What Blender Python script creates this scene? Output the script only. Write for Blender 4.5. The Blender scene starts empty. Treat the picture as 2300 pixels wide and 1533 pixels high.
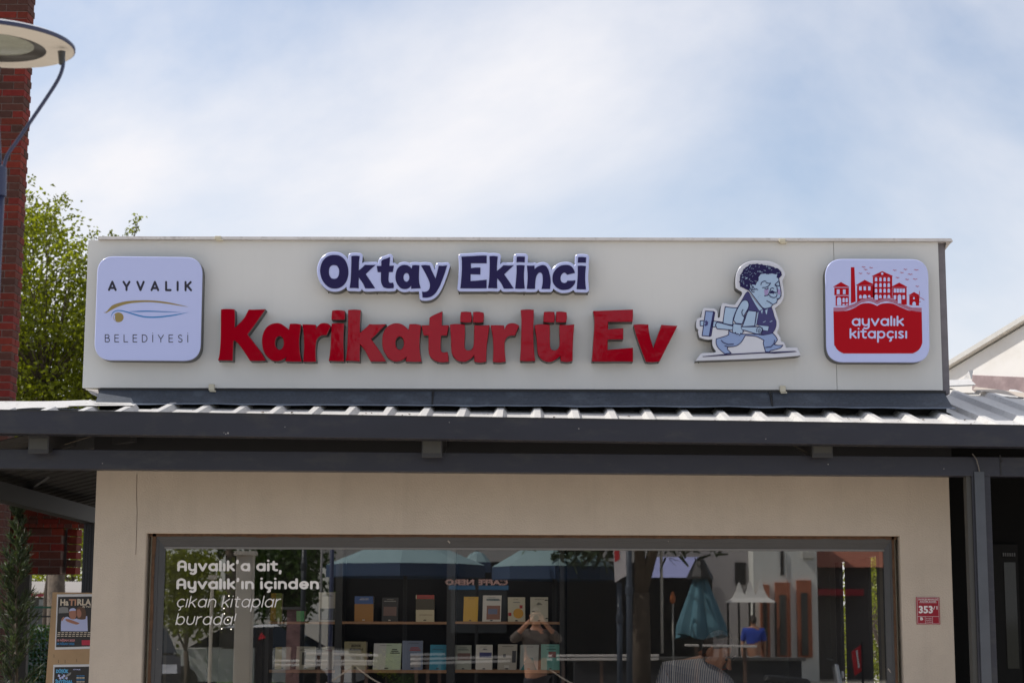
import bpy, math, random
import numpy as np
from mathutils import Vector, Matrix, noise as mnoise
from mathutils.geometry import delaunay_2d_cdt
R = math.radians
random.seed(7)
scene = bpy.context.scene
COL = scene.collection

# ------------------------------------------------------------------ camera
F = 4000.0                      # focal length in photo pixels (photo is 2300 x 1533)
CAMP = Vector((0.0, -12.05, 1.65))
PITCH, YAW, ROLL = math.atan(618.5 / F), math.atan(30.0 / F), 0.004
fwd = Vector((-math.sin(YAW) * math.cos(PITCH), math.cos(YAW) * math.cos(PITCH), math.sin(PITCH)))
rgt0 = fwd.cross(Vector((0, 0, 1))).normalized()
up0 = rgt0.cross(fwd).normalized()
rgt = rgt0 * math.cos(ROLL) + up0 * math.sin(ROLL)
upv = up0 * math.cos(ROLL) - rgt0 * math.sin(ROLL)
cam_d = bpy.data.cameras.new('camera')
cam_d.lens = 36.0 * F / 2300.0
cam_d.sensor_width = 36.0
cam_d.clip_start, cam_d.clip_end = 0.1, 3000
cam_d.dof.use_dof = True
cam_d.dof.focus_distance = 12.2
cam_d.dof.aperture_fstop = 4.5
cam = bpy.data.objects.new('camera', cam_d)
COL.objects.link(cam)
cam.matrix_world = Matrix(((rgt.x, upv.x, -fwd.x, CAMP.x), (rgt.y, upv.y, -fwd.y, CAMP.y), (rgt.z, upv.z, -fwd.z, CAMP.z), (0, 0, 0, 1)))
scene.camera = cam
scene.render.resolution_x, scene.render.resolution_y = 1024, 682

# ------------------------------------------------------------------ sky and sun
SUN = Vector((-0.62, 0.15, 0.78)).normalized()
world = bpy.data.worlds.new('World')
scene.world = world
world.use_nodes = True
wn, wl = world.node_tree.nodes, world.node_tree.links
wn.clear()
def N(t, **k):
    n = wn.new(t)
    for a, b in k.items():
        setattr(n, a, b)
    return n
sky = N('ShaderNodeTexSky', sky_type='NISHITA', sun_disc=False)
sky.sun_elevation = math.asin(SUN.z)
sky.sun_rotation = math.atan2(SUN.x, SUN.y)
sky.air_density, sky.dust_density, sky.ozone_density = 1.0, 1.2, 1.5
skys = N('ShaderNodeVectorMath', operation='SCALE')
skys.inputs['Scale'].default_value = 0.15
tc = N('ShaderNodeTexCoord')
mp = N('ShaderNodeMapping')
mp.inputs['Scale'].default_value = (1.0, 1.0, 1.9)
mp.inputs['Rotation'].default_value = (0, R(-20), 0)
mp.inputs['Location'].default_value = (-3.508, 5.627, -8.222)
n1 = N('ShaderNodeTexNoise')
n1.inputs['Scale'].default_value = 1.9
n1.inputs['Detail'].default_value = 7
n1.inputs['Roughness'].default_value = 0.56
n1.inputs['Distortion'].default_value = 0.5
rp = N('ShaderNodeValToRGB')
rp.color_ramp.elements[0].position = 0.385
rp.color_ramp.elements[0].color = (0.18, 0.18, 0.18, 1)
rp.color_ramp.elements[1].position = 0.66
rp.color_ramp.elements[1].color = (0.95, 0.95, 0.95, 1)
mx = N('ShaderNodeMix', data_type='RGBA')
mx.inputs['B'].default_value = (0.955, 0.945, 0.975, 1)
bg = N('ShaderNodeBackground')
out = N('ShaderNodeOutputWorld')
wl.new(sky.outputs[0], skys.inputs[0])
wl.new(tc.outputs['Generated'], mp.inputs[0])
wl.new(mp.outputs[0], n1.inputs['Vector'])
wl.new(n1.outputs['Fac'], rp.inputs[0])
wl.new(rp.outputs[0], mx.inputs['Factor'])
wl.new(skys.outputs[0], mx.inputs['A'])
wl.new(mx.outputs['Result'], bg.inputs[0])
wl.new(bg.outputs[0], out.inputs[0])
bg.inputs[1].default_value = 1.0
sd = bpy.data.lights.new('sun', 'SUN')
sd.energy, sd.angle, sd.color = 4.4, R(0.55), (1.0, 0.955, 0.89)
so = bpy.data.objects.new('sun', sd)
COL.objects.link(so)
so.rotation_euler = (-SUN).to_track_quat('-Z', 'Y').to_euler()
scene.view_settings.view_transform = 'Standard'
scene.view_settings.look = 'None'
scene.view_settings.exposure = 0.0
scene.view_settings.gamma = 1.0
scene.view_settings.use_curve_mapping = False
scene.cycles.max_bounces = 8
scene.cycles.diffuse_bounces = 4
scene.cycles.glossy_bounces = 4
scene.cycles.transparent_max_bounces = 12
scene.cycles.use_denoising = True

# ------------------------------------------------------------------ pixel -> world
def ray(px, py):
    return fwd * F + rgt * (px - 1150.0) - upv * (py - 766.5)
def at(px, py, Y=0.0):
    d = ray(px, py)
    return CAMP + d * ((Y - CAMP.y) / d.y)
def atX(px, py, X):
    d = ray(px, py)
    return CAMP + d * ((X - CAMP.x) / d.x)
GLASS_Y = 0.10
def refl(px, py, V):
    """real place of something seen mirrored in the window, V metres behind the glass plane"""
    p = at(px, py, V)
    return Vector((p.x, 2 * GLASS_Y - V, p.z))

# ------------------------------------------------------------------ materials
MATS = {}
def mat(name, col, rough=0.6, metal=0.0, var=0.0, vscale=6.0, bump=0.0, bscale=80.0, spec=0.5, island=0.0,
        obj_rand=0.0, coat=0.0, transl=0.0, dirt=None, dirt_scale=2.5, stretch=None, streak=0.0, streak_scale=(9, 9, .5)):
    if name in MATS:
        return MATS[name]
    m = bpy.data.materials.new(name)
    m.use_nodes = True
    nt = m.node_tree
    b = nt.nodes['Principled BSDF']
    b.inputs['Base Color'].default_value = (*col, 1)
    b.inputs['Roughness'].default_value = rough
    b.inputs['Metallic'].default_value = metal
    b.inputs['Specular IOR Level'].default_value = spec
    b.inputs['Coat Weight'].default_value = coat
    b.inputs['Coat Roughness'].default_value = 0.04
    cur = None
    def node(t, **k):
        n = nt.nodes.new(t)
        for a, v in k.items():
            setattr(n, a, v)
        return n
    tcn = node('ShaderNodeTexCoord')
    vec = tcn.outputs['Object']
    if stretch:
        mpn = node('ShaderNodeMapping')
        mpn.inputs['Scale'].default_value = stretch
        nt.links.new(vec, mpn.inputs[0])
        vec = mpn.outputs[0]
    def rgbmul(fac_out, lo, hi, prev):
        mr = node('ShaderNodeMapRange')
        mr.inputs['To Min'].default_value = lo
        mr.inputs['To Max'].default_value = hi
        nt.links.new(fac_out, mr.inputs['Value'])
        vm = node('ShaderNodeVectorMath', operation='SCALE')
        if prev is None:
            vm.inputs[0].default_value = col
        else:
            nt.links.new(prev, vm.inputs[0])
        nt.links.new(mr.outputs[0], vm.inputs['Scale'])
        return vm.outputs[0]
    if var > 0:
        n = node('ShaderNodeTexNoise')
        n.inputs['Scale'].default_value = vscale
        n.inputs['Detail'].default_value = 6
        n.inputs['Roughness'].default_value = 0.65
        nt.links.new(vec, n.inputs['Vector'])
        mr0 = node('ShaderNodeMapRange')
        mr0.inputs['From Min'].default_value = 0.3
        mr0.inputs['From Max'].default_value = 0.7
        nt.links.new(n.outputs['Fac'], mr0.inputs['Value'])
        cur = rgbmul(mr0.outputs[0], 1 - var, 1 + var, cur)
    if island > 0:
        g = node('ShaderNodeNewGeometry')
        cur = rgbmul(g.outputs['Random Per Island'], 1 - island, 1 + island, cur)
    if obj_rand > 0:
        g = node('ShaderNodeObjectInfo')
        cur = rgbmul(g.outputs['Random'], 1 - obj_rand, 1 + obj_rand, cur)
    if streak > 0:
        mps = node('ShaderNodeMapping')
        mps.inputs['Scale'].default_value = streak_scale
        nt.links.new(tcn.outputs['Object'], mps.inputs[0])
        ns = node('ShaderNodeTexNoise')
        ns.inputs['Scale'].default_value = 1.0
        ns.inputs['Detail'].default_value = 9
        ns.inputs['Roughness'].default_value = 0.72
        nt.links.new(mps.outputs[0], ns.inputs['Vector'])
        mrs = node('ShaderNodeMapRange')
        mrs.inputs['From Min'].default_value = 0.5
        mrs.inputs['From Max'].default_value = 0.8
        nt.links.new(ns.outputs['Fac'], mrs.inputs['Value'])
        cur = rgbmul(mrs.outputs[0], 1.0, 1 - streak, cur)
    if dirt:
        n = node('ShaderNodeTexNoise')
        n.inputs['Scale'].default_value = dirt_scale
        n.inputs['Detail'].default_value = 8
        n.inputs['Roughness'].default_value = 0.7
        nt.links.new(vec, n.inputs['Vector'])
        r = node('ShaderNodeValToRGB')
        r.color_ramp.elements[0].position = 0.52
        r.color_ramp.elements[1].position = 0.72
        nt.links.new(n.outputs['Fac'], r.inputs[0])
        mm = node('ShaderNodeMix', data_type='RGBA')
        nt.links.new(r.outputs[0], mm.inputs['Factor'])
        if cur is None:
            mm.inputs['A'].default_value = (*col, 1)
        else:
            nt.links.new(cur, mm.inputs['A'])
        mm.inputs['B'].default_value = (*dirt, 1)
        cur = mm.outputs['Result']
    if cur is not None:
        nt.links.new(cur, b.inputs['Base Color'])
    if bump > 0:
        n = node('ShaderNodeTexNoise')
        n.inputs['Scale'].default_value = bscale
        n.inputs['Detail'].default_value = 5
        nt.links.new(vec, n.inputs['Vector'])
        bp = node('ShaderNodeBump')
        bp.inputs['Strength'].default_value = 1.0
        bp.inputs['Distance'].default_value = bump
        nt.links.new(n.outputs['Fac'], bp.inputs['Height'])
        nt.links.new(bp.outputs[0], b.inputs['Normal'])
    if transl > 0:
        tr = node('ShaderNodeBsdfTranslucent')
        if cur is not None:
            vm = node('ShaderNodeVectorMath', operation='MULTIPLY')
            nt.links.new(cur, vm.inputs[0])
            vm.inputs[1].default_value = (1.5, 1.5, 0.7)
            nt.links.new(vm.outputs[0], tr.inputs[0])
        else:
            tr.inputs[0].default_value = (*col, 1)
        ms = node('ShaderNodeMixShader')
        ms.inputs[0].default_value = transl
        nt.links.new(b.outputs[0], ms.inputs[1])
        nt.links.new(tr.outputs[0], ms.inputs[2])
        nt.links.new(ms.outputs[0], nt.nodes['Material Output'].inputs['Surface'])
    MATS[name] = m
    return m

def glass_mat(name, refl_f, tint=(1, 1, 1)):
    m = bpy.data.materials.new(name)
    m.use_nodes = True
    nt = m.node_tree
    nt.nodes.clear()
    o = nt.nodes.new('ShaderNodeOutputMaterial')
    ms = nt.nodes.new('ShaderNodeMixShader')
    tr = nt.nodes.new('ShaderNodeBsdfTransparent')
    tr.inputs[0].default_value = (*tint, 1)
    gl = nt.nodes.new('ShaderNodeBsdfGlossy')
    gl.inputs['Roughness'].default_value = 0.0
    gl.inputs['Color'].default_value = (1, 1, 1, 1)
    lw = nt.nodes.new('ShaderNodeFresnel')
    lw.inputs['IOR'].default_value = 1.5
    mu = nt.nodes.new('ShaderNodeMath')
    mu.operation = 'MULTIPLY'
    mu.inputs[1].default_value = refl_f / 0.04
    mu.use_clamp = True
    nt.links.new(lw.outputs[0], mu.inputs[0])
    nt.links.new(mu.outputs[0], ms.inputs[0])
    nt.links.new(tr.outputs[0], ms.inputs[1])
    nt.links.new(gl.outputs[0], ms.inputs[2])
    nt.links.new(ms.outputs[0], o.inputs[0])
    return m

# ------------------------------------------------------------------ objects
ORG = {}
def thing(name, label, cat, loc=(0, 0, 0), group=None, kind=None):
    o = bpy.data.objects.new(name, None)
    COL.objects.link(o)
    o.location = loc
    ORG[o.name] = Vector(loc)
    o.empty_display_size = 0.1
    o['label'] = label
    o['category'] = cat
    if group:
        o['group'] = group
    if kind:
        o['kind'] = kind
    return o
def tag(o, label=None, cat=None, group=None, kind=None):
    if label: o['label'] = label
    if cat: o['category'] = cat
    if group: o['group'] = group
    if kind: o['kind'] = kind
    return o
def attach(o, parent):
    COL.objects.link(o)
    if parent is not None:
        o.parent = parent
        o.location = Vector(o.location) - ORG.get(parent.name, Vector((0, 0, 0)))
    ORG[o.name] = (ORG.get(parent.name, Vector((0, 0, 0))) if parent is not None else Vector((0, 0, 0))) + Vector(o.location)
    return o

class MB:
    """collects geometry, build() links it as one mesh object"""
    def __init__(self):
        self.v, self.f, self.m = [], [], []
    def face(self, pts, mi=0):
        n = len(self.v)
        self.v += [tuple(p) for p in pts]
        self.f.append(tuple(range(n, n + len(pts))))
        self.m.append(mi)
        return self
    def box(self, x0, x1, y0, y1, z0, z1, mi=0):
        n = len(self.v)
        self.v += [(x0, y0, z0), (x1, y0, z0), (x1, y1, z0), (x0, y1, z0), (x0, y0, z1), (x1, y0, z1), (x1, y1, z1), (x0, y1, z1)]
        for q in ((0, 3, 2, 1), (4, 5, 6, 7), (0, 1, 5, 4), (1, 2, 6, 5), (2, 3, 7, 6), (3, 0, 4, 7)):
            self.f.append(tuple(n + i for i in q))
            self.m.append(mi)
        return self
    def hexa(self, p, mi=0):
        """8 points: bottom ring then top ring"""
        n = len(self.v)
        self.v += [tuple(a) for a in p]
        for q in ((0, 3, 2, 1), (4, 5, 6, 7), (0, 1, 5, 4), (1, 2, 6, 5), (2, 3, 7, 6), (3, 0, 4, 7)):
            self.f.append(tuple(n + i for i in q))
            self.m.append(mi)
        return self
    def beam(self, a, b, w, h, up=(0, 0, 1), mi=0):
        a, b = Vector(a), Vector(b)
        d = (b - a).normalized()
        u = Vector(up)
        s = d.cross(u).normalized() * (w / 2)
        u = s.cross(d).normalized() * (h / 2)
        return self.hexa([a - s - u, a + s - u, b + s - u, b - s - u, a - s + u, a + s + u, b + s + u, b - s + u], mi)
    def tube(self, path, rad, seg=10, cap=True, mi=0):
        path = [Vector(p) for p in path]
        rads = rad if isinstance(rad, (list, tuple)) else [rad] * len(path)
        n0 = len(self.v)
        prev = None
        for i, p in enumerate(path):
            d = (path[min(i + 1, len(path) - 1)] - path[max(i - 1, 0)]).normalized()
            if prev is None:
                ref = Vector((0, 0, 1)) if abs(d.z) < 0.9 else Vector((1, 0, 0))
                s = d.cross(ref).normalized()
            else:
                s = (prev - d * prev.dot(d)).normalized()
            prev = s
            t = d.cross(s)
            for k in range(seg):
                a = 2 * math.pi * k / seg
                self.v.append(tuple(p + (s * math.cos(a) + t * math.sin(a)) * rads[i]))
        for i in range(len(path) - 1):
            for k in range(seg):
                a, b = n0 + i * seg + k, n0 + i * seg + (k + 1) % seg
                self.f.append((a, b, b + seg, a + seg))
                self.m.append(mi)
        if cap:
            self.f.append(tuple(n0 + k for k in range(seg))[::-1]); self.m.append(mi)
            e = n0 + (len(path) - 1) * seg
            self.f.append(tuple(e + k for k in range(seg))); self.m.append(mi)
        return self
    def lathe(self, c, prof, seg=32, mi=0, axis=None):
        """prof: list of (radius, height) along axis through c"""
        c = Vector(c)
        ax = Vector(axis or (0, 0, 1)).normalized()
        s = ax.cross(Vector((0, 1, 0.01))).normalized()
        t = ax.cross(s)
        n0 = len(self.v)
        for (r, h) in prof:
            for k in range(seg):
                a = 2 * math.pi * k / seg
                self.v.append(tuple(c + ax * h + (s * math.cos(a) + t * math.sin(a)) * max(r, 1e-4)))
        for i in range(len(prof) - 1):
            for k in range(seg):
                a, b = n0 + i * seg + k, n0 + i * seg + (k + 1) % seg
                self.f.append((a, b, b + seg, a + seg))
                self.m.append(mi)
        return self
    def build(self, name, mats, parent=None, smooth=False, loc=None):
        me = bpy.data.meshes.new(name)
        me.from_pydata(self.v, [], self.f)
        if not isinstance(mats, (list, tuple)):
            mats = [mats]
        for m in mats:
            me.materials.append(m)
        me.polygons.foreach_set('material_index', self.m)
        if smooth:
            me.polygons.foreach_set('use_smooth', [True] * len(self.f))
        me.update()
        o = bpy.data.objects.new(name, me)
        if loc is not None:
            o.location = loc
        return attach(o, parent)
def smooth_by_angle(o, ang=40):
    me = o.data
    me.polygons.foreach_set('use_smooth', [True] * len(me.polygons))
    try:
        me.set_sharp_from_angle(angle=R(ang))
    except Exception:
        pass
def bevel(o, w=0.004, seg=2, ang=30):
    md = o.modifiers.new('bevel', 'BEVEL')
    md.width, md.segments, md.limit_method, md.angle_limit = w, seg, 'ANGLE', R(ang)
    md.harden_normals = False
    return o
def struct(name, mb, m):
    return tag(mb.build(name, m), kind='structure')

# ------------------------------------------------------------------ outlines
def smooth_loop(pts, sub=4, corner=38):
    """Catmull-Rom through the points, kept sharp where the outline turns more than `corner` degrees"""
    P = [Vector(p) for p in pts]
    n = len(P)
    sharp = []
    for i in range(n):
        a, b = P[i] - P[i - 1], P[(i + 1) % n] - P[i]
        sharp.append(a.length < 1e-6 or b.length < 1e-6 or math.degrees(a.angle(b)) > corner)
    res = []
    for i in range(n):
        p0, p1, p2, p3 = P[i - 1], P[i], P[(i + 1) % n], P[(i + 2) % n]
        if sharp[i]: p0 = p1
        if sharp[(i + 1) % n]: p3 = p2
        if sharp[i] and sharp[(i + 1) % n]:
            res.append(p1)
            continue
        for k in range(sub):
            t = k / sub
            res.append(0.5 * ((2 * p1) + (p2 - p0) * t + (2 * p0 - 5 * p1 + 4 * p2 - p3) * t * t + (3 * p1 - p0 - 3 * p2 + p3) * t ** 3))
    return [(q.x, q.y) for q in res]
def ell(cx, cy, rx, ry, n=24, a0=0.0):
    return [(cx + rx * math.cos(a0 + 2 * math.pi * k / n), cy + ry * math.sin(a0 + 2 * math.pi * k / n)) for k in range(n)]
def area(l):
    return 0.5 * sum(l[i][0] * l[(i + 1) % len(l)][1] - l[(i + 1) % len(l)][0] * l[i][1] for i in range(len(l)))
def inside(p, l):
    x, y, c = p[0], p[1], False
    j = len(l) - 1
    for i in range(len(l)):
        if (l[i][1] > y) != (l[j][1] > y) and x < (l[j][0] - l[i][0]) * (y - l[i][1]) / (l[j][1] - l[i][1]) + l[i][0]:
            c = not c
        j = i
    return c
def nest(loops):
    """[(outer, [holes])] from a flat list of loops, even-odd"""
    loops = [l for l in loops if len(l) > 2 and abs(area(l)) > 1e-9]
    depth = [sum(1 for k, o in enumerate(loops) if k != i and inside(l[0], o)) for i, l in enumerate(loops)]
    res = []
    for i, l in enumerate(loops):
        if depth[i] % 2 == 0:
            res.append((l, [loops[k] for k in range(len(loops)) if depth[k] == depth[i] + 1 and inside(loops[k][0], l)]))
    return res
def inset(l, d):
    n = len(l)
    sg = 1 if area(l) > 0 else -1
    r = []
    for i in range(n):
        a, b, c = Vector(l[i - 1]), Vector(l[i]), Vector(l[(i + 1) % n])
        e1, e2 = (b - a), (c - b)
        if e1.length < 1e-9 or e2.length < 1e-9:
            r.append(l[i]); continue
        n1 = Vector((-e1.y, e1.x)).normalized() * sg
        n2 = Vector((-e2.y, e2.x)).normalized() * sg
        m = n1 + n2
        k = d / max(0.35, (1 + n1.dot(n2)) / 2) / 2
        r.append((b.x + m.x * k, b.y + m.y * k))
    return r
def slab(name, loops, Y, depth, mats, parent, cham=0.0, pix=True, mb=None, mi=(0, 1)):
    """upright plate: outlines (photo pixels at plane Y, or X/Z metres), front face at Y, body going back by depth.
    mats = [face, side]"""
    own = mb is None
    if own:
        mb = MB()
    if pix:
        loops = [[(lambda q: (q.x, q.z))(at(p[0], p[1], Y)) for p in l] for l in loops]
    for outer, holes in nest(loops):
        rings = [outer] + holes
        fr = []
        for q, l in enumerate(rings):
            fr.append(inset(l, cham if q == 0 else -cham) if cham > 0 else l)
        flat0 = [p for l in fr for p in l]
        edges, k0 = [], 0
        for l in fr:
            edges += [(k0 + i, k0 + (i + 1) % len(l)) for i in range(len(l))]
            k0 += len(l)
        cd = delaunay_2d_cdt([Vector(p) for p in flat0], edges, [], 1, 1e-7)
        flat = [(p.x, p.y) for p in cd[0]]
        tris = []
        for t in cd[2]:
            c_ = (sum(flat[i][0] for i in t) / 3, sum(flat[i][1] for i in t) / 3)
            if inside(c_, fr[0]) and not any(inside(c_, h_) for h_ in fr[1:]):
                tris.append(tuple(t))
        n0 = len(mb.v)
        mb.v += [(p[0], Y, p[1]) for p in flat]
        for t in tris:
            a, b, c = (flat[i] for i in t)
            if (b[0] - a[0]) * (c[1] - a[1]) - (b[1] - a[1]) * (c[0] - a[0]) < 0:
                t = t[::-1]
            mb.f.append(tuple(n0 + i for i in t))
            mb.m.append(mi[0])
        if depth > 0:
            for l, g, q in zip(rings, fr, range(len(rings))):
                n = len(l)
                want = 1 if q == 0 else -1
                if (area(l) > 0) != (want > 0):
                    l, g = l[::-1], g[::-1]
                b0 = len(mb.v)
                mb.v += [(p[0], Y, p[1]) for p in g]
                c0 = len(mb.v)
                mb.v += [(p[0], Y + cham, p[1]) for p in l]
                d0 = len(mb.v)
                mb.v += [(p[0], Y + depth, p[1]) for p in l]
                for i in range(n):
                    j = (i + 1) % n
                    if cham > 0:
                        mb.f.append((b0 + j, b0 + i, c0 + i, c0 + j)); mb.m.append(mi[0])
                    mb.f.append((c0 + j, c0 + i, d0 + i, d0 + j)); mb.m.append(mi[1])
    if own:
        return mb.build(name, mats, parent)
    return mb
def contour(field, x0, y0, st):
    """marching squares on field<0 inside; returns closed loops"""
    H, W = field.shape
    segs = {}
    ins = field < 0
    code = ins[:-1, :-1] * 1 + ins[:-1, 1:] * 2 + ins[1:, 1:] * 4 + ins[1:, :-1] * 8
    ys, xs = np.nonzero((code > 0) & (code < 15))
    def pt(a, b):
        fa, fb = field[a[1], a[0]], field[b[1], b[0]]
        t = fa / (fa - fb)
        return (x0 + st * (a[0] + (b[0] - a[0]) * t), y0 + st * (a[1] + (b[1] - a[1]) * t))
    T = {1: ((3, 0),), 2: ((0, 1),), 3: ((3, 1),), 4: ((1, 2),), 5: ((3, 0), (1, 2)), 6: ((0, 2),), 7: ((3, 2),), 8: ((2, 3),),
         9: ((2, 0),), 10: ((0, 1), (2, 3)), 11: ((2, 1),), 12: ((1, 3),), 13: ((1, 0),), 14: ((0, 3),)}
    pts = {}
    for y, x in zip(ys.tolist(), xs.tolist()):
        E = (((x, y), (x + 1, y)), ((x + 1, y), (x + 1, y + 1)), ((x, y + 1), (x + 1, y + 1)), ((x, y), (x, y + 1)))
        for a, b in T[int(code[y, x])]:
            ka, kb = E[a], E[b]
            for k in (ka, kb):
                if k not in pts:
                    pts[k] = pt(*k)
            segs[ka] = kb
    loops = []
    while segs:
        k0, k = next(iter(segs.items()))
        l = [k0]
        del segs[k0]
        while k != k0 and k in segs:
            l.append(k)
            k = segs.pop(k)
        if len(l) > 3:
            q = [pts[i] for i in l]
            # drop nearly collinear points
            r = []
            for i in range(len(q)):
                a, b, c = q[i - 1], q[i], q[(i + 1) % len(q)]
                if abs((b[0] - a[0]) * (c[1] - b[1]) - (b[1] - a[1]) * (c[0] - b[0])) > 1e-3 * st * st or i % 4 == 0:
                    r.append(b)
            if len(r) > 3:
                loops.append(r)
    return loops
def segdist(X, Y, segs):
    d = np.full(X.shape, 1e9)
    for (ax, ay, bx, by) in segs:
        vx, vy = bx - ax, by - ay
        L = vx * vx + vy * vy + 1e-12
        t = np.clip(((X - ax) * vx + (Y - ay) * vy) / L, 0, 1)
        d = np.minimum(d, (X - ax - t * vx) ** 2 + (Y - ay - t * vy) ** 2)
    return np.sqrt(d)
def stroke_loops(lines, w, st=None):
    """outline of polylines drawn with a round pen of width w"""
    segs = []
    for l in lines:
        if len(l) == 1:
            segs.append((*l[0], *l[0]))
        for i in range(len(l) - 1):
            segs.append((*l[i], *l[i + 1]))
    xs = [s[0] for s in segs] + [s[2] for s in segs]
    ys = [s[1] for s in segs] + [s[3] for s in segs]
    st = st or w / 4
    x0, y0 = min(xs) - w, min(ys) - w
    nx, ny = int((max(xs) + w - x0) / st) + 2, int((max(ys) + w - y0) / st) + 2
    X, Y = np.meshgrid(x0 + st * np.arange(nx), y0 + st * np.arange(ny))
    return contour(segdist(X, Y, segs) - w / 2, x0, y0, st)
def arc(cx, cy, rx, ry, a0, a1, n=14):
    return [(cx + rx * math.cos(R(a0 + (a1 - a0) * k / n)), cy + ry * math.sin(R(a0 + (a1 - a0) * k / n))) for k in range(n + 1)]

# stroke font: lower case has x-height 1, capitals have height 1 (y up)
def glyph(ch, w):
    h = w / 2
    r = 0.5 - h
    A = 1.32 - h
    lo, hi = h, 1 - h
    o = [arc(.5, .5, r, r, 0, 360, 24)]
    if ch == 'a': return o + [[(1 - h, lo), (1 - h, hi)]], 1.0
    if ch == 'b': return o + [[(h, lo), (h, A)]], 1.0
    if ch == 'd': return o + [[(1 - h, lo), (1 - h, A)]], 1.0
    if ch == 'p': return o + [[(h, -.42), (h, hi)]], 1.0
    if ch in 'cç':
        g = [arc(.5, .5, r, r, 48, 312, 20)]
        if ch == 'ç': g += [[(.52, lo - .02), (.55, -.2), (.42, -.3)]]
        return g, .88
    if ch == 'e': return [arc(.5, .5, r, r, 0, 318, 22), [(lo, .5), (hi, .5)]], .98
    if ch == 'ı': return [[(h, lo), (h, hi)]], w
    if ch == 'i': return [[(h, lo), (h, hi)], [(h, 1.27)]], w
    if ch == 'l': return [[(h, lo), (h, A)]], w
    if ch == 'k': return [[(h, lo), (h, A)], [(.82 - h, hi), (h, .42)], [(.3, .6), (.86 - h, lo)]], .84
    if ch == 'n': return [[(h, lo), (h, hi)], arc(.46, 1 - .46, .46 - h, .46 - h, 180, 0, 14) + [(.92 - h, lo)]], .92
    if ch == 'u': return [[(h, hi)] + arc(.46, .46, .46 - h, .46 - h, 180, 360, 14) + [(.92 - h, hi)]], .92
    if ch == 'y': return [[(h, hi)] + arc(.46, .46, .46 - h, .46 - h, 180, 360, 14), [(.92 - h, hi)] + arc(.5, -.02, .42 - h, .4 - h, 0, -130, 10)], .92
    if ch == 'r': return [[(h, lo), (h, hi)], arc(.5, .5, .5 - h, .5 - h, 165, 85, 8)], .58
    if ch == 't': return [[(.3, 1.26 - h), (.3, .38)] + arc(.55, .33, .25, .33 - h, 180, 290, 8), [(.05, hi), (.62, hi)]], .7
    if ch == 's': return [arc(.38, .73, .3 - h * .6, .27 - h, 40, 250, 10) + arc(.36, .27, .32 - h * .6, .27 - h, 70, -150, 10)], .74
    if ch == 'v': return [[(h * .8, hi), (.47, lo), (.94 - h * .8, hi)]], .94
    if ch == ',': return [[(h * 1.2, .02), (h, -.22)]], w * 1.3
    if ch == '’': return [[(h * 1.2, 1.25), (h, 1.0)]], w * 1.3
    if ch == '!': return [[(h, .5), (h, A)], [(h, lo)]], w
    # capitals
    if ch == 'Â': return [[(h, lo), (h, .85)] + arc(.5, .84, .5 - h, .48 - h, 180, 0, 14) + [(1 - h, lo)], [(h, .55), (1 - h, .55)]], 1.0
    if ch == 'A': return [[(h, lo), (.46, hi), (.92 - h, lo)], [(.22, .3), (.7, .3)]], .92
    if ch == 'Y': return [[(h, hi), (.42, .42), (.84 - h, hi)], [(.42, .42), (.42, lo)]], .84
    if ch == 'V': return [[(h, hi), (.44, lo), (.88 - h, hi)]], .88
    if ch == 'L': return [[(h, hi), (h, lo), (.58, lo)]], .6
    if ch == 'I': return [[(h, hi), (h, lo)]], w
    if ch == 'İ': return [[(h, hi), (h, lo)], [(h, 1.2)]], w
    if ch == 'K': return [[(h, hi), (h, lo)], [(.76 - h, hi), (h, .38)], [(.28, .56), (.8 - h, lo)]], .78
    if ch == 'B': return [[(.4, lo), (h, lo), (h, hi), (.38, hi)] + arc(.38, .76, .24 - h * .5, .24 - h * .7, 90, -90, 8) + [(h, .53)], [(.38, .53)] + arc(.4, .27, .28 - h * .5, .27 - h * .7, 90, -90, 8)], .68
    if ch == 'E': return [[(.6, lo), (h, lo), (h, hi), (.58, hi)], [(h, .52), (.54, .52)]], .62
    if ch == 'D': return [[(.3, lo), (h, lo), (h, hi), (.3, hi)] + arc(.3, .5, .48 - h, .5 - h, 90, -90, 14)], .8
    if ch == 'S': return [arc(.34, .74, .27 - h * .5, .26 - h, 30, 255, 12) + arc(.34, .26, .3 - h * .5, .26 - h, 75, -150, 12)], .68
    return [], .45
GC = {}
def text_loops(s, x0, x1, base, xh, w, gap=.16, shear=0.0, track=None):
    """stroke-font text from x0 to x1 (photo pixels), baseline y, height of one unit xh in pixels"""
    items, x = [], 0.0
    for c in s:
        if c == ' ':
            x += .5
            continue
        if (c, w) not in GC:
            ls, adv = glyph(c, w)
            GC[(c, w)] = (stroke_loops(ls, w, w / 5 if w > .12 else w / 4), adv)
        lp, adv = GC[(c, w)]
        items.append((lp, x))
        x += adv + gap
    tot = x - gap
    k = (x1 - x0) / tot
    res = []
    for lp, ox in items:
        for l in lp:
            res.append([(x0 + (p[0] + ox) * k + shear * p[1] * xh, base - p[1] * xh) for p in l])
    return res
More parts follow.
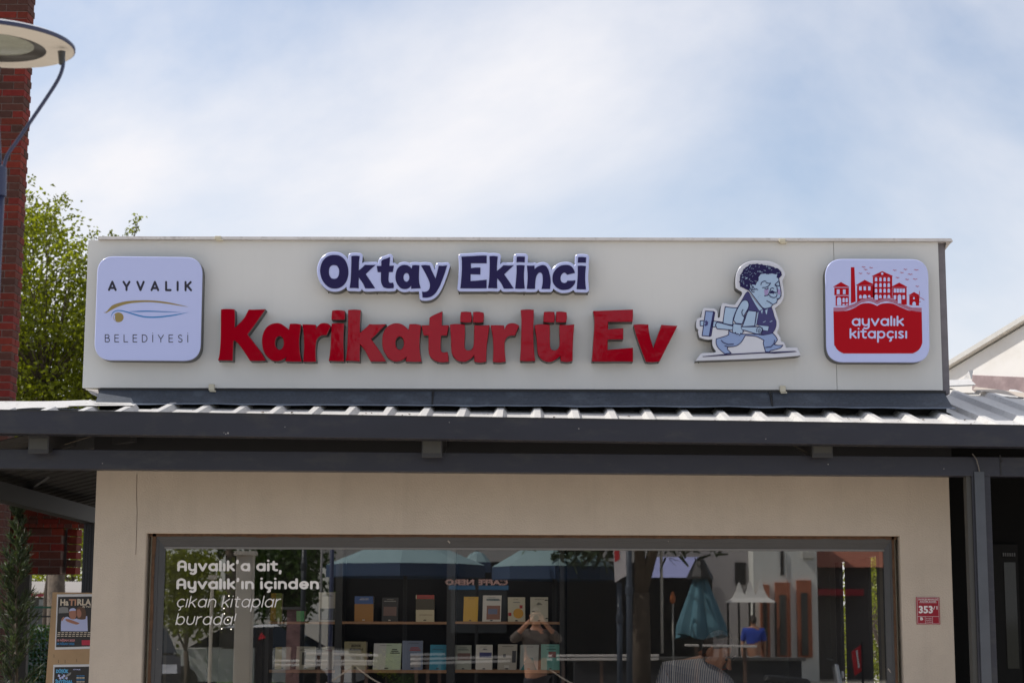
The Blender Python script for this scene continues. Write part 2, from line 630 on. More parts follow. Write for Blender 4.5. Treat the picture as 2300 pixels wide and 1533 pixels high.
def font_mesh(name, s, X, Y, Z, h, m, parent, bold=0.0, width=None, flip=False, extr=0.0005, align='LEFT'):
    """small print in the built-in font, on an upright plane facing -Y (or +Y when flip)"""
    cu = bpy.data.curves.new(name, 'FONT')
    cu.body = s
    cu.size = h * 1.38
    cu.offset = bold * h
    cu.extrude = extr
    cu.align_x = align
    cu.resolution_u = 2
    o = bpy.data.objects.new(name, cu)
    COL.objects.link(o)
    dg = bpy.context.evaluated_depsgraph_get()
    me = bpy.data.meshes.new_from_object(o.evaluated_get(dg))
    bpy.data.objects.remove(o)
    n = len(me.vertices)
    co = np.empty(n * 3)
    me.vertices.foreach_get('co', co)
    co = co.reshape(-1, 3)
    k = 1.0
    if width and n:
        k = width / (co[:, 0].max() - co[:, 0].min())
    new = np.empty_like(co)
    sx = -1 if flip else 1
    new[:, 0] = X + co[:, 0] * k * sx
    new[:, 1] = Y - co[:, 2] * sx
    new[:, 2] = Z + co[:, 1]
    me.vertices.foreach_set('co', new.reshape(-1))
    me.materials.clear()
    me.materials.append(m)
    me.update()
    ob = bpy.data.objects.new(name, me)
    return attach(ob, parent)

# ================================================================== MATERIALS USED IN THE PLACE
M_plaster = mat('plaster_beige', (0.51, 0.44, 0.365), 0.9, var=0.07, vscale=2.2, bump=0.0035, bscale=95, spec=0.2, streak=.10, streak_scale=(7, 7, .7))
M_panel = mat('panel_cream', (0.68, 0.675, 0.655), 0.42, var=0.022, vscale=1.2, spec=0.4, streak=.03, streak_scale=(14, 14, .8))
M_clad = mat('cladding_mauve', (0.19, 0.175, 0.19), 0.8, var=0.12, vscale=14)
M_cop = mat('coping_metal', (0.52, 0.49, 0.47), 0.5, var=0.14, vscale=9, dirt=(0.3, 0.27, 0.25), dirt_scale=18)
M_steel = mat('steel_navy', (0.016, 0.017, 0.028), 0.42, var=0.22, vscale=2.5, spec=0.5, bump=0.0012, bscale=14, dirt=(.034, .034, .038), dirt_scale=9, stretch=(.35, 1, 1))
M_steel2 = mat('steel_grey', (0.028, 0.028, 0.030), 0.5, var=0.1, vscale=3)
M_flash = mat('flashing_navy', (0.045, 0.055, 0.075), 0.5, var=0.35, vscale=55, dirt=(0.09, 0.11, 0.14), dirt_scale=7)
M_lip = mat('flashing_lip', (0.16, 0.19, 0.24), 0.35, metal=0.2, var=0.15, vscale=20)
M_roof = mat('roof_sheet_galvanised', (0.57, 0.555, 0.535), 0.5, metal=0.0, var=0.14, vscale=9, dirt=(0.34, 0.32, 0.29), dirt_scale=9, stretch=(3, 1, 1))
M_dark = mat('dark_paint_and_shade', (0.012, 0.012, 0.014), 0.5, var=0.1)  # also colours the boards that stand in for canopy shade
M_frame = mat('window_frame_grey', (0.047, 0.047, 0.050), 0.42, var=0.1, vscale=5)
M_sealant = mat('sealant_brown', (0.10, 0.052, 0.028), 0.9, var=0.3, vscale=30, bump=0.004, bscale=60)
M_jamb = mat('jamb_cream', (0.62, 0.58, 0.46), 0.6)
M_white = mat('white_board', (0.52, 0.57, 0.88), 0.25, spec=0.4)
M_side = mat('letter_return_grey', (0.10, 0.10, 0.098), 0.5, var=0.08)
M_navy = mat('print_navy', (0.018, 0.013, 0.075), 0.35, spec=.2)
M_black = mat('print_black', (0.018, 0.015, 0.035), 0.4)
M_gold = mat('print_gold', (0.30, 0.22, 0.065), 0.4)
M_blue = mat('print_blue', (0.02, 0.20, 0.52), 0.4)
M_red = mat('acrylic_red', (0.32, 0.000, 0.010), 0.04, spec=0.30, bump=.007, bscale=2.2)
M_redp = mat('print_red', (0.42, 0.001, 0.009), 0.4, spec=.15)
M_screw = mat('screw_black', (0.01, 0.01, 0.01), 0.6)
M_clip = mat('clip_cream', (0.62, 0.57, 0.44), 0.6)
M_glass = glass_mat('shop_glass', 0.23)

# ================================================================== GROUND
g = MB()
S = 900
g.face([(-S, -S, 0), (S, -S, 0), (S, S, 0), (-S, S, 0)])
struct('ground', g, mat('ground_earth', (0.27, 0.25, 0.21), 0.95, var=0.15, vscale=0.5))
g = MB(); g.face([(-30, -13.6, .12), (30, -13.6, .12), (30, -2.5, .12), (-30, -2.5, .12)]); g.face([(-3.3, -2.5, .12), (30, -2.5, .12), (30, 14, .12), (-3.3, 14, .12)]); g.box(-30, 30, -13.75, -13.6, 0, .125)
struct('pavement', g, mat('paving_grey', (0.56, 0.49, 0.41), 0.85, var=0.12, vscale=2, dirt=(0.45, .39, .33), dirt_scale=1))
g = MB(); g.face([(-30, -2.5, .11), (-3.3, -2.5, .11), (-3.3, 16, .11), (-30, 16, .11)]); struct('added_dark_ground', g, mat('added_ground_dark', (.05, .04, .028), .95, var=.3, vscale=5))  # dark ground sheet added to cut light bounced onto the brick portal
g = MB(); g.face([(-60, -20.5, .004), (60, -20.5, .004), (60, -13.8, .004), (-60, -13.8, .004)])
struct('road', g, mat('asphalt', (0.17, 0.165, 0.16), 0.9, var=0.2, vscale=3, bump=0.003, bscale=60))
for q in range(12):
    if q == 0: g = MB()
    g.face([(-40 + q * 7, -17.2, .008), (-37 + q * 7, -17.2, .008), (-37 + q * 7, -17.05, .008), (-40 + q * 7, -17.05, .008)])
struct('road_marking', g, mat('road_paint', (0.7, 0.7, 0.68), 0.8))

# ================================================================== THE SHOP BUILDING
WL, WR = at(208, 1290).x, at(2138.5, 1290).x
PL, PR = at(191.8, 705).x, at(2112, 710).x
PZ1, PZ0 = at(1153, 541.5).z, at(1150, 873.0).z
OL, OR_ = at(323, 1365).x, at(2025.7, 1365).x
OZ = at(1176, 1199.8).z
SILL = 0.62
shop = thing('shop_building', 'beige rendered bookshop with a cream sign box above its grey canopy', 'building', ((WL + WR) / 2, 0, 0))
w = MB()
ZT = 2.98
ZW = 2.69
D = 0.24
wall = slab('wall', [[(WL, 0), (WR, 0), (WR, ZW), (WL, ZW)], [(OL, SILL), (OR_, SILL), (OR_, OZ), (OL, OZ)]], 0.0, D, [M_plaster, M_plaster], shop, pix=False, cham=.004)
w = MB()
DEEP = 6.2
w.box(WL, WL + .2, D + .001, DEEP, 0, ZT)
# right side wall with its tall openings: Y ranges of wall
SX = WR - 0.12
def sideY(px): return 4000 * (SX - .1) / (px - 1180) * 1.0 - 12.05
w.box(WL, WR, .03, D, ZW + .001, 3.02)
for (ya, yb) in ((D + .001, 1.54), (3.39, 3.65), (3.66, DEEP)):
    w.box(WR - .2, WR - .17, ya, yb, 0.12, ZT)
w.box(WR - .2, WR - .17, 1.54, 3.39, 2.12, ZT)
w.box(WL, WR - .17, DEEP, DEEP + .2, 0, ZT)
w.box(WR - .2, WR, D + .001, D + .3, 0, ZT)
sw = w.build('side_wall', mat('plaster_inside', (0.45, 0.43, 0.38), 0.9), shop)
w = MB(); w.box(WL + .2, WR - .2, D + .001, DEEP, .10, .14)
w.build('floor', mat('floor_tile', (0.14, 0.12, 0.10), 0.35), shop)
w = MB(); w.box(WL + .2, WR - .2, D + .001, DEEP, 2.62, 2.70)
w.build('ceiling', mat('ceiling_dark', (0.10, 0.10, 0.10), 0.8), shop)
w = MB(); w.box(WL + .2, SX - 0.1, 3.45, 3.55, .14, 2.62)
# slim black frames of the side door in the right wall
dfr = MB()
for ya, yb in ((1.545, 1.57), (1.92, 2.93), (3.16, 3.385)):
    dfr.box(WR - .198, WR - .172, ya, yb, .14, 2.12)
dfr.build('side_door', M_dark, shop)
# hairline crack and seam on the render
cr = MB()
pts = [at(307, 1064, -.001), at(306, 1110, -.001), at(307.5, 1150, -.001), at(306, 1200, -.001), at(304.5, 1245, -.001)]
for a, b in zip(pts, pts[1:]):
    cr.face([(a.x, -.0015, a.z), (a.x + .0035, -.0015, a.z), (b.x + .0035, -.0015, b.z), (b.x, -.0015, b.z)])
cr.build('crack', mat('crack_dark', (0.13, 0.10, 0.08), 0.9), shop)

# window: frame, sealant, reveal beads, pane
FY = 0.075
win = MB()
fo_l, fo_r, fo_t = at(343.5, 1300, FY).x + .004, at(2010.5, 1300, FY).x - .003, at(1176, 1205.5, FY).z
gi_l, gi_r, gi_t = at(368.5, 1290, FY).x, at(1987, 1290, FY).x, at(1176, 1231, FY).z
zb = SILL + .02
def mitre(mb, l, r, t, b, l2, r2, t2, b2, y0, y1, y0i):
    """frame with a sloping inner face"""
    for (A, B, C, Dd) in (((l, t), (r, t), (r2, t2), (l2, t2)), ((r, t), (r, b), (r2, b2), (r2, t2)), ((r, b), (l, b), (l2, b2), (r2, b2)), ((l, b), (l, t), (l2, t2), (l2, b2))):
        mb.face([(A[0], y0, A[1]), (Dd[0], y0i, Dd[1]), (C[0], y0i, C[1]), (B[0], y0, B[1])])
        mb.face([(A[0], y0, A[1]), (B[0], y0, B[1]), (B[0], y1, B[1]), (A[0], y1, A[1])])
        mb.face([(Dd[0], y0i, Dd[1]), (Dd[0], y1, Dd[1]), (C[0], y1, C[1]), (C[0], y0i, C[1])])
m1 = .030
mitre(win, fo_l, fo_r, fo_t, zb, fo_l + m1, fo_r - m1, fo_t - m1, zb + m1, FY - .02, FY + .07, FY - .012)
mitre(win, fo_l + m1, fo_r - m1, fo_t - m1, zb + m1, gi_l, gi_r, gi_t, zb + .08, FY - .004, FY + .07, FY + .012)
wf = win.build('window', M_frame, shop)
bd = MB()
for (a, b, c, d) in ((gi_l - .004, gi_r + .004, gi_t - .010, gi_t + .004), ):
    bd.box(a, b, FY + .006, FY + .022, c, d)
bd.build('glazing_bead', mat('bead_light', (0.16, 0.155, 0.15), 0.5), wf)
pane = MB()
pane.face([(gi_l - .01, GLASS_Y, zb + .07), (gi_r + .01, GLASS_Y, zb + .07), (gi_r + .01, GLASS_Y, gi_t + .01), (gi_l - .01, GLASS_Y, gi_t + .01)])
pane.build('pane', M_glass, wf)
jb = MB()
jb.box(OL + .001, gi_l - .006, FY + .071, D + .04, SILL, OZ - .001); jb.box(gi_r + .006, OR_ - .001, FY + .071, D + .04, SILL, OZ - .001)
jb.box(gi_l - .006, gi_r + .006, FY + .071, D + .04, gi_t + .004, OZ - .001)
jb.build('inner_jamb', M_jamb, wf)
# brown expanding-foam sealant, ragged, round the frame
se = MB()
rnd = random.Random(3)
def ragged(a, b, horiz, base, amp):
    n = 60
    P = []
    for i in range(n + 1):
        t = a + (b - a) * i / n
        P.append((t, base + amp * (0.5 + 0.5 * mnoise.noise(Vector((t * 9, base, 2)))) + rnd.random() * amp * .25))
    for (t0, q0), (t1, q1) in zip(P, P[1:]):
        if horiz:
            se.hexa([(t0, FY - .024, q0), (t1, FY - .024, q1), (t1, FY + .01, q1), (t0, FY + .01, q0), (t0, FY - .018, OZ), (t1, FY - .018, OZ), (t1, FY + .01, OZ), (t0, FY + .01, OZ)])
        else:
            X = OL if base > 0 and horiz is None else OR_
for i in range(70):
    t0 = OL + .012 + (OR_ - OL - .024) * i / 70; t1 = OL + .012 + (OR_ - OL - .024) * (i + 1) / 70
    h = .010 + .009 * abs(mnoise.noise(Vector((t0 * 3, 1, 2)))) + .003 * rnd.random()
    se.box(t0, t1, FY - .030, FY - .005, OZ - .006 - h, OZ + .001)
for i in range(40):
    z0 = SILL + (OZ - SILL) * i / 40; z1 = SILL + (OZ - SILL) * (i + 1) / 40
    h = .010 + .012 * abs(mnoise.noise(Vector((z0 * 4, 5, 2))))
    se.box(OL + .036 - .004, OL + .040 + h, FY - .03, FY - .005, z0, z1)
    h = .008 + .012 * abs(mnoise.noise(Vector((z0 * 4, 9, 2))))
    se.box(OR_ - .036 - h, OR_ - .030, FY - .03, FY - .005, z0, z1)
se.build('sealant', M_sealant, wf)
# chips on the frame
ch = MB()
for px, py, s in ((1009, 1216, .012), (1997, 1503, .012), (1999, 1507, .008), (1501, 1215, .004), (355, 1457, .005)):
    p = at(px, py, FY - .014)
    ch.face([(p.x - s * .6, p.y - .008, p.z + s), (p.x - s, p.y - .008, p.z + s * .3), (p.x + s * .3, p.y - .008, p.z - s), (p.x + s * .7, p.y - .008, p.z - s * .4)])
ch.build('paint_chip', mat('chip_light', (0.35, 0.31, 0.27), 0.8), wf)

# sign box on the roof (part of the building)
w = MB()
BZ0, BZ1 = PZ0 - .02, PZ1 + .004
BL_, BR_ = PL + .10, at(2126.5, 710, .05).x
w.box(BL_, BR_, .035, 1.5, BZ0, BZ1)
w.build('parapet_wall', M_clad, shop)
seam = at(1876, 700).x
w = MB(); w.box(PL, seam - .0015, -.0, .033, PZ0, PZ1); fp = w.build('fascia_panel', M_panel, shop)
w = MB(); w.box(seam + .0015, PR, -.002, .033, PZ0, PZ1); w.build('fascia_panel', M_panel, shop)
w = MB(); w.box(seam - .004, seam + .004, .012, .020, PZ0 + .002, PZ1 - .002); w.build('seam_backing', M_dark, shop)
w = MB()
c0, c1 = at(220, 530, -.02).x, at(2140, 541, -.02).x
cz = at(1180, 540, -.02).z
w.hexa([(c0, -.03, cz), (c1, -.03, cz), (c1, 1.55, cz), (c0, 1.55, cz), (c0 + .004, -.022, cz + .022), (c1 - .01, -.022, cz + .022), (c1 - .01, 1.55, cz + .026), (c0, 1.55, cz + .026)])
w.build('coping', M_cop, shop)
w = MB()
a = at(2122, 553, .0)
w.face([(BR_ + .001, .045, cz - .05), (c1 - .006, .0, cz - .001), (BR_ + .001, .0, cz - .001)])
w.face([(BR_ + .001, .045, cz - .05), (BR_ + .001, 1.5, cz - .05), (c1 - .006, 1.5, cz - .001), (c1 - .006, .0, cz - .001)])
w.build('coping_bracket', M_cop, shop)
for px, py in ((489, 534), (1756, 540)):
    p = at(px, py, -.03)
    w = MB(); w.box(p.x - .02, p.x + .025, -.04, -.005, p.z - .012, p.z + .012); w.box(p.x - .012, p.x + .035, -.036, .0, p.z - .02, p.z - .008)
    bevel(w.build('coping_clip', M_clip, shop), .004)
for px, py in ((475.5, 870), (1758.5, 873.5)):
    p = at(px, py, -.02)
    w = MB(); w.box(p.x - .020, p.x + .018, -.028, -.001, p.z - .020, p.z + .024); w.box(p.x - .014, p.x + .028, -.024, .03, p.z - .030, p.z - .018)
    bevel(w.build('panel_clip', M_clip, shop), .003)
# flashing: leaning dark sheets in three lengths and their lighter bottom lip
fx = [at(221, 880, 0).x, at(970.5, 890, 0).x, at(1735, 895, 0).x, at(2121, 880, 0).x]
FYB = -.14
fzb = [at(218, 904, FYB).z, at(970, 908.5, FYB).z, at(1735, 912, FYB).z, at(2140, 915, FYB).z]
fxb = [at(214, 904, FYB).x, at(970.5, 908, FYB).x, at(1735, 912, FYB).x, at(2140, 914, FYB).x]
for i in range(3):
    w = MB()
    n = 12
    e = .0015
    for k in range(n):
        def P(t):
            xt = fx[i] + (fx[i + 1] - fx[i]) * t; xb = fxb[i] + (fxb[i + 1] - fxb[i]) * t
            zz = fzb[i] + (fzb[i + 1] - fzb[i]) * t + .003 * mnoise.noise(Vector((xb * 3, 0, 1)))
            yy = .006 * mnoise.noise(Vector((xb * 2, 4, 1)))
            return (xt, .034, PZ0 - .001), (xt, .010 + yy * .3, PZ0 - .012), (xb, FYB + yy, zz)
        A, B = P(k / n + (e if k == 0 else 0)), P((k + 1) / n - (e if k == n - 1 else 0))
        w.face([A[1], A[2], B[2], B[1]]); w.face([A[0], A[1], B[1], B[0]])
    fl = w.build('flashing', M_flash, shop)
    w = MB()
    n = 30
    for k in range(n):
        def Q(t):
            xb = fxb[i] + (fxb[i + 1] - fxb[i]) * t
            zz = fzb[i] + (fzb[i + 1] - fzb[i]) * t + .003 * mnoise.noise(Vector((xb * 3, 0, 1)))
            wv = mnoise.noise(Vector((xb * 4.1, 7, 1)))
            return (xb, FYB - .001, zz), (xb, FYB - .085, zz - .013 + .007 * wv), (xb, FYB - .087, zz - .018 + .007 * wv)
        A, B = Q(k / n), Q((k + 1) / n)
        w.face([A[0], A[1], B[1], B[0]]); w.face([A[1], A[2], B[2], B[1]])
    w.build('flashing_lip', M_lip, shop)
w = MB()   # right return of the flashing
w.face([(fx[3], .034, PZ0), (fxb[3], FYB, fzb[3]), (fxb[3] + .02, 1.4, fzb[3] + .22), (fx[3], 1.4, PZ0 + .05)])
w.build('flashing', M_flash, shop)
for X, sgn in ((fxb[1], 1), (fxb[2], -1)):
    w = MB()
    w.beam((X + .0, FYB - .006, fzb[1] - .005), (X + .002, .0, PZ0 - .01), .012, .006)
    w.build('flashing_joint', M_dark, shop)
# crumpled offcut of sheet under the panel's left end
w = MB()
q = [at(191, 873, .05), at(222, 874, .08), at(221, 892, -.02), at(205, 884, .0), at(196, 876, .02)]
w.face([q[0], q[4], q[3], q[2], q[1]])
w.build('loose_sheet', M_cop, shop)

# ================================================================== CANOPY
can = thing('steel_canopy', 'dark grey steel canopy with corrugated roof sheets across the shop front', 'canopy', (0, -.6, 0))
GY, BY = -.85, -.62
def ext(p, q, X):
    """point on the line p-q extended to X"""
    t = (X - p.x) / (q.x - p.x)
    return p + (q - p) * t
XL, XR = -4.1, 5.2
def frontbeam(name, ytl, ytr, ybl, ybr, Y, dep, m):
    tl, tr, bl, br = at(0, ytl, Y), at(2300, ytr, Y), at(0, ybl, Y), at(2300, ybr, Y)
    P = [ext(bl, br, XL), ext(bl, br, XR), None, None, ext(tl, tr, XL), ext(tl, tr, XR), None, None]
    P[3], P[2], P[7], P[6] = (P[k] + Vector((0, dep, 0)) for k in (0, 1, 4, 5))
    return bevel(MB().hexa(P).build(name, m, can), .003), (P[4], P[5])
gut, (gtl, gtr) = frontbeam('gutter_fascia', 919.5, 954, 972.5, 1003, GY, .13, M_steel)
# thin folded top edge
w = MB(); w.hexa([gtl + Vector((0, -.004, -.006)), gtr + Vector((0, -.004, -.006)), gtr + Vector((0, .02, -.006)), gtl + Vector((0, .02, -.006)), gtl + Vector((0, -.004, .001)), gtr + Vector((0, -.004, .001)), gtr + Vector((0, .02, .001)), gtl + Vector((0, .02, .001))])
w.build('gutter_edge', M_steel2, can)
beam, (btl, btr) = frontbeam('front_beam', 1007.5, 1026, 1051.5, 1069.5, BY, .12, M_steel)
def gz(X): return ext(gtl, gtr, X).z
# roof sheets
PITCHX = (at(81.6 + 1150, 905, -.10) - at(1150, 905, -.10)).x
SLOPE = .222
def zroof(X, Y): return gz(X) - .040 + .003 * X + SLOPE * (Y - GY)
X0 = at(235 / 3.286 + 400, 905, -.12).x
RH = .031
def hipX(Y): return -2.98 - (Y + .10) * -1.15      # hip line on the left: x of the hip at depth Y
nr = 0
def rib_profile(Xc):
    return [(Xc - PITCHX / 2, 0), (Xc - .046, 0), (Xc - .020, RH), (Xc + .020, RH), (Xc + .046, 0), (Xc + PITCHX / 2, 0)]
i0 = -7
sheet, cnt = MB(), 0
for i in range(i0, 26):
    Xc = X0 + i * PITCHX
    if Xc > XR: break
    yb = -.02
    if Xc > fxb[3] + .05: yb = 1.62
    yf = GY + .004
    if Xc < -2.60: yb = max(yf + .05, -.25 - .26 * (-2.60 - Xc) / .76)
    jx, jh = rnd.uniform(-.004, .004), rnd.uniform(-.003, .0025)
    pr = [(x_ + (jx if h_ > 0 else 0), h_ + (jh if h_ > 0 else 0)) for x_, h_ in rib_profile(Xc)]
    for a, b in zip(pr, pr[1:]):
        A = (a[0], yf, zroof(a[0], yf) + a[1]); B = (b[0], yf, zroof(b[0], yf) + b[1])
        Cc = (b[0], yb, zroof(b[0], yb) + b[1]); Dd = (a[0], yb, zroof(a[0], yb) + a[1])
        sheet.face([A, B, Cc, Dd])
    for s in (-.062, .062):
        sheet.tube([(Xc + s, yf + .1, zroof(Xc, yf + .1)), (Xc + s, yf + .1, zroof(Xc, yf + .1) + .006)], .005, 6)
    cnt += 1
    if cnt == 4:
        sheet.build('roof_sheet', M_roof, can); sheet, cnt = MB(), 0
if cnt: sheet.build('roof_sheet', M_roof, can)
# side roof on the left slopes down to the left; hip cap between the two
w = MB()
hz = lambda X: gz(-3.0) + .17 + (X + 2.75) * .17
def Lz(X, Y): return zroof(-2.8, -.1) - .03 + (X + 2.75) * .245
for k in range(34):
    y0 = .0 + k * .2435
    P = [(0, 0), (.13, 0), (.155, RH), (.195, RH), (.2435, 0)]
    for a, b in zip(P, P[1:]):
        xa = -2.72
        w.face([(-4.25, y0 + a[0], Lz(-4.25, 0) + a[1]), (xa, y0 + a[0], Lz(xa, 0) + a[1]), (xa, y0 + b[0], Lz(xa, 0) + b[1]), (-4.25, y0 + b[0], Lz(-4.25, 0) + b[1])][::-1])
tag(w.build('roof_sheet', mat('roof_sheet_shaded', (0.035, 0.033, 0.032), 0.7), can), label='sheet over the left side passage, coloured dark for its shaded underside')  # shade of the underside is put into this near-black sheet colour
w = MB(); w.face([at(150, 902, -.2), at(150, 911, -.45), at(215, 910.5, -.42), at(303, 910, -.40), at(294, 904, -.2)]); w.build('hip_cap_end', M_roof, can)
w = MB()   # hip cap: wide flat strip running from the sign box corner to the front left corner
n = 14
for k in range(n):
    def Hc(t):
        A = at(292 - 292 * t - 40 * t, 903.5 + 10 * t, -.13 - .22 * t)
        B = at(285 - 285 * t - 45 * t, 908.5 + 12 * t + 1.3 * math.sin(t * 17), -.30 - .26 * t)
        C = at(190 - 190 * t - 40 * t, 898 + 4 * t + 1.0 * math.sin(t * 5), .12 - .14 * t)
        return A, B, C
    A, B = Hc(k / n), Hc((k + 1) / n)
    w.face([A[0], B[0], B[1], A[1]]); w.face([A[2], B[2], B[0], A[0]])
w.build('hip_cap', M_roof, can)
q = [at(187, 905, -.2), at(202, 896.5, -.15), at(206, 897.5, -.15), at(200, 903, -.2), at(290, 904.5, -.26), at(296, 907, -.3), at(215, 906, -.32)]
w = MB(); w.face(q[::-1]); w.build('hip_cap_end', M_roof, can)
# rafters whose ends show between fascia and beam
for px in (87, 970.5, 1847, 2740):
    c = at(px, 1000, GY + .14)
    w = MB()
    zt = at(px, 984, GY + .14).z + .02
    zb_ = at(px, 1017 if px > 500 else 1008, GY + .14).z - .03
    w.hexa([(c.x - .066, GY + .135, zb_), (c.x + .066, GY + .135, zb_), (c.x + .066, -.02, zb_ + .12), (c.x - .066, -.02, zb_ + .12),
            (c.x - .066, GY + .135, zt), (c.x + .066, GY + .135, zt), (c.x + .066, -.02, zt + .12), (c.x - .066, -.02, zt + .12)])
    r_ = bevel(w.build('rafter', M_steel2, can), .004)
    w = MB(); w.box(c.x - .058, c.x + .058, GY + .131, GY + .134, zb_ + .03, zt - .02)
    w.build('rafter_end_cap', mat('cap_grey', (0.055, 0.055, 0.05), 0.6), r_)
for a, b in (((110, 1008), (205, 979)), ((1783, 1000), (1822, 1020))):
    A, B = at(*a, -.45), at(*b, -.1 if a[0] < 500 else -.5)
    w = MB(); w.tube([A, B], .004, 6); w.build('brace_rod', mat('rod_brown', (0.16, 0.14, 0.11), 0.6), can)
# near-black sheets standing in for the shade under the canopy roof
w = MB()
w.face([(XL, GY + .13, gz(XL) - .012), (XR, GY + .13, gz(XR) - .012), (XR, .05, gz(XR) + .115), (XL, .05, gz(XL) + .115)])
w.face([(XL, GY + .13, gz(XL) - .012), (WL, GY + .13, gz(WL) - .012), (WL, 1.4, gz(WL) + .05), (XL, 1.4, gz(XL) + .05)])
w.build('underside_shade', M_dark, can)
w = MB(); w.box(WL - .02, WR + .02, -.012, .028, ZW, 3.0); w.box(WL, WR, -.0, .03, 3.0, PZ0 - .004)
w.build('shade_board', M_dark, can)  # dark boards stand in for the shade behind beam and flashing
# right post: channel section with a lighter cover strip
pl, pr_ = at(2178, 1250, BY + .002).x, at(2231, 1250, BY + .002).x
pz = at(2200, 1068, BY).z
w = MB(); w.box(pl + .03, pr_, BY + .004, BY + .11, 0, pz)
post = bevel(w.build('post', M_steel, can), .003)
w = MB(); w.box(pl + .045, pl + .108, BY - .012, BY + .003, 0, at(2200, 1059, BY).z)
w.build('cover_strip', mat('strip_bluegrey', (0.062, 0.070, 0.085), 0.4, var=.1, vscale=8), post)
w = MB(); w.box(pl, pl + .030, BY + .02, BY + .10, 0, pz)
w.build('drain_channel', mat('channel_olive', (0.05, 0.05, 0.046), 0.6), post)
c_ = [at(2184, 1018, BY - .02), at(2193, 1030, BY - .03), at(2198, 1048, BY - .02), at(2200, 1058, BY - .015)]
w = MB(); w.tube(c_, .004, 6); w.build('cable', mat('cable_grey', (0.12, 0.11, 0.10), 0.5), can)
w = MB(); p = at(2250, 1035, BY - .003); w.tube([(p.x, p.y, p.z), (p.x, p.y - .01, p.z)], .007, 8)
w.box(p.x - .012, p.x - .004, BY - .004, BY, p.z - .09, p.z + .04)
w.build('beam_joint', M_dark, can)
# left side beam, rafter and far post
A0, A1 = at(-60, 1098, 2.2), at(207, 1163, 5.75)
XS = -4.05
def zs(px, py, X=XS):
    p = atX(px, py, X); return p
T0, T1, B0, B1 = zs(-40, 1078), zs(196, 1142), zs(-40, 1119), zs(196, 1177)
w = MB()
w.hexa([B0, B0 + Vector((.12, 0, 0)), B1 + Vector((.12, 0, 0)), B1, T0, T0 + Vector((.12, 0, 0)), T1 + Vector((.12, 0, 0)), T1])
w.build('side_beam', M_steel2, can)
w = MB(); w.box(-4.27, -4.24, -.3, 8.0, Lz(-4.25, 0) - .10, Lz(-4.25, 0) + .01); w.build('side_fascia', M_steel2, can)
w = MB(); w.box(T1.x + .0, T1.x + .115, T1.y - .1, T1.y - .01, 0, B1.z)
for k in range(4):
    w.box(T1.x + .015 + k * .025, T1.x + .022 + k * .025, T1.y - .106, T1.y - .1, 0, B1.z)
lp = w.build('post', M_steel, can)
ra, rb = zs(50, 1092), at(222, 1050, 3.4)
w = MB(); w.beam(ra, Vector((rb.x, ra.y, rb.z)), .08, .12); w.build('rafter', M_steel2, can)
w = MB(); w.beam(zs(-60, 1040), at(300, 975, -.1), .06, .10); w.build('rafter', M_steel2, can)
# little blue bottle cap lying on the roof
bc = thing('bottle_cap', 'crushed blue can top lying on the roof sheets by the middle', 'litter', at(1174, 925, GY + .1))
p = at(1174, 925, GY + .12)
w = MB()
for k in range(7):
    a = Vector((p.x - .022 + rnd.random() * .045, p.y + rnd.random() * .03, zroof(p.x, p.y) + .006 + rnd.random() * .018))
    w.box(a.x, a.x + .013, a.y, a.y + .012, a.z, a.z + .008)
w.build('foil', mat('foil_blue', (0.01, 0.12, 0.35), 0.3), bc)

# dry leaves and grit lying in the troughs
gr = MB()
for k in range(60):
    X = rnd.uniform(-2.6, 3.9); i_ = round((X - X0) / PITCHX - .5); X = X0 + (i_ + .5) * PITCHX + rnd.uniform(-.05, .05)
    Y = rnd.uniform(-.75, -.25); z = zroof(X, Y) + .003; s_ = rnd.uniform(.004, .012); a_ = rnd.uniform(0, 6)
    gr.face([(X + s_ * math.cos(a_ + t), Y + s_ * .7 * math.sin(a_ + t), z + s_ * .5 * (t % 2)) for t in (0, 1.6, 3.1, 4.7)])
tag(gr.build('leaf_litter', mat('litter_brown', (.10, .065, .035), .9, island=.5)), 'scattered dry leaf bits and grit in the troughs of the roof sheets', 'litter', kind='stuff')

fk = MB()
for px, py, s_ in ((512, 972, .006), (507, 974, .004), (503, 971, .003), (1009, 948, .003), (640, 958, .003), (1300, 962, .004), (1720, 985, .003), (1860, 1042, .004), (230, 1040, .003), (2120, 1052, .003)):
    p = at(px, py, GY - .002 if py < 1000 else BY - .002)
    fk.face([(p.x - s_, p.y, p.z - s_ * .6), (p.x + s_ * .7, p.y, p.z - s_), (p.x + s_, p.y, p.z + s_ * .5), (p.x - s_ * .3, p.y, p.z + s_)])
tag(fk.build('paint_fleck', mat('fleck_pale', (.35, .34, .33), .8), can), kind='stuff')

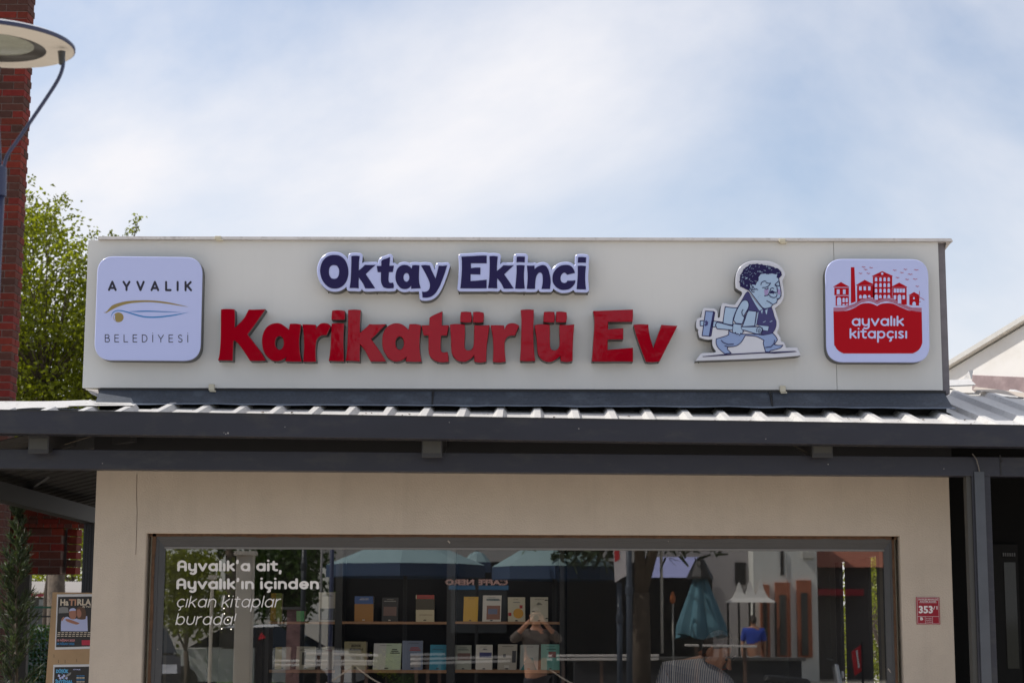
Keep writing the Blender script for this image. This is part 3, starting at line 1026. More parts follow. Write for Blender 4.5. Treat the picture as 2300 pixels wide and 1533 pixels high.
# ================================================================== SIGNS ON THE FASCIA
LY = -.105      # front of letters
def cv(pts, x0, y0, s):
    return [(x0 + a / s, y0 + b / s) for a, b in pts]
def lt(pts, x0, y0, s, sub=3):
    return smooth_loop(cv(pts, x0, y0, s), sub)
def dot(cx, cy, w_, h_):
    pass
S1 = 10.22
RED = [
 ('K', 480, [[(165,148),(250,138),(400,138),(478,148),(488,300),(487,450),(482,572),(600,455),(700,340),(760,230),(800,152),(950,152),(1187,143),(1160,185),(1050,345),(950,490),(780,720),(900,880),(1000,1010),(1100,1150),(1195,1320),(1000,1328),(830,1325),(740,1180),(640,1030),(560,930),(480,855),(455,872),(448,1000),(442,1150),(436,1322),(300,1318),(98,1315),(125,1200),(145,1030),(158,800),(163,500),(162,300)]]),
 ('a', 480, [[(1725,610),(1745,478),(1870,472),(2002,490),(1987,650),(1964,850),(1970,1050),(1987,1200),(2020,1342),(1830,1345),(1640,1335),(1665,1240),(1600,1290),(1520,1325),(1430,1335),(1330,1310),(1220,1225),(1140,1090),(1108,930),(1110,800),(1140,680),(1210,560),(1310,490),(1430,460),(1530,472),(1620,525)], ell(1508,915,100,155,20)]),
 ('r', 670, [[(92,490),(240,490),(400,500),(410,605),(430,550),(500,480),(590,458),(680,475),(750,530),(700,630),(650,740),(560,738),(490,765),(430,840),(405,950),(395,1100),(400,1250),(408,1345),(250,1350),(108,1345),(120,1200),(130,1000),(125,800),(115,650)]]),
 ('i', 670, [[(765,475),(900,462),(1055,472),(1045,600),(1035,850),(1040,1100),(1048,1340),(870,1334),(698,1325),(725,1150),(745,900),(752,700)], [(778,175),(920,162),(1068,180),(1072,280),(1066,380),(920,388),(760,380),(765,270)]]),
 ('k', 670, [[(1140,162),(1280,150),(1435,162),(1425,300),(1415,500),(1415,685),(1500,610),(1580,540),(1630,485),(1800,492),(2020,483),(1900,600),(1780,730),(1672,825),(1800,1000),(1900,1150),(2015,1338),(1840,1343),(1658,1340),(1600,1230),(1520,1080),(1420,950),(1412,1100),(1412,1342),(1250,1330),(1085,1325),(1110,1150),(1128,900),(1138,600),(1142,350)]]),
 ('a', 850, [[(690,615),(708,485),(850,482),(980,510),(965,650),(945,850),(945,1050),(960,1180),(990,1345),(800,1350),(625,1340),(645,1235),(580,1290),(500,1330),(400,1345),(290,1310),(190,1220),(110,1070),(85,930),(90,780),(130,640),(220,530),(330,475),(440,465),(540,490),(620,545)], ell(487,920,97,152,20)]),
 ('t', 850, [[(1470,190),(1462,350),(1455,512),(1615,510),(1600,600),(1570,745),(1440,748),(1430,900),(1430,1060),(1450,1120),(1500,1135),(1585,1120),(1605,1220),(1610,1350),(1450,1360),(1320,1335),(1220,1270),(1165,1180),(1148,1060),(1148,900),(1145,745),(1035,745),(1010,640),(990,512),(1165,508),(1170,350),(1200,315),(1300,262)]]),
 ('ü', 1000, [[(105,500),(200,482),(330,482),(450,500),(455,700),(442,950),(452,1040),(485,1080),(540,1088),(600,1070),(640,1010),(655,900),(662,700),(665,510),(840,515),(1020,508),(1000,650),(970,850),(950,1050),(942,1345),(800,1367),(665,1345),(664,1195),(600,1270),(500,1330),(420,1350),(300,1330),(210,1260),(150,1150),(135,1020),(130,800),(118,650)], [(360,205),(480,198),(595,210),(608,320),(600,440),(480,450),(345,435),(345,320)], [(640,205),(770,200),(885,225),(888,330),(875,440),(750,452),(632,438),(640,330)]]),
 ('r', 1000, [[(1040,510),(1200,508),(1350,515),(1360,605),(1400,520),(1460,475),(1560,462),(1640,485),(1700,520),(1650,630),(1605,745),(1500,750),(1430,780),(1380,850),(1362,950),(1370,1150),(1390,1345),(1240,1364),(1090,1350),(1102,1150),(1102,950),(1085,750),(1060,610)]]),
 ('l', 1160, [[(95,160),(250,148),(400,155),(398,300),(388,600),(392,900),(410,1150),(432,1328),(250,1337),(80,1325),(95,1100),(105,850),(112,500),(108,320)]]),
 ('ü', 1160, [[(412,515),(500,490),(640,487),(765,500),(768,700),(768,900),(775,1000),(800,1065),(870,1090),(940,1060),(980,990),(992,850),(985,700),(982,500),(1150,505),(1330,490),(1315,650),(1300,850),(1292,1100),(1290,1330),(1150,1354),(1015,1330),(1008,1215),(900,1300),(820,1340),(750,1352),(650,1335),(560,1280),(500,1190),(475,1060),(468,900),(450,750),(430,620)], [(632,205),(750,197),(870,205),(878,320),(870,440),(750,448),(618,435),(622,320)], [(915,200),(1040,197),(1150,215),(1160,330),(1140,440),(1020,448),(905,435),(908,320)]]),
 ('E', 1320, [[(122,185),(400,175),(700,162),(1040,150),(1040,300),(1030,432),(470,432),(468,605),(650,590),(818,580),(815,835),(460,838),(460,1075),(750,1050),(1042,1025),(1040,1345),(700,1340),(400,1345),(92,1340),(110,1150),(130,850),(150,550),(150,380),(135,250)]]),
 ('v', 1320, [[(1055,500),(1200,487),(1395,495),(1400,600),(1430,770),(1470,910),(1508,1040),(1560,880),(1620,700),(1670,580),(1690,500),(1880,515),(2062,522),(1950,750),(1800,1040),(1650,1340),(1500,1358),(1335,1350),(1250,1130),(1150,850),(1080,620)]]),
]
W1 = thing('channel_letters', 'raised glossy red letters spelling Karikatürlü on the cream fascia', 'sign lettering', at(880, 820, LY), group='raised red letters on the fascia')
W2 = thing('channel_letters', 'raised glossy red letters spelling Ev, right of the long red word', 'sign lettering', at(1425, 820, LY), group='raised red letters on the fascia')
for ch, x0, loops in RED:
    par = W2 if x0 == 1320 else W1
    ll = [lt(l, x0, 680, S1) for l in loops]
    for l in ll:
        if l is not ll[0] and inside(l[0], ll[0]): pass
    o = slab('letter', ll, LY, .10, [M_red, M_side], par, cham=.0035)
    o['label'] = 'red letter ' + ch
    # small mounting screws under the letter
    bb = [p for p in ll[0]]
    by = max(p[1] for p in bb)
    low = [p for p in bb if p[1] > by - 3]
    xa, xb = min(p[0] for p in low), max(p[0] for p in low)
    scw = MB()
    for px in ([xa + 4, xb - 4] if xb - xa > 24 else [(xa + xb) / 2]):
        q = at(px, by + .5, LY + .04)
        scw.tube([(q.x, LY + .05, q.z + .006), (q.x, LY + .05, q.z - .007)], .0045, 6)
    scw.build('screw', M_screw, o)

S2 = 11.79
NAVY = {
 'Oktay': [
  ('O', 705, [[(540,205),(680,225),(800,310),(880,450),(915,640),(890,830),(810,980),(690,1070),(560,1095),(420,1070),(300,980),(210,840),(165,650),(185,480),(260,330),(390,230)], [(535,472),(610,490),(655,560),(670,650),(655,750),(610,820),(535,838),(460,820),(410,740),(398,650),(412,550),(460,490)]]),
  ('k', 705, [[(990,235),(1100,225),(1212,235),(1195,400),(1190,615),(1280,540),(1350,468),(1490,472),(1635,470),(1520,570),(1372,712),(1480,870),(1622,1085),(1490,1092),(1358,1090),(1300,960),(1190,800),(1185,950),(1190,1088),(1070,1080),(945,1080),(970,900),(985,650),(992,400)]]),
  ('t', 860, [[(187,262),(180,400),(172,492),(292,488),(262,655),(160,658),(152,780),(150,870),(165,930),(205,945),(268,935),(290,1020),(282,1082),(130,1090),(20,1060),(-30,980),(-52,870),(-50,660),(-138,658),(-163,497),(-42,495),(-42,375),(0,330),(90,300)]]),
  ('a', 860, [[(765,570),(778,480),(870,472),(968,485),(960,620),(955,800),(965,950),(1003,1085),(870,1092),(745,1098),(752,1015),(680,1085),(580,1108),(470,1080),(390,990),(340,870),(335,740),(370,600),(440,510),(540,470),(640,478),(720,520)], ell(623,798,78,115,18)]),
  ('y', 860, [[(1010,485),(1120,472),(1245,487),(1290,610),(1395,830),(1440,650),(1478,487),(1590,492),(1700,480),(1640,680),(1560,900),(1480,1080),(1380,1230),(1270,1310),(1150,1335),(1048,1330),(1045,1250),(1035,1175),(1110,1180),(1180,1160),(1225,1110),(1245,1030),(1235,930),(1190,820),(1110,660)]]),
 ],
 'Ekinci': [
  ('E', 1020, [[(192,250),(450,238),(700,222),(862,225),(862,425),(442,425),(448,555),(560,540),(697,538),(695,722),(437,715),(435,895),(650,880),(862,860),(860,1088),(500,1090),(165,1088),(185,900),(205,600),(205,400)]]),
  ('k', 1020, [[(935,240),(1045,232),(1157,245),(1140,420),(1133,630),(1230,550),(1305,478),(1440,485),(1583,480),(1450,600),(1325,718),(1440,880),(1578,1092),(1440,1098),(1315,1095),(1250,960),(1145,820),(1138,950),(1145,1092),(1020,1085),(897,1083),(925,900),(938,650),(942,400)]]),
  ('i', 1020, [[(1652,480),(1755,472),(1868,482),(1852,650),(1850,850),(1870,1095),(1740,1102),(1617,1095),(1640,850),(1655,650)], [(1658,250),(1765,245),(1875,252),(1870,400),(1760,395),(1652,400)]]),
  ('n', 1170, [[(158,487),(260,490),(360,485),(362,580),(450,510),(580,472),(670,500),(730,600),(770,750),(790,900),(770,1105),(650,1105),(545,1105),(570,980),(580,850),(570,730),(540,680),(505,668),(460,690),(410,770),(385,900),(375,1100),(260,1105),(155,1103),(175,900),(178,700)]]),
  ('c', 1170, [[(1432,680),(1400,590),(1340,510),(1260,475),(1150,470),(1030,500),(920,590),(850,710),(835,850),(860,960),(940,1060),(1050,1120),(1150,1130),(1270,1110),(1370,1040),(1430,950),(1445,875),(1340,885),(1230,885),(1210,930),(1150,948),(1080,925),(1050,850),(1060,760),(1110,690),(1165,672),(1200,700),(1220,730),(1330,705)]]),
  ('i', 1170, [[(1505,495),(1610,488),(1722,500),(1705,700),(1705,900),(1725,1115),(1600,1115),(1475,1110),(1495,900),(1505,700)], [(1515,265),(1620,258),(1728,270),(1720,412),(1610,408),(1505,412)]]),
 ]}
for word, letters in NAVY.items():
    outl = []
    for ch, x0, loops in letters:
        outl.append((ch, [lt(l, x0, 555, S2) for l in loops]))
    # white backing board: the letters grown by 7 px
    segs = []
    allp = [p for _, ll in outl for l in ll for p in l]
    for _, ll in outl:
        for l in ll:
            for i in range(0, len(l)):
                a, b = l[i], l[(i + 1) % len(l)]
                segs.append((a[0], a[1], b[0], b[1]))
    if word == 'Oktay': segs.append((843, 647, 862, 647))
    x0, x1 = min(p[0] for p in allp) - 11, max(p[0] for p in allp) + 11
    y0, y1 = min(p[1] for p in allp) - 11, max(p[1] for p in allp) + 11
    st = .8
    X, Y = np.meshgrid(np.arange(x0, x1, st), np.arange(y0, y1, st))
    fld = segdist(X, Y, segs) - 6.9
    # close the enclosed counters: everything the outside cannot reach is board
    Hh, Ww = fld.shape
    seen = np.zeros((Hh, Ww), bool)
    stack = [(0, 0)]
    seen[0, 0] = True
    while stack:
        i, j = stack.pop()
        for a, b in ((i + 1, j), (i - 1, j), (i, j + 1), (i, j - 1)):
            if 0 <= a < Hh and 0 <= b < Ww and not seen[a, b] and fld[a, b] > 0:
                seen[a, b] = True
                stack.append((a, b))
    fld = np.where((fld > 0) & ~seen, -1.0, fld)
    bl = contour(fld, x0, y0, st)
    bl = max(bl, key=lambda l: abs(area(l)))
    sl_ = [bl[0]]
    for p in bl[1:]:
        if (Vector(p) - Vector(sl_[-1])).length > 1.3: sl_.append(p)
    bl = [sl_]
    t = thing('word_sign', 'white cloud-edged board with navy blue lettering reading ' + word, 'sign', at((x0 + x1) / 2, y1, LY), group='cloud-edged name boards')
    slab('backing_board', bl, LY, .10, [M_white, M_side], t, cham=.004)
    for ch, ll in outl:
        o = slab('letter', ll, LY - .003, .0025, [M_navy, M_navy], t)
        o['label'] = 'navy letter ' + ch
    scw = MB()
    for px, py in (((738, 656), (847, 658.5)) if word == 'Oktay' else ((1031.5, 658.5), (1177, 660.5), (1319, 660))):
        q = at(px, py, LY + .06)
        scw.tube([(q.x, LY + .07, q.z + .01), (q.x, LY + .07, q.z - .006)], .004, 6)
    scw.build('screw', M_screw, t)

# --- left square board
def rrect(pts, r, n=9):
    """rounded quad, points clockwise in pixels"""
    P = [Vector(p) for p in pts]
    res = []
    for i in range(4):
        a, b, c = P[i - 1], P[i], P[(i + 1) % 4]
        u, v = (a - b).normalized(), (c - b).normalized()
        p0, p1 = b + u * r, b + v * r
        for k in range(n + 1):
            t = k / n
            # superellipse-like corner
            q = (1 - t) ** 2 * p0 + 2 * t * (1 - t) * b + t * t * p1
            cc = b + (u + v) * r
            q = cc + (q - cc).normalized() * (r * (1 + 0.035 * math.sin(math.pi * t) ** 2)) if True else q
            res.append((q.x, q.y))
    return res
def push(p, dx, dy): return (p[0] + dx, p[1] + dy)
lb = thing('square_sign', 'white rounded square board reading AYVALIK BELEDİYESİ at the left end', 'sign', at(333, 808, LY))
slab('board', [rrect([(219.5, 575), (455.5, 577.5), (450, 810.5), (211, 808.5)], 37)], LY, .10, [M_white, M_side], lb, cham=.004)
def pr(name, loops, m, par, k=1, dy=.0012):
    return slab(name, loops, LY - dy * k, dy * .8, [m, m], par)
tl_ = text_loops('AYVALIK', 242.5, 431, 654.2, 23, .22, gap=.62)
tl_ = [[(p[0] , p[1] + (p[0] - 242) * .004 - 1) for p in l] for l in tl_]
pr('lettering', tl_, M_black, lb)
tl_ = text_loops('BELEDİYESİ', 235.5, 422.5, 769, 17.5, .10, gap=.68)
tl_ = [[(p[0], p[1] + (p[0] - 235) * .004 - 1) for p in l] for l in tl_]
pr('lettering', tl_, M_black, lb)
c3 = lambda pts: smooth_loop(cv(pts, 180, 520, 3.966), 4)
pr('swoosh', [c3([(207,720),(235,712),(262,680),(300,650),(400,622),(520,612),(640,613),(760,625),(860,645),(968,671),(860,655),(760,640),(640,628),(520,630),(420,643),(330,672),(260,708),(235,724)])], M_gold, lb)
pr('swoosh', [c3([(273,770),(280,735),(300,710),(340,698),(400,706),(480,730),(560,750),(640,756),(740,750),(860,735),(968,716),(860,744),(740,762),(640,768),(560,762),(480,742),(400,716),(340,706),(305,716),(284,738)])], M_blue, lb)
pr('swoosh', [c3([(430,712),(520,705),(620,704),(760,710),(900,715),(760,716),(620,713),(520,714)])], M_blue, lb, 2)
pr('fruit', [ell(180 + 341 / 3.966, 520 + 763 / 3.966, 46 / 3.966, 43 / 3.966, 28)], M_gold, lb)
pr('fruit_highlight', [c3([(303,740),(298,765),(310,790),(318,797),(309,770),(312,745)])], M_white, lb, 2)

# --- right square board
rb_ = thing('square_sign', 'white rounded square board with red townscape reading ayvalık kitapçısı', 'sign', at(1970, 812, LY))
c6 = lambda pts: cv(pts, 1820, 520, 4.035)
slab('board', [rrect(c6([(133, 247), (1068, 250), (1084, 1186), (146, 1183)]), 37.5)], LY, .10, [M_white, M_side], rb_, cham=.004)
def wave(off, amp=1.0):
    return [(210, 690 + off), (300, 690 + off), (400, 655 + off), (460, 615 + off), (530, 600 + off), (575, 612 + off), (607, 630 + off), (640, 612 + off), (690, 600 + off), (750, 615 + off), (830, 655 + off), (920, 690 + off), (1010, 692 + off)]
body = [(210, 722), (320, 718), (400, 690), (460, 655), (540, 648), (607, 672), (650, 652), (740, 650), (820, 685), (900, 715), (1010, 725), (1015, 985)] + [(905 + 110 * math.cos(R(t)), 990 + 113 * math.sin(R(t))) for t in (8, 22, 36, 50, 64, 78, 90)] + [(325 - 110 * math.cos(R(t)), 990 + 113 * math.sin(R(t))) for t in (90, 78, 64, 50, 36, 22, 8)]
pr('red_field', [smooth_loop(c6(body), 4)], M_redp, rb_)
for k in range(4):
    off = [-1, 7, 15, 24][k]
    top = wave(off); bot = [(x, y + 4.5) for x, y in wave(off)]
    l = smooth_loop(c6(top), 3, 60)
    ups = [c6([p])[0] for p in top]
    pr('page_line', [c6(top + bot[::-1])], M_redp, rb_)
def B(name, pts): pr(name, [c6(pts)], M_redp, rb_)
blds = [
 [(207,500),(278,457),(352,498),(350,502),(207,502)], [(218,508),(350,508),(350,576),(218,576)], [(230,582),(350,582),(350,668),(230,672)],
 [(368,323),(400,323),(412,634),(368,650)],
 [(416,483),(493,437),(578,478),(576,484),(416,488)], [(424,490),(574,486),(585,600),(540,598),(470,610),(424,640)],
 [(560,402),(652,358),(746,400),(746,405),(560,406)], [(567,408),(742,406),(742,605),(700,598),(640,610),(607,628),(570,608)],
 [(733,500),(806,462),(878,500),(876,504),(733,505)], [(745,508),(872,506),(875,662),(840,660),(780,625),(745,608)],
 [(893,575),(940,547),(986,573),(984,578),(893,578)], [(898,580),(984,578),(986,670),(930,668),(898,664)]]
for b in blds: B('building_print', b)
wins = [(240,524,266,566),(296,524,320,566),(442,496,466,532),(483,496,505,532),(524,496,546,532),
        (756,516,778,552),(782,516,804,552),(808,516,830,552),(834,516,858,552),(756,576,778,612),(836,576,858,612),(932,594,946,612)]
ww = [[(a, b), (c, b), (c, d), (a, d)] for a, b, c, d in wins]
def arch(x0, y0, x1, y1):
    r_ = (x1 - x0) / 2
    return [(x0, y1), (x0, y0 + r_)] + [(x0 + r_ - r_ * math.cos(math.pi * k / 6), y0 + r_ - r_ * math.sin(math.pi * k / 6)) for k in range(1, 6)] + [(x1, y0 + r_), (x1, y1)]
for yy in (414, 466, 516): ww += [arch(x, yy, x + 22, yy + 36) for x in (585, 625, 663, 700)]
ww += [arch(x, 572, x + 24, 604) for x in (623, 663, 700)] + [arch(583, 568, 614, 618), arch(443, 574, 466, 606), arch(476, 570, 512, 604), arch(522, 574, 546, 596)]
ww += [arch(242, 594, 280, 668), arch(292, 600, 312, 640), arch(320, 600, 340, 640), [(292,654),(312,654),(312,666),(292,668)], [(322,654),(342,652),(342,662),(322,664)], arch(792, 570, 824, 650), arch(926, 634, 956, 670), ell(652, 381, 11, 11, 10)]
pr('window_print', [c6(l) for l in ww], M_white, rb_, 2)
sails = []
cx_, cy_ = 988, 592
for a in (-88, 30, 100, 170): sails.append([(cx_, cy_), (cx_ + 52 * math.cos(R(a)) * (1 if a < 100 else .35), cy_ + 52 * math.sin(R(a)))])
sails.append([(982, 640), (1000, 634)])
pr('windmill_sail', stroke_loops([c6(l) for l in sails], 1.0, .25), M_redp, rb_)
birds = [(483,322),(502,345),(551,328),(455,380),(526,380),(765,352),(790,418),(830,373),(862,344),(905,388),(960,348),(950,432),(877,435),(970,497)]
bl_ = []
for i, (bx, by) in enumerate(birds):
    s = 15 if i not in (9, 10, 11) else 19
    bl_ += stroke_loops([c6([(bx - s, by - 3), (bx - s * .4, by - 5), (bx, by + 3), (bx + s * .5, by - 3), (bx + s, by - 1)])], 1.0, .25)
pr('bird_print', bl_, M_redp, rb_)
pr('lettering', text_loops('ayvalık', 1820 + 376 / 4.035, 1820 + 848 / 4.035, 520 + 855 / 4.035, 17.5, .215, gap=.14), M_white, rb_, 2)
pr('lettering', text_loops('kitapçısı', 1820 + 356 / 4.035, 1820 + 877 / 4.035, 520 + 968 / 4.035, 17.5, .215, gap=.14), M_white, rb_, 2)

# --- cut-out cartoon man
cm = thing('cutout_figure', 'white cut-out board with a striding cartoon man carrying drawing boards', 'sign', at(1680, 805, LY))
S5 = 5.677
c5 = lambda pts: cv(pts, 1540, 560, S5)
s5 = lambda pts, c=38: smooth_loop(c5(pts), 3, c)
M_cb = [mat('print_pale_blue', (0.37, 0.50, 0.68), 0.4), mat('print_mid_blue', (0.25, 0.34, 0.58), 0.4), mat('print_indigo', (0.04, 0.035, 0.15), 0.3), mat('print_lilac', (0.34, 0.27, 0.5), 0.3)]
M_board2 = mat('white_board_warm', (0.62, 0.63, 0.70), 0.25)
slab('backing_board', [s5([(125,1420),(190,1335),(230,1318),(345,1315),(390,1302),(345,1230),(340,1145),(290,1150),(240,1143),(175,1120),(158,1050),(165,1025),(135,990),(140,900),(165,875),(200,865),(215,775),(240,745),(320,750),(370,755),(405,790),(412,870),(435,865),(450,740),(465,695),(495,682),(560,698),(630,703),(680,630),(720,570),(715,538),(680,520),(640,490),(636,400),(650,300),(700,215),(790,160),(880,145),(960,148),(1060,150),(1150,180),(1210,215),(1262,290),(1265,340),(1235,400),(1245,460),(1255,570),(1240,640),(1200,700),(1140,750),(1170,850),(1195,930),(1190,1000),(1165,1060),(1210,1120),(1215,1170),(1260,1185),(1280,1250),(1410,1250),(1440,1275),(1462,1335),(1420,1357),(900,1392),(320,1413)], 50)], LY, .10, [M_board2, M_side], cm, cham=.003)
def fill(name, pts, mi, k, w_=10.5, c=38):
    l = s5(pts, c)
    pr(name, [l], M_cb[mi], cm, k, .0006)
    if w_:
        pr(name + '_outline', stroke_loops([l + [l[0]]], w_ / S5, .33), M_navy, cm, k + .6, .0006)
fill('trousers', [(550,1030),(600,1060),(745,1080),(900,1080),(990,1090),(1110,1065),(1150,1110),(1172,1150),(1130,1210),(1180,1222),(1240,1220),(1200,1258),(1080,1290),(1070,1305),(1020,1305),(990,1200),(1000,1160),(940,1125),(880,1105),(760,1095),(710,1180),(640,1230),(540,1240),(530,1270),(580,1320),(500,1330),(420,1260),(390,1200),(390,1140),(520,1100),(550,1080)], 1, 1)
fill('set_square_bar', [(185,910),(235,905),(228,975),(185,972)], 0, 1)
fill('set_square_bar', [(345,910),(400,918),(480,930),(380,985),(330,980)], 0, 1)
fill('set_square_side', [(355,790),(372,802),(325,1100),(303,1108)], 2, 1)
fill('set_square_head', [(255,785),(355,792),(300,1106),(210,1098)], 1, 2)
fill('set_square_hole', [(245,915),(265,905),(288,925),(280,965),(250,978),(238,960),(255,945)], 2, 3, 0)
fill('drawing_board', [(505,730),(580,740),(660,745),(610,870),(600,965),(540,955),(475,940),(490,820)], 0, 1)
fill('jacket', [(795,535),(765,560),(720,640),(660,740),(760,770),(910,790),(920,870),(900,960),(1060,975),(1050,1040),(980,1030),(900,1060),(990,1085),(1060,1080),(1115,1055),(1150,990),(1155,920),(1130,850),(1115,790),(1095,735),(1040,750),(985,755),(880,660)], 2, 2, 5)
fill('drawing_board', [(790,775),(905,790),(880,975),(720,985),(760,880)], 0, 3)
fill('board_edge', [(918,795),(932,798),(900,972),(885,972)], 0, 3, 3)
fill('shirt', [(800,540),(850,600),(920,690),(985,760),(940,782),(880,690)], 0, 3, 4)
fill('shirt', [(958,785),(985,768),(975,822)], 0, 4, 0)
fill('shirt', [(1015,768),(1025,775),(1040,755),(1045,760),(1035,828),(1022,812)], 0, 4, 0)
fill('sleeve', [(760,642),(720,660),(680,720),(640,800),(610,900),(640,940),(720,950),(750,870),(740,850),(800,745),(805,690),(790,655)], 0, 4)
fill('face', [(940,310),(1060,300),(1170,310),(1192,400),(1205,470),(1218,560),(1200,620),(1172,640),(1160,680),(1110,705),(1090,735),(1030,752),(980,740),(900,640),(810,520),(815,450),(860,440),(890,450),(910,400)], 0, 4)
fill('cheek', [(1000,520),(1060,500),(1050,570),(1010,590)], 3, 6, 0)
fill('cheek', [(1175,500),(1210,520),(1205,580),(1175,570)], 3, 6, 0)
hair = [(690,430),(685,400),(700,330),(730,275),(760,230),(800,205),(850,190),(905,188),(960,190),(1030,198),(1090,210),(1150,235),(1200,262),(1228,320),(1190,372),(1165,350),(1175,318),(1100,305),(1040,315),(1000,300),(960,310),(935,345),(925,410),(905,400),(890,450),(820,430),(800,520),(740,490),(690,470)]
rr = random.Random(5)
hl = []
for i, p in enumerate(smooth_loop(hair, 4, 60)):
    hl.append((p[0] + rr.uniform(-7, 7), p[1] + rr.uniform(-7, 7)))
pr('hair', [c5(hl)], M_navy, cm, 6, .0006)
curl = []
for k in range(130):
    x, y = rr.uniform(700, 1200), rr.uniform(200, 470)
    if inside((x, y), hair) and inside((x - 14, y), hair) and inside((x + 14, y), hair) and inside((x, y + 14), hair):
        a = rr.uniform(-.9, .4)
        curl.append([(x, y), (x + 11 * math.cos(a), y + 11 * math.sin(a))])
pr('hair_curl', stroke_loops([c5(l) for l in curl], .75, .25), M_cb[0], cm, 8, .0006)
strokes = [[(960,450),(965,425),(990,408),(1005,402),(1025,408)], [(1028,425),(1060,432),(1085,430),(1062,460),(1045,475),(1015,485),(980,487)], [(1010,505),(1035,508),(1055,490)],
 [(1190,400),(1145,440),(1140,455),(1165,475),(1170,530),(1165,555)], [(1150,455),(1200,468),(1200,440),(1192,420)], [(1070,545),(1085,500),(1105,490),(1125,498)],
 [(1070,550),(1045,585),(1005,592)], [(1060,575),(1085,605),(1130,615),(1160,600),(1165,570)], [(1035,655),(1065,670),(1105,695)], [(1165,625),(1175,630),(1195,625),(1218,590)],
 [(815,450),(825,500),(850,540),(875,545)], [(885,560),(890,590)], [(840,450),(850,480),(845,510),(870,520)], [(860,470),(880,510),(900,505),(920,512)],
 [(730,765),(715,800),(725,840),(750,860),(800,780)], [(650,1165+0),(650,1165)]]
strokes = [s for s in strokes if len(s) > 2]
strokes += [[(455,1158),(480,1185),(540,1210),(610,1205)], [(1135,1155),(1125,1200),(1090,1240),(1020,1248)], [(610,1235),(540,1240),(500,1228)]]
pr('ink_line', stroke_loops([c5(s) for s in strokes], 1.7, .35), M_navy, cm, 8, .0006)
pr('moustache', [s5([(1075,550),(1085,528),(1110,522),(1135,540),(1160,542),(1155,555),(1125,555),(1120,570),(1105,558),(1080,562)])], M_navy, cm, 8, .0006)
fill('paper_roll', [(380,960),(400,925),(480,945),(600,975),(720,985),(850,985),(940,988),(975,1000),(985,1030),(960,1075),(900,1075),(800,1045),(720,1025),(590,1025),(400,1010)], 0, 5)
fill('paper_sheet', [(915,962),(1062,978),(1050,1038),(990,1028),(960,990)], 0, 5, 4)
pr('roll_spiral', stroke_loops([c5([(905,1050),(905,1015),(935,985),(970,1000),(978,1030),(955,1060),(925,1055),(925,1025),(945,1015),(955,1030),(940,1045)])], 1.2, .3), M_navy, cm, 8, .0006)
fill('hand', [(610,945),(710,958),(708,1005),(745,1050),(730,1045),(720,1075),(700,1065),(690,1095),(665,1070),(655,1082),(635,1055),(620,1068),(598,1050),(602,990)], 0, 7, 7)
pr('ground_line', [c5([(215,1362),(480,1335),(700,1324),(1000,1308),(1395,1293),(1420,1304),(1140,1326),(1000,1322),(700,1338),(220,1370)])], M_navy, cm, 6, .0006)
fill('shirt_button', [(982,928),(1020,910),(1022,916),(988,932)], 0, 4, 0)
fill('shirt_button', [(1070,920),(1104,905),(1108,912),(1076,926)], 0, 4, 0)
specks = []
for k in range(90):
    x, y = rr.uniform(400, 1180), rr.uniform(330, 1290)
    if inside((x, y), [(550,1060),(745,1085),(1110,1075),(1160,1150),(1010,1240),(1000,1160),(880,1110),(760,1100),(640,1220),(400,1200),(400,1140)]) or inside((x, y), [(940,330),(1160,330),(1190,600),(1080,740),(980,720),(830,530),(930,420)]):
        specks.append([(x, y), (x + rr.uniform(-4, 4), y + rr.uniform(-4, 4))])
pr('ink_speck', stroke_loops([c5(s) for s in specks], .6, .2), M_navy, cm, 5.3, .0006)
scw = MB()
for px, py in ((1569.5, 813.5), (1575, 806), (1679.5, 806.5), (1788, 800.5)):
    q = at(px, py, LY + .06); scw.tube([(q.x, LY + .07, q.z + .01), (q.x, LY + .07, q.z - .004)], .004, 6)
scw.build('screw', M_screw, cm)

# --- address plate on the wall
ap = thing('address_plate', 'small red plate with white house number 353 on the beige wall', 'plate', at(2084, 1370, 0))
M_pw = mat('print_white', (0.75, 0.72, 0.72), 0.4)
M_plate = mat('plate_red', (0.30, 0.012, 0.028), 0.3)
a, b = at(2059, 1401, -.004), at(2110, 1340, -.004)
w = MB(); w.box(a.x, b.x, -.006, -.001, a.z, b.z); bevel(w.build('plate', M_plate, ap), .002)
W_, H_ = b.x - a.x, b.z - a.z
yy = -.0066
w = MB()
for (x0, x1, z0, z1) in ((.05, .95, .975, .985), (.05, .95, .02, .03), (.04, .05, .02, .985), (.95, .96, .02, .985), (.12, .88, .79, .80), (.05, .95, .285, .295), (.36, .37, .03, .285), (.67, .68, .03, .285)):
    w.face([(a.x + W_ * x0, yy, a.z + H_ * z0), (a.x + W_ * x1, yy, a.z + H_ * z0), (a.x + W_ * x1, yy, a.z + H_ * z1), (a.x + W_ * x0, yy, a.z + H_ * z1)])
w.build('border', M_pw, ap)
font_mesh('lettering', '150 EVLER MAHALLESİ', a.x + W_ * .08, yy, a.z + H_ * .885, H_ * .060, M_pw, ap, width=W_ * .84, bold=.02)
font_mesh('lettering', 'ATATÜRK BULVARI', a.x + W_ * .16, yy, a.z + H_ * .815, H_ * .055, M_pw, ap, width=W_ * .68, bold=.02)
font_mesh('house_number', '353', a.x + W_ * .09, yy, a.z + H_ * .42, H_ * .26, M_pw, ap, width=W_ * .60, bold=.05)
font_mesh('house_number', '/1', a.x + W_ * .72, yy, a.z + H_ * .55, H_ * .13, M_pw, ap, width=W_ * .18, bold=.02)
font_mesh('lettering', 'B', a.x + W_ * .15, yy, a.z + H_ * .16, H_ * .10, M_pw, ap, width=W_ * .12, bold=.06)
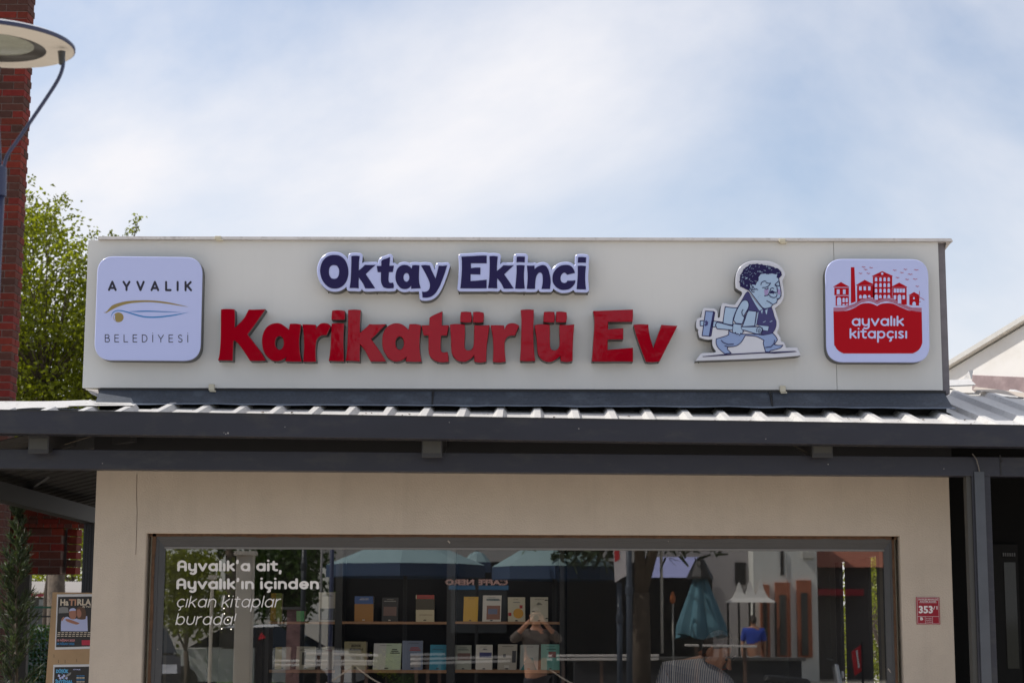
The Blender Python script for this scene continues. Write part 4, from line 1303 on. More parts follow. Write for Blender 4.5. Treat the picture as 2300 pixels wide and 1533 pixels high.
for i, s in enumerate(('AYVALIK', 'BELEDİYESİ', '10400')):
    font_mesh('lettering', s, a.x + W_ * .40, yy, a.z + H_ * (.21 - i * .07), H_ * .035, M_pw, ap, width=W_ * .24)

# --- vinyl lettering on the pane
M_vinyl = mat('vinyl_white', (0.72, 0.70, 0.68), 0.5)
vl = thing('window_lettering', 'white vinyl lettering stuck on the upper left of the shop window', 'lettering', at(400, 1400, GLASS_Y))
def vin(s, x0, x1, base, xh, w_, sh=0.0, gap=.16):
    l = text_loops(s, x0, x1, base, xh, w_, gap=gap, shear=sh)
    slab('lettering', l, GLASS_Y - .003, .0, [M_vinyl, M_vinyl], vl)
cx8 = lambda X: 330 + X / 4.342
cy8 = lambda Y: 1180 + Y / 4.342
vin('Âyvalık’a ait,', cx8(296), cx8(1318), cy8(443), 18.7, .27, gap=.13)
vin('Âyvalık’ın içinden', cx8(288), cx8(1678), cy8(618), 18.7, .27, gap=.13)
vin('çıkan kitaplar', cx8(284), cx8(1290), cy8(795), 20.0, .13, .22, gap=.2)
vin('burada!', cx8(276), cx8(850), cy8(966), 20.0, .13, .22, gap=.2)

# ================================================================== FOLIAGE
def leaf_mesh(centers, size, rng, jitter=.5, droop=.3, aspect=.62):
    """many small folded leaves, returned as MB"""
    mb = MB()
    V, Fc = mb.v, mb.f
    for c in centers:
        s = size * rng.uniform(.6, 1.25)
        d = Vector((rng.gauss(0, 1), rng.gauss(0, 1), rng.gauss(0, .7) - droop)).normalized()
        n = d.cross(Vector((rng.gauss(0, 1), rng.gauss(0, 1), rng.gauss(0, 1)))).normalized()
        u = d.cross(n) * .25 * s
        a, b = c, c + d * s
        m = c + d * s * .45
        k = len(V)
        V += [tuple(a), tuple(m + n * s * aspect * .5 + u), tuple(b), tuple(m - n * s * aspect * .5 + u)]
        Fc.append((k, k + 1, k + 2, k + 3))
        mb.m.append(0)
    return mb
M_leaf = mat('leaf_spring', (0.155, 0.175, 0.012), 0.45, island=.45, transl=.55, spec=.4)
M_leaf2 = mat('leaf_dark', (0.035, 0.065, 0.012), 0.5, island=.5, transl=.35, spec=.3)
M_bark = mat('bark', (0.10, 0.075, 0.055), 0.95, var=.35, vscale=12, bump=.01, bscale=30)
M_bark2 = mat('bark_pale', (0.16, 0.13, 0.10), 0.95, var=.35, vscale=12)
def twiggy_tree(name, label, base, crown_pts, nleaf, size, spread, m, rng, trunk_r=.16, group=None, mbark=None, top=None):
    t = thing(name, label, 'tree', base, group)
    mbark = mbark or M_bark
    c = sum(crown_pts, Vector()) / len(crown_pts)
    fork = Vector((base[0], base[1], base[2] + (c.z - base[2]) * .45))
    w = MB()
    w.tube([base, base + (fork - base) * .5 + Vector((.05, .02, 0)), fork], [trunk_r, trunk_r * .85, trunk_r * .7], 10)
    w.build('trunk', mbark, t, smooth=True)
    br = MB()
    limbs = []
    for k in range(7):
        q = crown_pts[rng.randrange(len(crown_pts))]
        e = fork + (q - fork) * .62
        mid = fork + (e - fork) * .5 + Vector((rng.uniform(-.2, .2), rng.uniform(-.2, .2), .15))
        br.tube([fork, mid, e], [trunk_r * .4, trunk_r * .24, trunk_r * .12], 7)
        limbs += [mid, e]
    for q in crown_pts:
        l = min(limbs, key=lambda a: (a - q).length)
        mid = l + (q - l) * .5 + Vector((rng.uniform(-.08, .08), rng.uniform(-.08, .08), rng.uniform(-.05, .1)))
        br.tube([l, mid, q], [.016, .010, .004], 4, cap=False)
    br.build('branches', mbark, t)
    L = []
    per = nleaf // len(crown_pts)
    for q in crown_pts:
        for _ in range(per):
            L.append(q + Vector((rng.gauss(0, spread), rng.gauss(0, spread), rng.gauss(0, spread * .8))))
    leaf_mesh(L, size, rng).build('crown', m, t)
    return t
def in_poly_pts(poly, n, ya, yb, rng):
    xs, ys = [p[0] for p in poly], [p[1] for p in poly]
    r = []
    while len(r) < n:
        x, y = rng.uniform(min(xs), max(xs)), rng.uniform(min(ys), max(ys))
        if inside((x, y), poly):
            r.append(at(x, y, rng.uniform(ya, yb)))
    return r
rt = random.Random(11)
poly = [(-90, 1000), (-90, 560), (-20, 470), (40, 455), (62, 450), (90, 505), (112, 470), (140, 462), (158, 490), (170, 540), (200, 570), (235, 590), (330, 640), (400, 760), (430, 900), (380, 1050), (100, 1060)]
cp = in_poly_pts(poly, 240, 12.5, 16.5, rt)
sprigs = [at(205, 532, 14), at(212, 522, 14), at(240, 535, 14), at(250, 524, 14), at(262, 534, 14), at(309, 490, 14), at(306, 500, 14), at(303, 515, 14.), at(288, 524, 14), at(152, 452, 13), at(143, 446, 13), at(66, 440, 13), at(128, 452, 13), at(70, 400, 14)]
tb = at(120, 1400, 14.5); tb.z = 0
twiggy_tree('plane_tree', 'sunlit yellow-green tree between the brick tower and the sign box', tb, cp, 33000, .086, .20, M_leaf, rt, .17, 'trees behind the shop')
# thin leafy shoots on its top
L = []
for q in sprigs:
    L += [q + Vector((rt.gauss(0, .035), rt.gauss(0, .04), rt.gauss(0, .045))) for _ in range(16)]
tp = [o for o in COL.objects if o.name == 'plane_tree'][0]
leaf_mesh(L, .06, rt).build('shoots', M_leaf, tp)
w = MB()
for q in sprigs[:9]:
    w.tube([q + Vector((rt.uniform(-.08, .02), .05, -.35)), q + Vector((0, 0, -.12)), q], [.008, .005, .003], 4, cap=False)
w.build('twigs', M_bark, tp)
poly = [(100, 1345), (60, 1300), (80, 1150), (150, 1100), (260, 1120), (300, 1250), (260, 1345)]
cp = in_poly_pts(poly, 70, 21, 25, rt)
tb = at(102, 1400, 23); tb.z = 0
twiggy_tree('garden_tree', 'loose green tree seen low between the black post and brick box', tb, cp, 4500, .10, .30, M_leaf, rt, .05, 'trees behind the shop')
# trees on the right that show through the side door of the shop
for nm, lab, poly, ya, yb, nl, m_ in (
    ('broadleaf_tree', 'light green leafy tree seen through the rightmost gap of the shop window', [(1925, 1400), (1930, 1240), (1965, 1225), (2010, 1250), (2020, 1330), (1975, 1345)], 15, 18, 2600, M_leaf),
    ('hedge_tree', 'dense bushy tree low behind the right side door of the shop', [(1870, 1520), (1875, 1350), (1905, 1320), (1950, 1310), (2000, 1350), (2010, 1520)], 17, 21, 5000, M_leaf)):
    cp = in_poly_pts(poly, 45, ya, yb, rt)
    tb = sum(cp, Vector()) / len(cp); tb = Vector((tb.x + .1, tb.y + .3, 0))
    twiggy_tree(nm, lab, tb, cp, nl, .09, .22, m_, rt, .07, 'trees right of the shop')

# ================================================================== BRICK TOWER AND PORTAL
def brick_mat():
    m = bpy.data.materials.new('brick_red')
    m.use_nodes = True
    nt = m.node_tree
    b = nt.nodes['Principled BSDF']
    b.inputs['Roughness'].default_value = .85
    b.inputs['Specular IOR Level'].default_value = .2
    oi = nt.nodes.new('ShaderNodeObjectInfo')
    r = nt.nodes.new('ShaderNodeValToRGB')
    r.color_ramp.elements[0].color = (0.075, 0.034, 0.026, 1)
    r.color_ramp.elements[1].color = (0.22, 0.036, 0.020, 1)
    e = r.color_ramp.elements.new(.5); e.color = (0.15, 0.030, 0.018, 1)
    e = r.color_ramp.elements.new(.28); e.color = (0.10, 0.04, 0.03, 1)
    e = r.color_ramp.elements.new(.8); e.color = (0.19, 0.024, 0.020, 1)
    n = nt.nodes.new('ShaderNodeTexNoise')
    n.inputs['Scale'].default_value = 30
    n.inputs['Detail'].default_value = 6
    tcn = nt.nodes.new('ShaderNodeTexCoord')
    mr = nt.nodes.new('ShaderNodeMapRange')
    mr.inputs['To Min'].default_value = .7
    mr.inputs['To Max'].default_value = 1.3
    vm = nt.nodes.new('ShaderNodeVectorMath'); vm.operation = 'SCALE'
    bp = nt.nodes.new('ShaderNodeBump'); bp.inputs['Distance'].default_value = .004
    nt.links.new(tcn.outputs['Object'], n.inputs['Vector'])
    nt.links.new(oi.outputs['Random'], r.inputs[0])
    nt.links.new(r.outputs[0], vm.inputs[0])
    nt.links.new(n.outputs['Fac'], mr.inputs['Value'])
    nt.links.new(mr.outputs[0], vm.inputs['Scale'])
    nt.links.new(vm.outputs[0], b.inputs['Base Color'])
    nt.links.new(n.outputs['Fac'], bp.inputs['Height'])
    nt.links.new(bp.outputs[0], b.inputs['Normal'])
    return m
M_brick = brick_mat()
M_mortar = mat('mortar', (0.21, 0.15, 0.13), .95, var=.15, vscale=8)
def brick_mesh(name, sx, sy, sz):
    w = MB().box(-sx / 2, sx / 2, -sy / 2, sy / 2, -sz / 2, sz / 2)
    me = bpy.data.meshes.new(name)
    me.from_pydata(w.v, [], w.f); me.materials.append(M_brick)
    return me
BH, JT = .0745, .011
mesh_s = brick_mesh('stretcher', .215, .103, BH - JT)
mesh_h = brick_mesh('header', .103, .215, BH - JT)
TY = 5.3
tx = at(63, 10, TY).x          # right front edge
TWD = .26
tower = thing('brick_tower', 'tall red brick chimney tower at the left edge behind the street lamp', 'tower', (tx - .35, TY + .13, 0))
w = MB(); w.box(tx - .80, tx - .008, TY + .008, TY + TWD - .008, 0, 8.6)
w.build('mortar_core', M_mortar, tower)
rb2 = random.Random(2)
def put_brick(me, x, y, z, parent, rot=0):
    o = bpy.data.objects.new('brick', me)
    o.location = (x, y + rb2.uniform(-.002, .002), z)
    o.rotation_euler = (0, 0, rot)
    return attach(o, parent)
nz = int(8.55 / BH)
stuffb = MB()
for k in range(nz):
    z = .04 + BH * k + BH / 2
    vis = 3.55 < z < 7.75
    odd = k % 2
    row = []
    if odd:
        row = [(mesh_s, tx - .1075, TY + .0515, 0, .215, .103), (mesh_s, tx - .1075 - .226, TY + .0515, 0, .215, .103), (mesh_s, tx - .0515, TY + .103 + .011 + .073, R(90), .103, .146)]
    else:
        row = [(mesh_h, tx - .0515, TY + .1075, 0, .103, .215), (mesh_s, tx - .103 - .011 - .1075, TY + .0515, 0, .215, .103), (mesh_s, tx - .114 - .215 - .011 - .1075, TY + .0515, 0, .215, .103)]
    for me, x, y, rot, sx, sy in row:
        if vis:
            if rot:
                o = put_brick(mesh_s, x, y, z, tower, rot); o.scale = (.68, 1, 1)
            else:
                put_brick(me, x, y, z, tower)
        else:
            stuffb.box(x - sx / 2, x + sx / 2, y - sy / 2, y + sy / 2, z - (BH - JT) / 2, z + (BH - JT) / 2)
tag(stuffb.build('brickwork', M_brick, tower), kind='stuff')
# portal under the canopy
PY = 6.6
port = thing('brick_portal', 'low red brick portal with a hanging brick box, under the left canopy', 'portal', at(60, 1290, PY))
def brick_wall(px0, py0, px1, py1, Y, dep, parent, soldier=False):
    a, b = at(px0, py1, Y), at(px1, py0, Y)
    w = MB(); w.box(a.x + .006, b.x - .006, Y + .008, Y + dep, a.z + .004, b.z - .004); w.build('mortar_core', M_mortar, parent)
    if soldier:
        n = max(1, round((b.x - a.x) / BH)); st = (b.x - a.x) / n
        me = brick_mesh('soldier', st - .010, .103, b.z - a.z)
        for i in range(n):
            put_brick(me, a.x + st * (i + .5), Y + .0515, (a.z + b.z) / 2, parent)
        return
    rows = max(1, round((b.z - a.z) / BH)); h = (b.z - a.z) / rows
    for r_ in range(rows):
        x = a.x - (.113 if r_ % 2 else 0)
        while x < b.x - .02:
            x0, x1 = max(x, a.x), min(x + .215, b.x)
            if x1 - x0 > .03:
                me = brick_mesh('part_brick', x1 - x0, .103, h - .011) if x1 - x0 < .21 or abs(h - BH) > .006 else mesh_s
                put_brick(me, (x0 + x1) / 2, Y + .0515, a.z + h * (r_ + .5), parent)
            x += .226
brick_wall(-60, 1138, 208, 1158, PY, .25, port)
brick_wall(-60, 1158, 208, 1163, PY - .02, .27, port, True)
brick_wall(-60, 1164, 208, 1176, PY + .02, .22, port)
brick_wall(-60, 1176, 208, 1184, PY - .005, .25, port, True)
brick_wall(-10, 1185, 141, 1289, PY + .03, .30, port)
a, b = at(142, 1289, PY + .03), at(142, 1185, PY + .03)
for k in range(6):
    h = (b.z - a.z) / 6
    me = brick_mesh('end_brick', .10, .215, h - .011)
    o = put_brick(me, a.x + .055, PY + .22, a.z + h * (k + .5), port)
brick_wall(-90, 1178, 12, 1533, PY - .12, .25, port)
a, b = at(-400, 1120, PY), at(205, 1120, PY)
MB().box(a.x, b.x, PY - .7, PY + 2.6, 2.86, 2.97).build('shade_slab', mat('slab_dark', (.05, .045, .04), .8), port)  # slab added over the portal to keep skylight off its bricks
MB().box(a.x, at(-20, 1120, PY).x, PY + 1.6, PY + 1.7, 0, 2.86).build('back_wall', mat('slab_dark', (0, 0, 0)), port)

# ================================================================== LOW BACKGROUND ON THE LEFT
sh = thing('market_shed', 'long shed with pale corrugated roof, low behind the pinboard', 'shed', at(120, 1380, 17))
a, b = at(-200, 1331, 16.5), at(330, 1331, 16.5)
ztop = at(100, 1307, 18).z
w = MB()
n = 90
for k in range(n):
    x0, x1 = a.x + (b.x - a.x) * k / n, a.x + (b.x - a.x) * (k + 1) / n
    m_ = (x0 + x1) / 2
    for (p, q, hh) in ((x0, m_, 0), (m_, x1, 1)):
        z0, z1 = (0, .03) if hh == 0 else (.03, 0)
        w.face([(p, 16.5, a.z + z0), (q, 16.5, a.z + z1), (q, 18.4, ztop + z1), (p, 18.4, ztop + z0)])
w.build('roof', mat('shed_roof', (.62, .57, .52), .6, var=.06), sh)
w = MB(); w.box(a.x, b.x, 16.46, 16.52, a.z - .05, a.z); w.build('red_gutter', mat('red_strip', (.35, .03, .05), .5), sh)
w = MB(); w.box(a.x, b.x, 17.2, 17.3, 0, a.z - .05); w.build('wall', mat('shed_wall_grey', (.17, .175, .18), .8, var=.2, vscale=3), sh)
for px in (60, 98, 150):
    p = at(px, 1352, 17.1)
    w = MB(); w.box(p.x - .09, p.x + .05, 17.15, 17.19, p.z - .05, p.z + .05); w.build('window', mat('pale_pane', (.55, .62, .68), .3), sh)
p = at(102, 1300, 16.2)
w = MB(); w.tube([(p.x, 16.3, 0), (p.x, 16.3, a.z), (p.x + .02, 16.3, a.z + .35)], [.05, .045, .03], 8); w.build('vent_pipe', M_bark, sh)
fn = thing('mesh_fence', 'green railing with ivy hedge behind the young conifer', 'fence', at(60, 1400, 11.5))
a, b = at(-150, 1362, 11.5), at(260, 1362, 11.5)
w = MB(); w.box(a.x, b.x, 11.5, 11.54, a.z - .012, a.z + .012); w.build('rail', mat('fence_green', (.02, .10, .06), .5), fn)
zr = at(60, 1383, 11.5).z
w = MB(); w.box(a.x, b.x, 11.5, 11.54, zr - .012, zr + .008); w.build('rail', M_dark, fn)
for k in range(5):
    X = a.x + (b.x - a.x) * (k + .5) / 5
    w = MB(); w.box(X - .02, X + .02, 11.54, 11.58, 0, a.z + .02); w.build('post', mat('fence_green', (0, 0, 0)), fn)
zr = at(60, 1402, 11.5).z
w = MB()
X = a.x
while X < b.x:
    w.box(X, X + .004, 11.45, 11.455, 0, zr); X += .05
for k in range(24): w.box(a.x, b.x, 11.456, 11.46, zr - .004 - k * .06, zr - k * .06)
tag(w.build('wire_mesh', mat('fence_green', (0, 0, 0)), fn), kind='stuff')
L = []
for _ in range(9000):
    L.append(Vector((rt.uniform(a.x, b.x), rt.uniform(11.62, 12.0), rt.uniform(0.3, zr))))
iv = leaf_mesh(L, .06, rt).build('ivy', M_leaf2)
tag(iv, 'dark green ivy hedge filling the wire fence beside the conifer', 'hedge')
# parked cars glimpsed between fence and shed
def car(name, label, x, y, zrot, col, group=None):
    t = thing(name, label, 'car', (x, y, 0), group)
    prof = [(-2.1, .35), (-2.15, .75), (-1.95, .95), (-1.25, 1.05), (-.65, 1.42), (.6, 1.46), (1.35, 1.1), (2.0, .98), (2.12, .7), (2.1, .35)]
    c_, s_ = math.cos(zrot), math.sin(zrot)
    T = lambda px_, py_, pz_: (x + px_ * c_ - py_ * s_, y + px_ * s_ + py_ * c_, pz_ + .0)
    w = MB()
    low = [p if p[1] < 1.02 else (p[0], 1.0) for p in prof]
    for sgn in (-1, 1):
        w.face([T(p[0], .84 * sgn, p[1]) for p in low][::sgn])
    for p, q in zip(low, low[1:] + low[:1]):
        w.face([T(p[0], -.84, p[1]), T(q[0], -.84, q[1]), T(q[0], .84, q[1]), T(p[0], .84, p[1])])
    bevel(w.build('body', col, t), .04, 3)
    w = MB()
    cab = [(-1.25, 1.02), (-.62, 1.40), (.58, 1.44), (1.3, 1.02)]
    for sgn in (-1, 1):
        w.face([T(p[0], (.80 if p[1] < 1.1 else .62) * sgn, p[1]) for p in cab][::sgn])
    for p, q in zip(cab, cab[1:]):
        a_, b_ = (.80 if p[1] < 1.1 else .62), (.80 if q[1] < 1.1 else .62)
        w.face([T(p[0], -a_, p[1]), T(q[0], -b_, q[1]), T(q[0], b_, q[1]), T(p[0], a_, p[1])])
    w.build('windows', mat('car_glass', (.02, .025, .03), .05), t)
    w = MB(); w.hexa([T(-.60, -.60, 1.41), T(.56, -.60, 1.45), T(.56, .60, 1.45), T(-.60, .60, 1.41), T(-.5, -.52, 1.46), T(.46, -.52, 1.49), T(.46, .52, 1.49), T(-.5, .52, 1.46)])
    w.build('roof', col, t)
    for px_ in (-1.35, 1.3):
        for sgn in (-1, 1):
            w = MB(); c0_ = Vector(T(px_, .80 * sgn, .33)); ax = Vector((-s_, c_, 0)) * sgn
            w.lathe(c0_ - ax * .12, [(.0, 0), (.33, 0), (.33, .2), (.2, .21), (0, .18)], 18, axis=ax)
            w.build('wheel', mat('tyre', (.02, .02, .02), .8), t)
    for sgn in (-1, 1):
        w = MB(); w.hexa([T(2.05, .45 * sgn, .70), T(2.13, .45 * sgn, .70), T(2.13, .78 * sgn, .70), T(2.05, .78 * sgn, .70), T(2.0, .45 * sgn, .86), T(2.10, .45 * sgn, .84), T(2.08, .78 * sgn, .84), T(2.0, .78 * sgn, .86)])
        w.build('headlight', mat('lamp_glass', (.7, .7, .72), .1), t)
    return t
car('parked_car', 'grey parked car half hidden behind green railing at lower left', at(75, 1385, 13.6).x, 14.2, .1, mat('car_grey', (.16, .17, .18), .25, coat=1))

# pinboard with posters
M_kraft = mat('board_kraft', (0.46, 0.31, 0.18), .85, var=.08, vscale=5)
PB = 1.3
a, b = at(113, 1533, PB), at(330, 1329, PB)
pb_ = thing('notice_board', 'brown notice board leaning at the shop corner', 'board', ((a.x + b.x) / 2 - .1, PB, 0))
w = MB()
lt0, lb0 = at(118, 1329, PB), at(111, 1533, PB)
w.hexa([(lb0.x - .06, PB, .15), (WL - .03, PB, .15), (WL - .03, PB + .02, .15), (lb0.x - .06, PB + .02, .15), (lt0.x, PB, lt0.z), (WL - .03, PB, lt0.z - .005), (WL - .03, PB + .02, lt0.z - .005), (lt0.x, PB + .02, lt0.z)])
w.build('panel', M_kraft, pb_)
w = MB()
for px, py in ((131, 1484), (146, 1484), (172, 1482), (121, 1472)):
    p = at(px, py, PB - .001)
    w.face([(p.x, PB - .0012, p.z - .012), (p.x + .003, PB - .0012, p.z - .012), (p.x + .001, PB - .0012, p.z + .012), (p.x - .001, PB - .0012, p.z + .012)])
w.build('tear_mark', M_dark, pb_)
M_paper = mat('poster_paper', (.74, .74, .77), .5)
M_pblack = mat('poster_black', (.018, .015, .018), .35)
def poster(label, quad, inner):
    t = thing('poster', label, 'poster', at(quad[0][0], quad[0][1], PB - .003), group='posters on the notice board')
    slabY(quad, PB - .003, M_paper, t, 'sheet'); slabY(inner, PB - .0042, M_pblack, t, 'printed_field')
    return t
def slabY(poly, Y, m, par, name, pix=True):
    return slab(name, [poly], Y, .0008, [m, m], par, pix=pix)
X2 = lambda X: X / 3.803
Y2 = lambda Y: 1130 + Y / 3.803
q2 = lambda pts: [(X2(a), Y2(b)) for a, b in pts]
p1 = poster('black poster with a hugging pair, upper one on the brown board', q2([(487,775),(830,770),(810,1238),(468,1247)]), q2([(497,796),(830,792),(812,1218),(478,1226)]))
M_cream, M_peach, M_skin, M_hair, M_pk, M_sky, M_rs = mat('ink_cream', (.72, .62, .5), .5), mat('ink_peach', (.55, .28, .18), .5), mat('ink_skin', (.42, .19, .13), .5), mat('ink_hair', (.12, .06, .035), .5), mat('ink_pink', (.6, .25, .28), .5), mat('ink_sky', (.03, .2, .45), .5), mat('ink_red', (.5, .02, .06), .5)
def pp(name, pts, m, par, k=1, c=60): return slab(name, [smooth_loop(q2(pts), 3, c)], PB - .0042 - .0009 * k, .0006, [m, m], par)
pp('shirt', [(535,985),(575,965),(610,985),(660,980),(720,960),(745,960),(750,1088),(700,1090),(520,1088),(522,1010)], M_white, p1)
pp('face', [(592,905),(625,892),(650,910),(655,950),(640,985),(610,985),(590,955)], M_skin, p1, 2)
pp('white_hair', [(590,920),(600,898),(630,892),(650,905),(645,915),(615,915)], M_white, p1, 3)
pp('hair', [(655,895),(690,878),(725,900),(735,950),(730,985),(700,990),(660,985),(650,940)], M_hair, p1, 2)
pp('face', [(658,905),(680,900),(695,930),(690,965),(670,975),(656,950)], M_skin, p1, 3)
pp('arm', [(560,985),(600,990),(680,1020),(650,1032),(570,1005)], M_skin, p1, 3)
pp('hand', [(525,985),(545,965),(550,975),(530,1005)], M_skin, p1, 3)
pp('badge', [(503,890),(540,882),(580,888),(588,932),(500,936)], mat('ink_grey', (.25, .25, .25), .5), p1, 1)
pp('red_box', [(698,1165),(800,1165),(800,1208),(698,1208)], M_rs, p1, 1)
def ptxt(s, X, Yb, h, wd, m, par, bold=.03, k=2):
    a_ = at(X2(X), Y2(Yb), PB)
    sc = 4000 / (12.05 + PB)
    font_mesh('lettering', s, a_.x, PB - .0042 - .0009 * k, a_.z, h / 3.803 / sc, m, par, bold=bold, width=wd / 3.803 / sc if wd else None)
ptxt('Ha', 514, 868, 52, 70, M_cream, p1, .05)
ptxt('TI', 590, 868, 52, 62, M_peach, p1, .05)
ptxt('RLA', 658, 866, 52, 118, M_cream, p1, .05)
ptxt('By Peri', 706, 886, 14, 70, M_cream, p1)
ptxt('10 NİSAN 2025', 484, 1175, 17, 152, M_pk, p1, .06)
ptxt('24 NİSAN 2025', 484, 1204, 17, 152, M_sky, p1, .06)
for i in range(3):
    w = MB()
    for j in range(9):
        a_ = at(X2(495 + j * 32 - i * 3), Y2(1104 + i * 15), PB)
        w.face([(a_.x, PB - .0056, a_.z), (a_.x + .02, PB - .0056, a_.z), (a_.x + .02, PB - .0056, a_.z + .005), (a_.x, PB - .0056, a_.z + .005)])
    tag(w.build('small_print', M_cream, p1), kind='stuff')
p2 = poster('dark poster with blue DÜŞÜK title, lower one on the brown board', q2([(456,1375),(820,1370),(805,1900),(430,1900)]), q2([(466,1395),(820,1390),(800,1900),(445,1900)]))
M_cyan = mat('ink_cyan', (.10, .42, .72), .5)
ptxt('DÜŞÜK', 480, 1443, 26, 106, M_cyan, p2, .09)
ptxt('İHTİMAL', 474, 1533, 26, 150, M_cyan, p2, .09)
ptxt('AYVALIK', 626, 1420, 9, 64, M_white, p2, .05)
for i, (x, y) in enumerate(((505, 1470), (535, 1485), (568, 1490), (515, 1492), (548, 1470))):
    pp('dice', [(x - 8, y - 14), (x + 10, y - 8), (x + 6, y + 12), (x - 12, y + 4)], M_white, p2)
pp('feather', [(545,1505),(560,1470),(590,1445),(608,1440),(600,1460),(570,1480)], mat('ink_grey', (0, 0, 0), .5), p2)
for i, m_ in enumerate((M_sky, M_cream, M_sky, M_cream, M_sky)):
    w = MB()
    for j in range(3):
        a_ = at(X2(655 + j * 24), Y2(1474 + i * 17), PB)
        w.face([(a_.x, PB - .0056, a_.z), (a_.x + .018, PB - .0056, a_.z), (a_.x + .018, PB - .0056, a_.z + .007), (a_.x, PB - .0056, a_.z + .007)])
    tag(w.build('small_print', m_, p2), kind='stuff')

# young conifer
con = thing('conifer_sapling', 'slim young dark conifer growing beside the brick portal', 'tree', at(30, 1800, 2.6))
tr0 = at(28, 1560, 2.6); tr0.z = 0
tip = at(50, 1152, 2.6)
w = MB(); pth = [Vector((tr0.x, 2.6, 0)) + (tip - Vector((tr0.x, 2.6, 0))) * t + Vector((.03 * math.sin(t * 5), 0, 0)) for t in [k / 8 for k in range(9)]]
w.tube(pth, [.022 - .0024 * k for k in range(9)], 7); w.build('trunk', M_bark2, con, smooth=True)
w = MB(); br = MB()
for k in range(170):
    t = rt.uniform(.08, 1.0)
    base = pth[0] + (pth[-1] - pth[0]) * t
    ln = (.07 + .42 * (1 - t) ** .7) * rt.uniform(.45, 1.0)
    a_ = rt.uniform(0, 2 * math.pi)
    d = Vector((math.cos(a_), math.sin(a_), .75 + .7 * t)).normalized()
    e = base + d * ln
    br.tube([base, e], [.005, .002], 3, cap=False)
    for j in range(36):
        q = base + (e - base) * rt.uniform(.15, 1.05)
        dd = (d + Vector((rt.gauss(0, .5), rt.gauss(0, .5), rt.gauss(.2, .4)))).normalized()
        s = rt.uniform(.04, .09); n_ = dd.cross(Vector((rt.gauss(0, 1), rt.gauss(0, 1), rt.gauss(0, 1)))).normalized() * .006
        w.face([q - n_, q + n_, q + dd * s])
w.build('foliage', mat('conifer_green', (.06, .085, .045), .6, island=.4, transl=.25), con)
br.build('branches', M_bark2, con)

# ================================================================== STREET LAMP (near, upper left)
LD = 6.35
def atd(px, py, d): return at(px, py, CAMP.y + d)
lc = atd(-15, 99, LD)
lamp = thing('street_lamp', 'street lamp with a flat white disc head and curved dark arms', 'street lamp', (lc.x, lc.y, 0))
M_lw = mat('lamp_white', (.62, .59, .53), .45, var=.05, vscale=4)
M_lb = mat('lamp_blue', (.035, .045, .10), .4)
ax = Vector((.01, -.028, 1)).normalized()
RD = 187 / 4000 * LD
MB().lathe(lc, [(0, .038), (RD * .5, .034), (RD * .93, .016), (RD * .985, .008)], 64, axis=ax).build('top_cover', mat('lamp_top', (.75, .75, .75), .4), lamp, smooth=True)
MB().lathe(lc, [(RD * .985, .008), (RD, .004), (RD, -.006), (RD * .985, -.009)], 64, axis=ax).build('rim', M_lb, lamp, smooth=True)
MB().lathe(lc, [(RD * .985, -.009), (RD * .66, -.014), (RD * .645, -.014)], 64, axis=ax).build('underside', M_lw, lamp, smooth=True)
MB().lathe(lc, [(RD * .645, -.014), (RD * .64, -.004), (RD * .5, -.002), (RD * .47, .004)], 48, axis=ax).build('reflector_ring', mat('ring_dark', (.045, .043, .04), .3), lamp, smooth=True)
MB().lathe(lc, [(RD * .5, -.001), (RD * .3, -.006), (0, -.008)], 48, axis=ax).build('lens', mat('lens_frost', (.30, .32, .27), .2, var=.15, vscale=14), lamp, smooth=True)
polex = lc.x - .005
sock = atd(6, 410, LD)
for ang in (0, 115, 235):
    def rot(v):
        d = v - Vector((sock.x - .012, lc.y, 0))
        c_, s_ = math.cos(R(ang)), math.sin(R(ang))
        return Vector((sock.x - .012 + d.x * c_ - d.y * s_, lc.y + d.x * s_ + d.y * c_, v.z))
    P = [atd(142, 122, LD), atd(141.5, 148, LD), atd(132, 176, LD), atd(110, 212, LD), atd(72, 268, LD), atd(40, 315, LD), atd(17, 348, LD), atd(8, 378, LD)]
    # smooth the arm
    Q = []
    for i in range(len(P) - 1):
        p0, p1, p2, p3 = P[max(i - 1, 0)], P[i], P[i + 1], P[min(i + 2, len(P) - 1)]
        for k in range(5):
            t = k / 5
            Q.append(.5 * ((2 * p1) + (p2 - p0) * t + (2 * p0 - 5 * p1 + 4 * p2 - p3) * t * t + (3 * p1 - p0 - 3 * p2 + p3) * t ** 3))
    Q.append(P[-1])
    w = MB(); w.tube([rot(q) for q in Q], .0068, 10)
    arm = w.build('arm', M_lb, lamp, smooth=True)
    w = MB(); w.tube([rot(atd(138.5, 116, LD)), rot(atd(139, 145, LD))], [.0145, .0105], 12)
    w.build('socket', mat('lamp_grey', (.05, .05, .048), .5), arm)
w = MB(); w.tube([(sock.x - .012, lc.y, atd(0, 440, LD).z), (sock.x - .012, lc.y, atd(0, 376, LD).z), (sock.x - .012, lc.y, atd(0, 372, LD).z)], [.027, .024, .012], 16); w.build('collar', M_lb, lamp)
w = MB(); w.tube([(sock.x - .012, lc.y, 0), (sock.x - .012, lc.y, atd(0, 440, LD).z)], .021, 16); w.build('pole', M_lb, lamp, smooth=True)

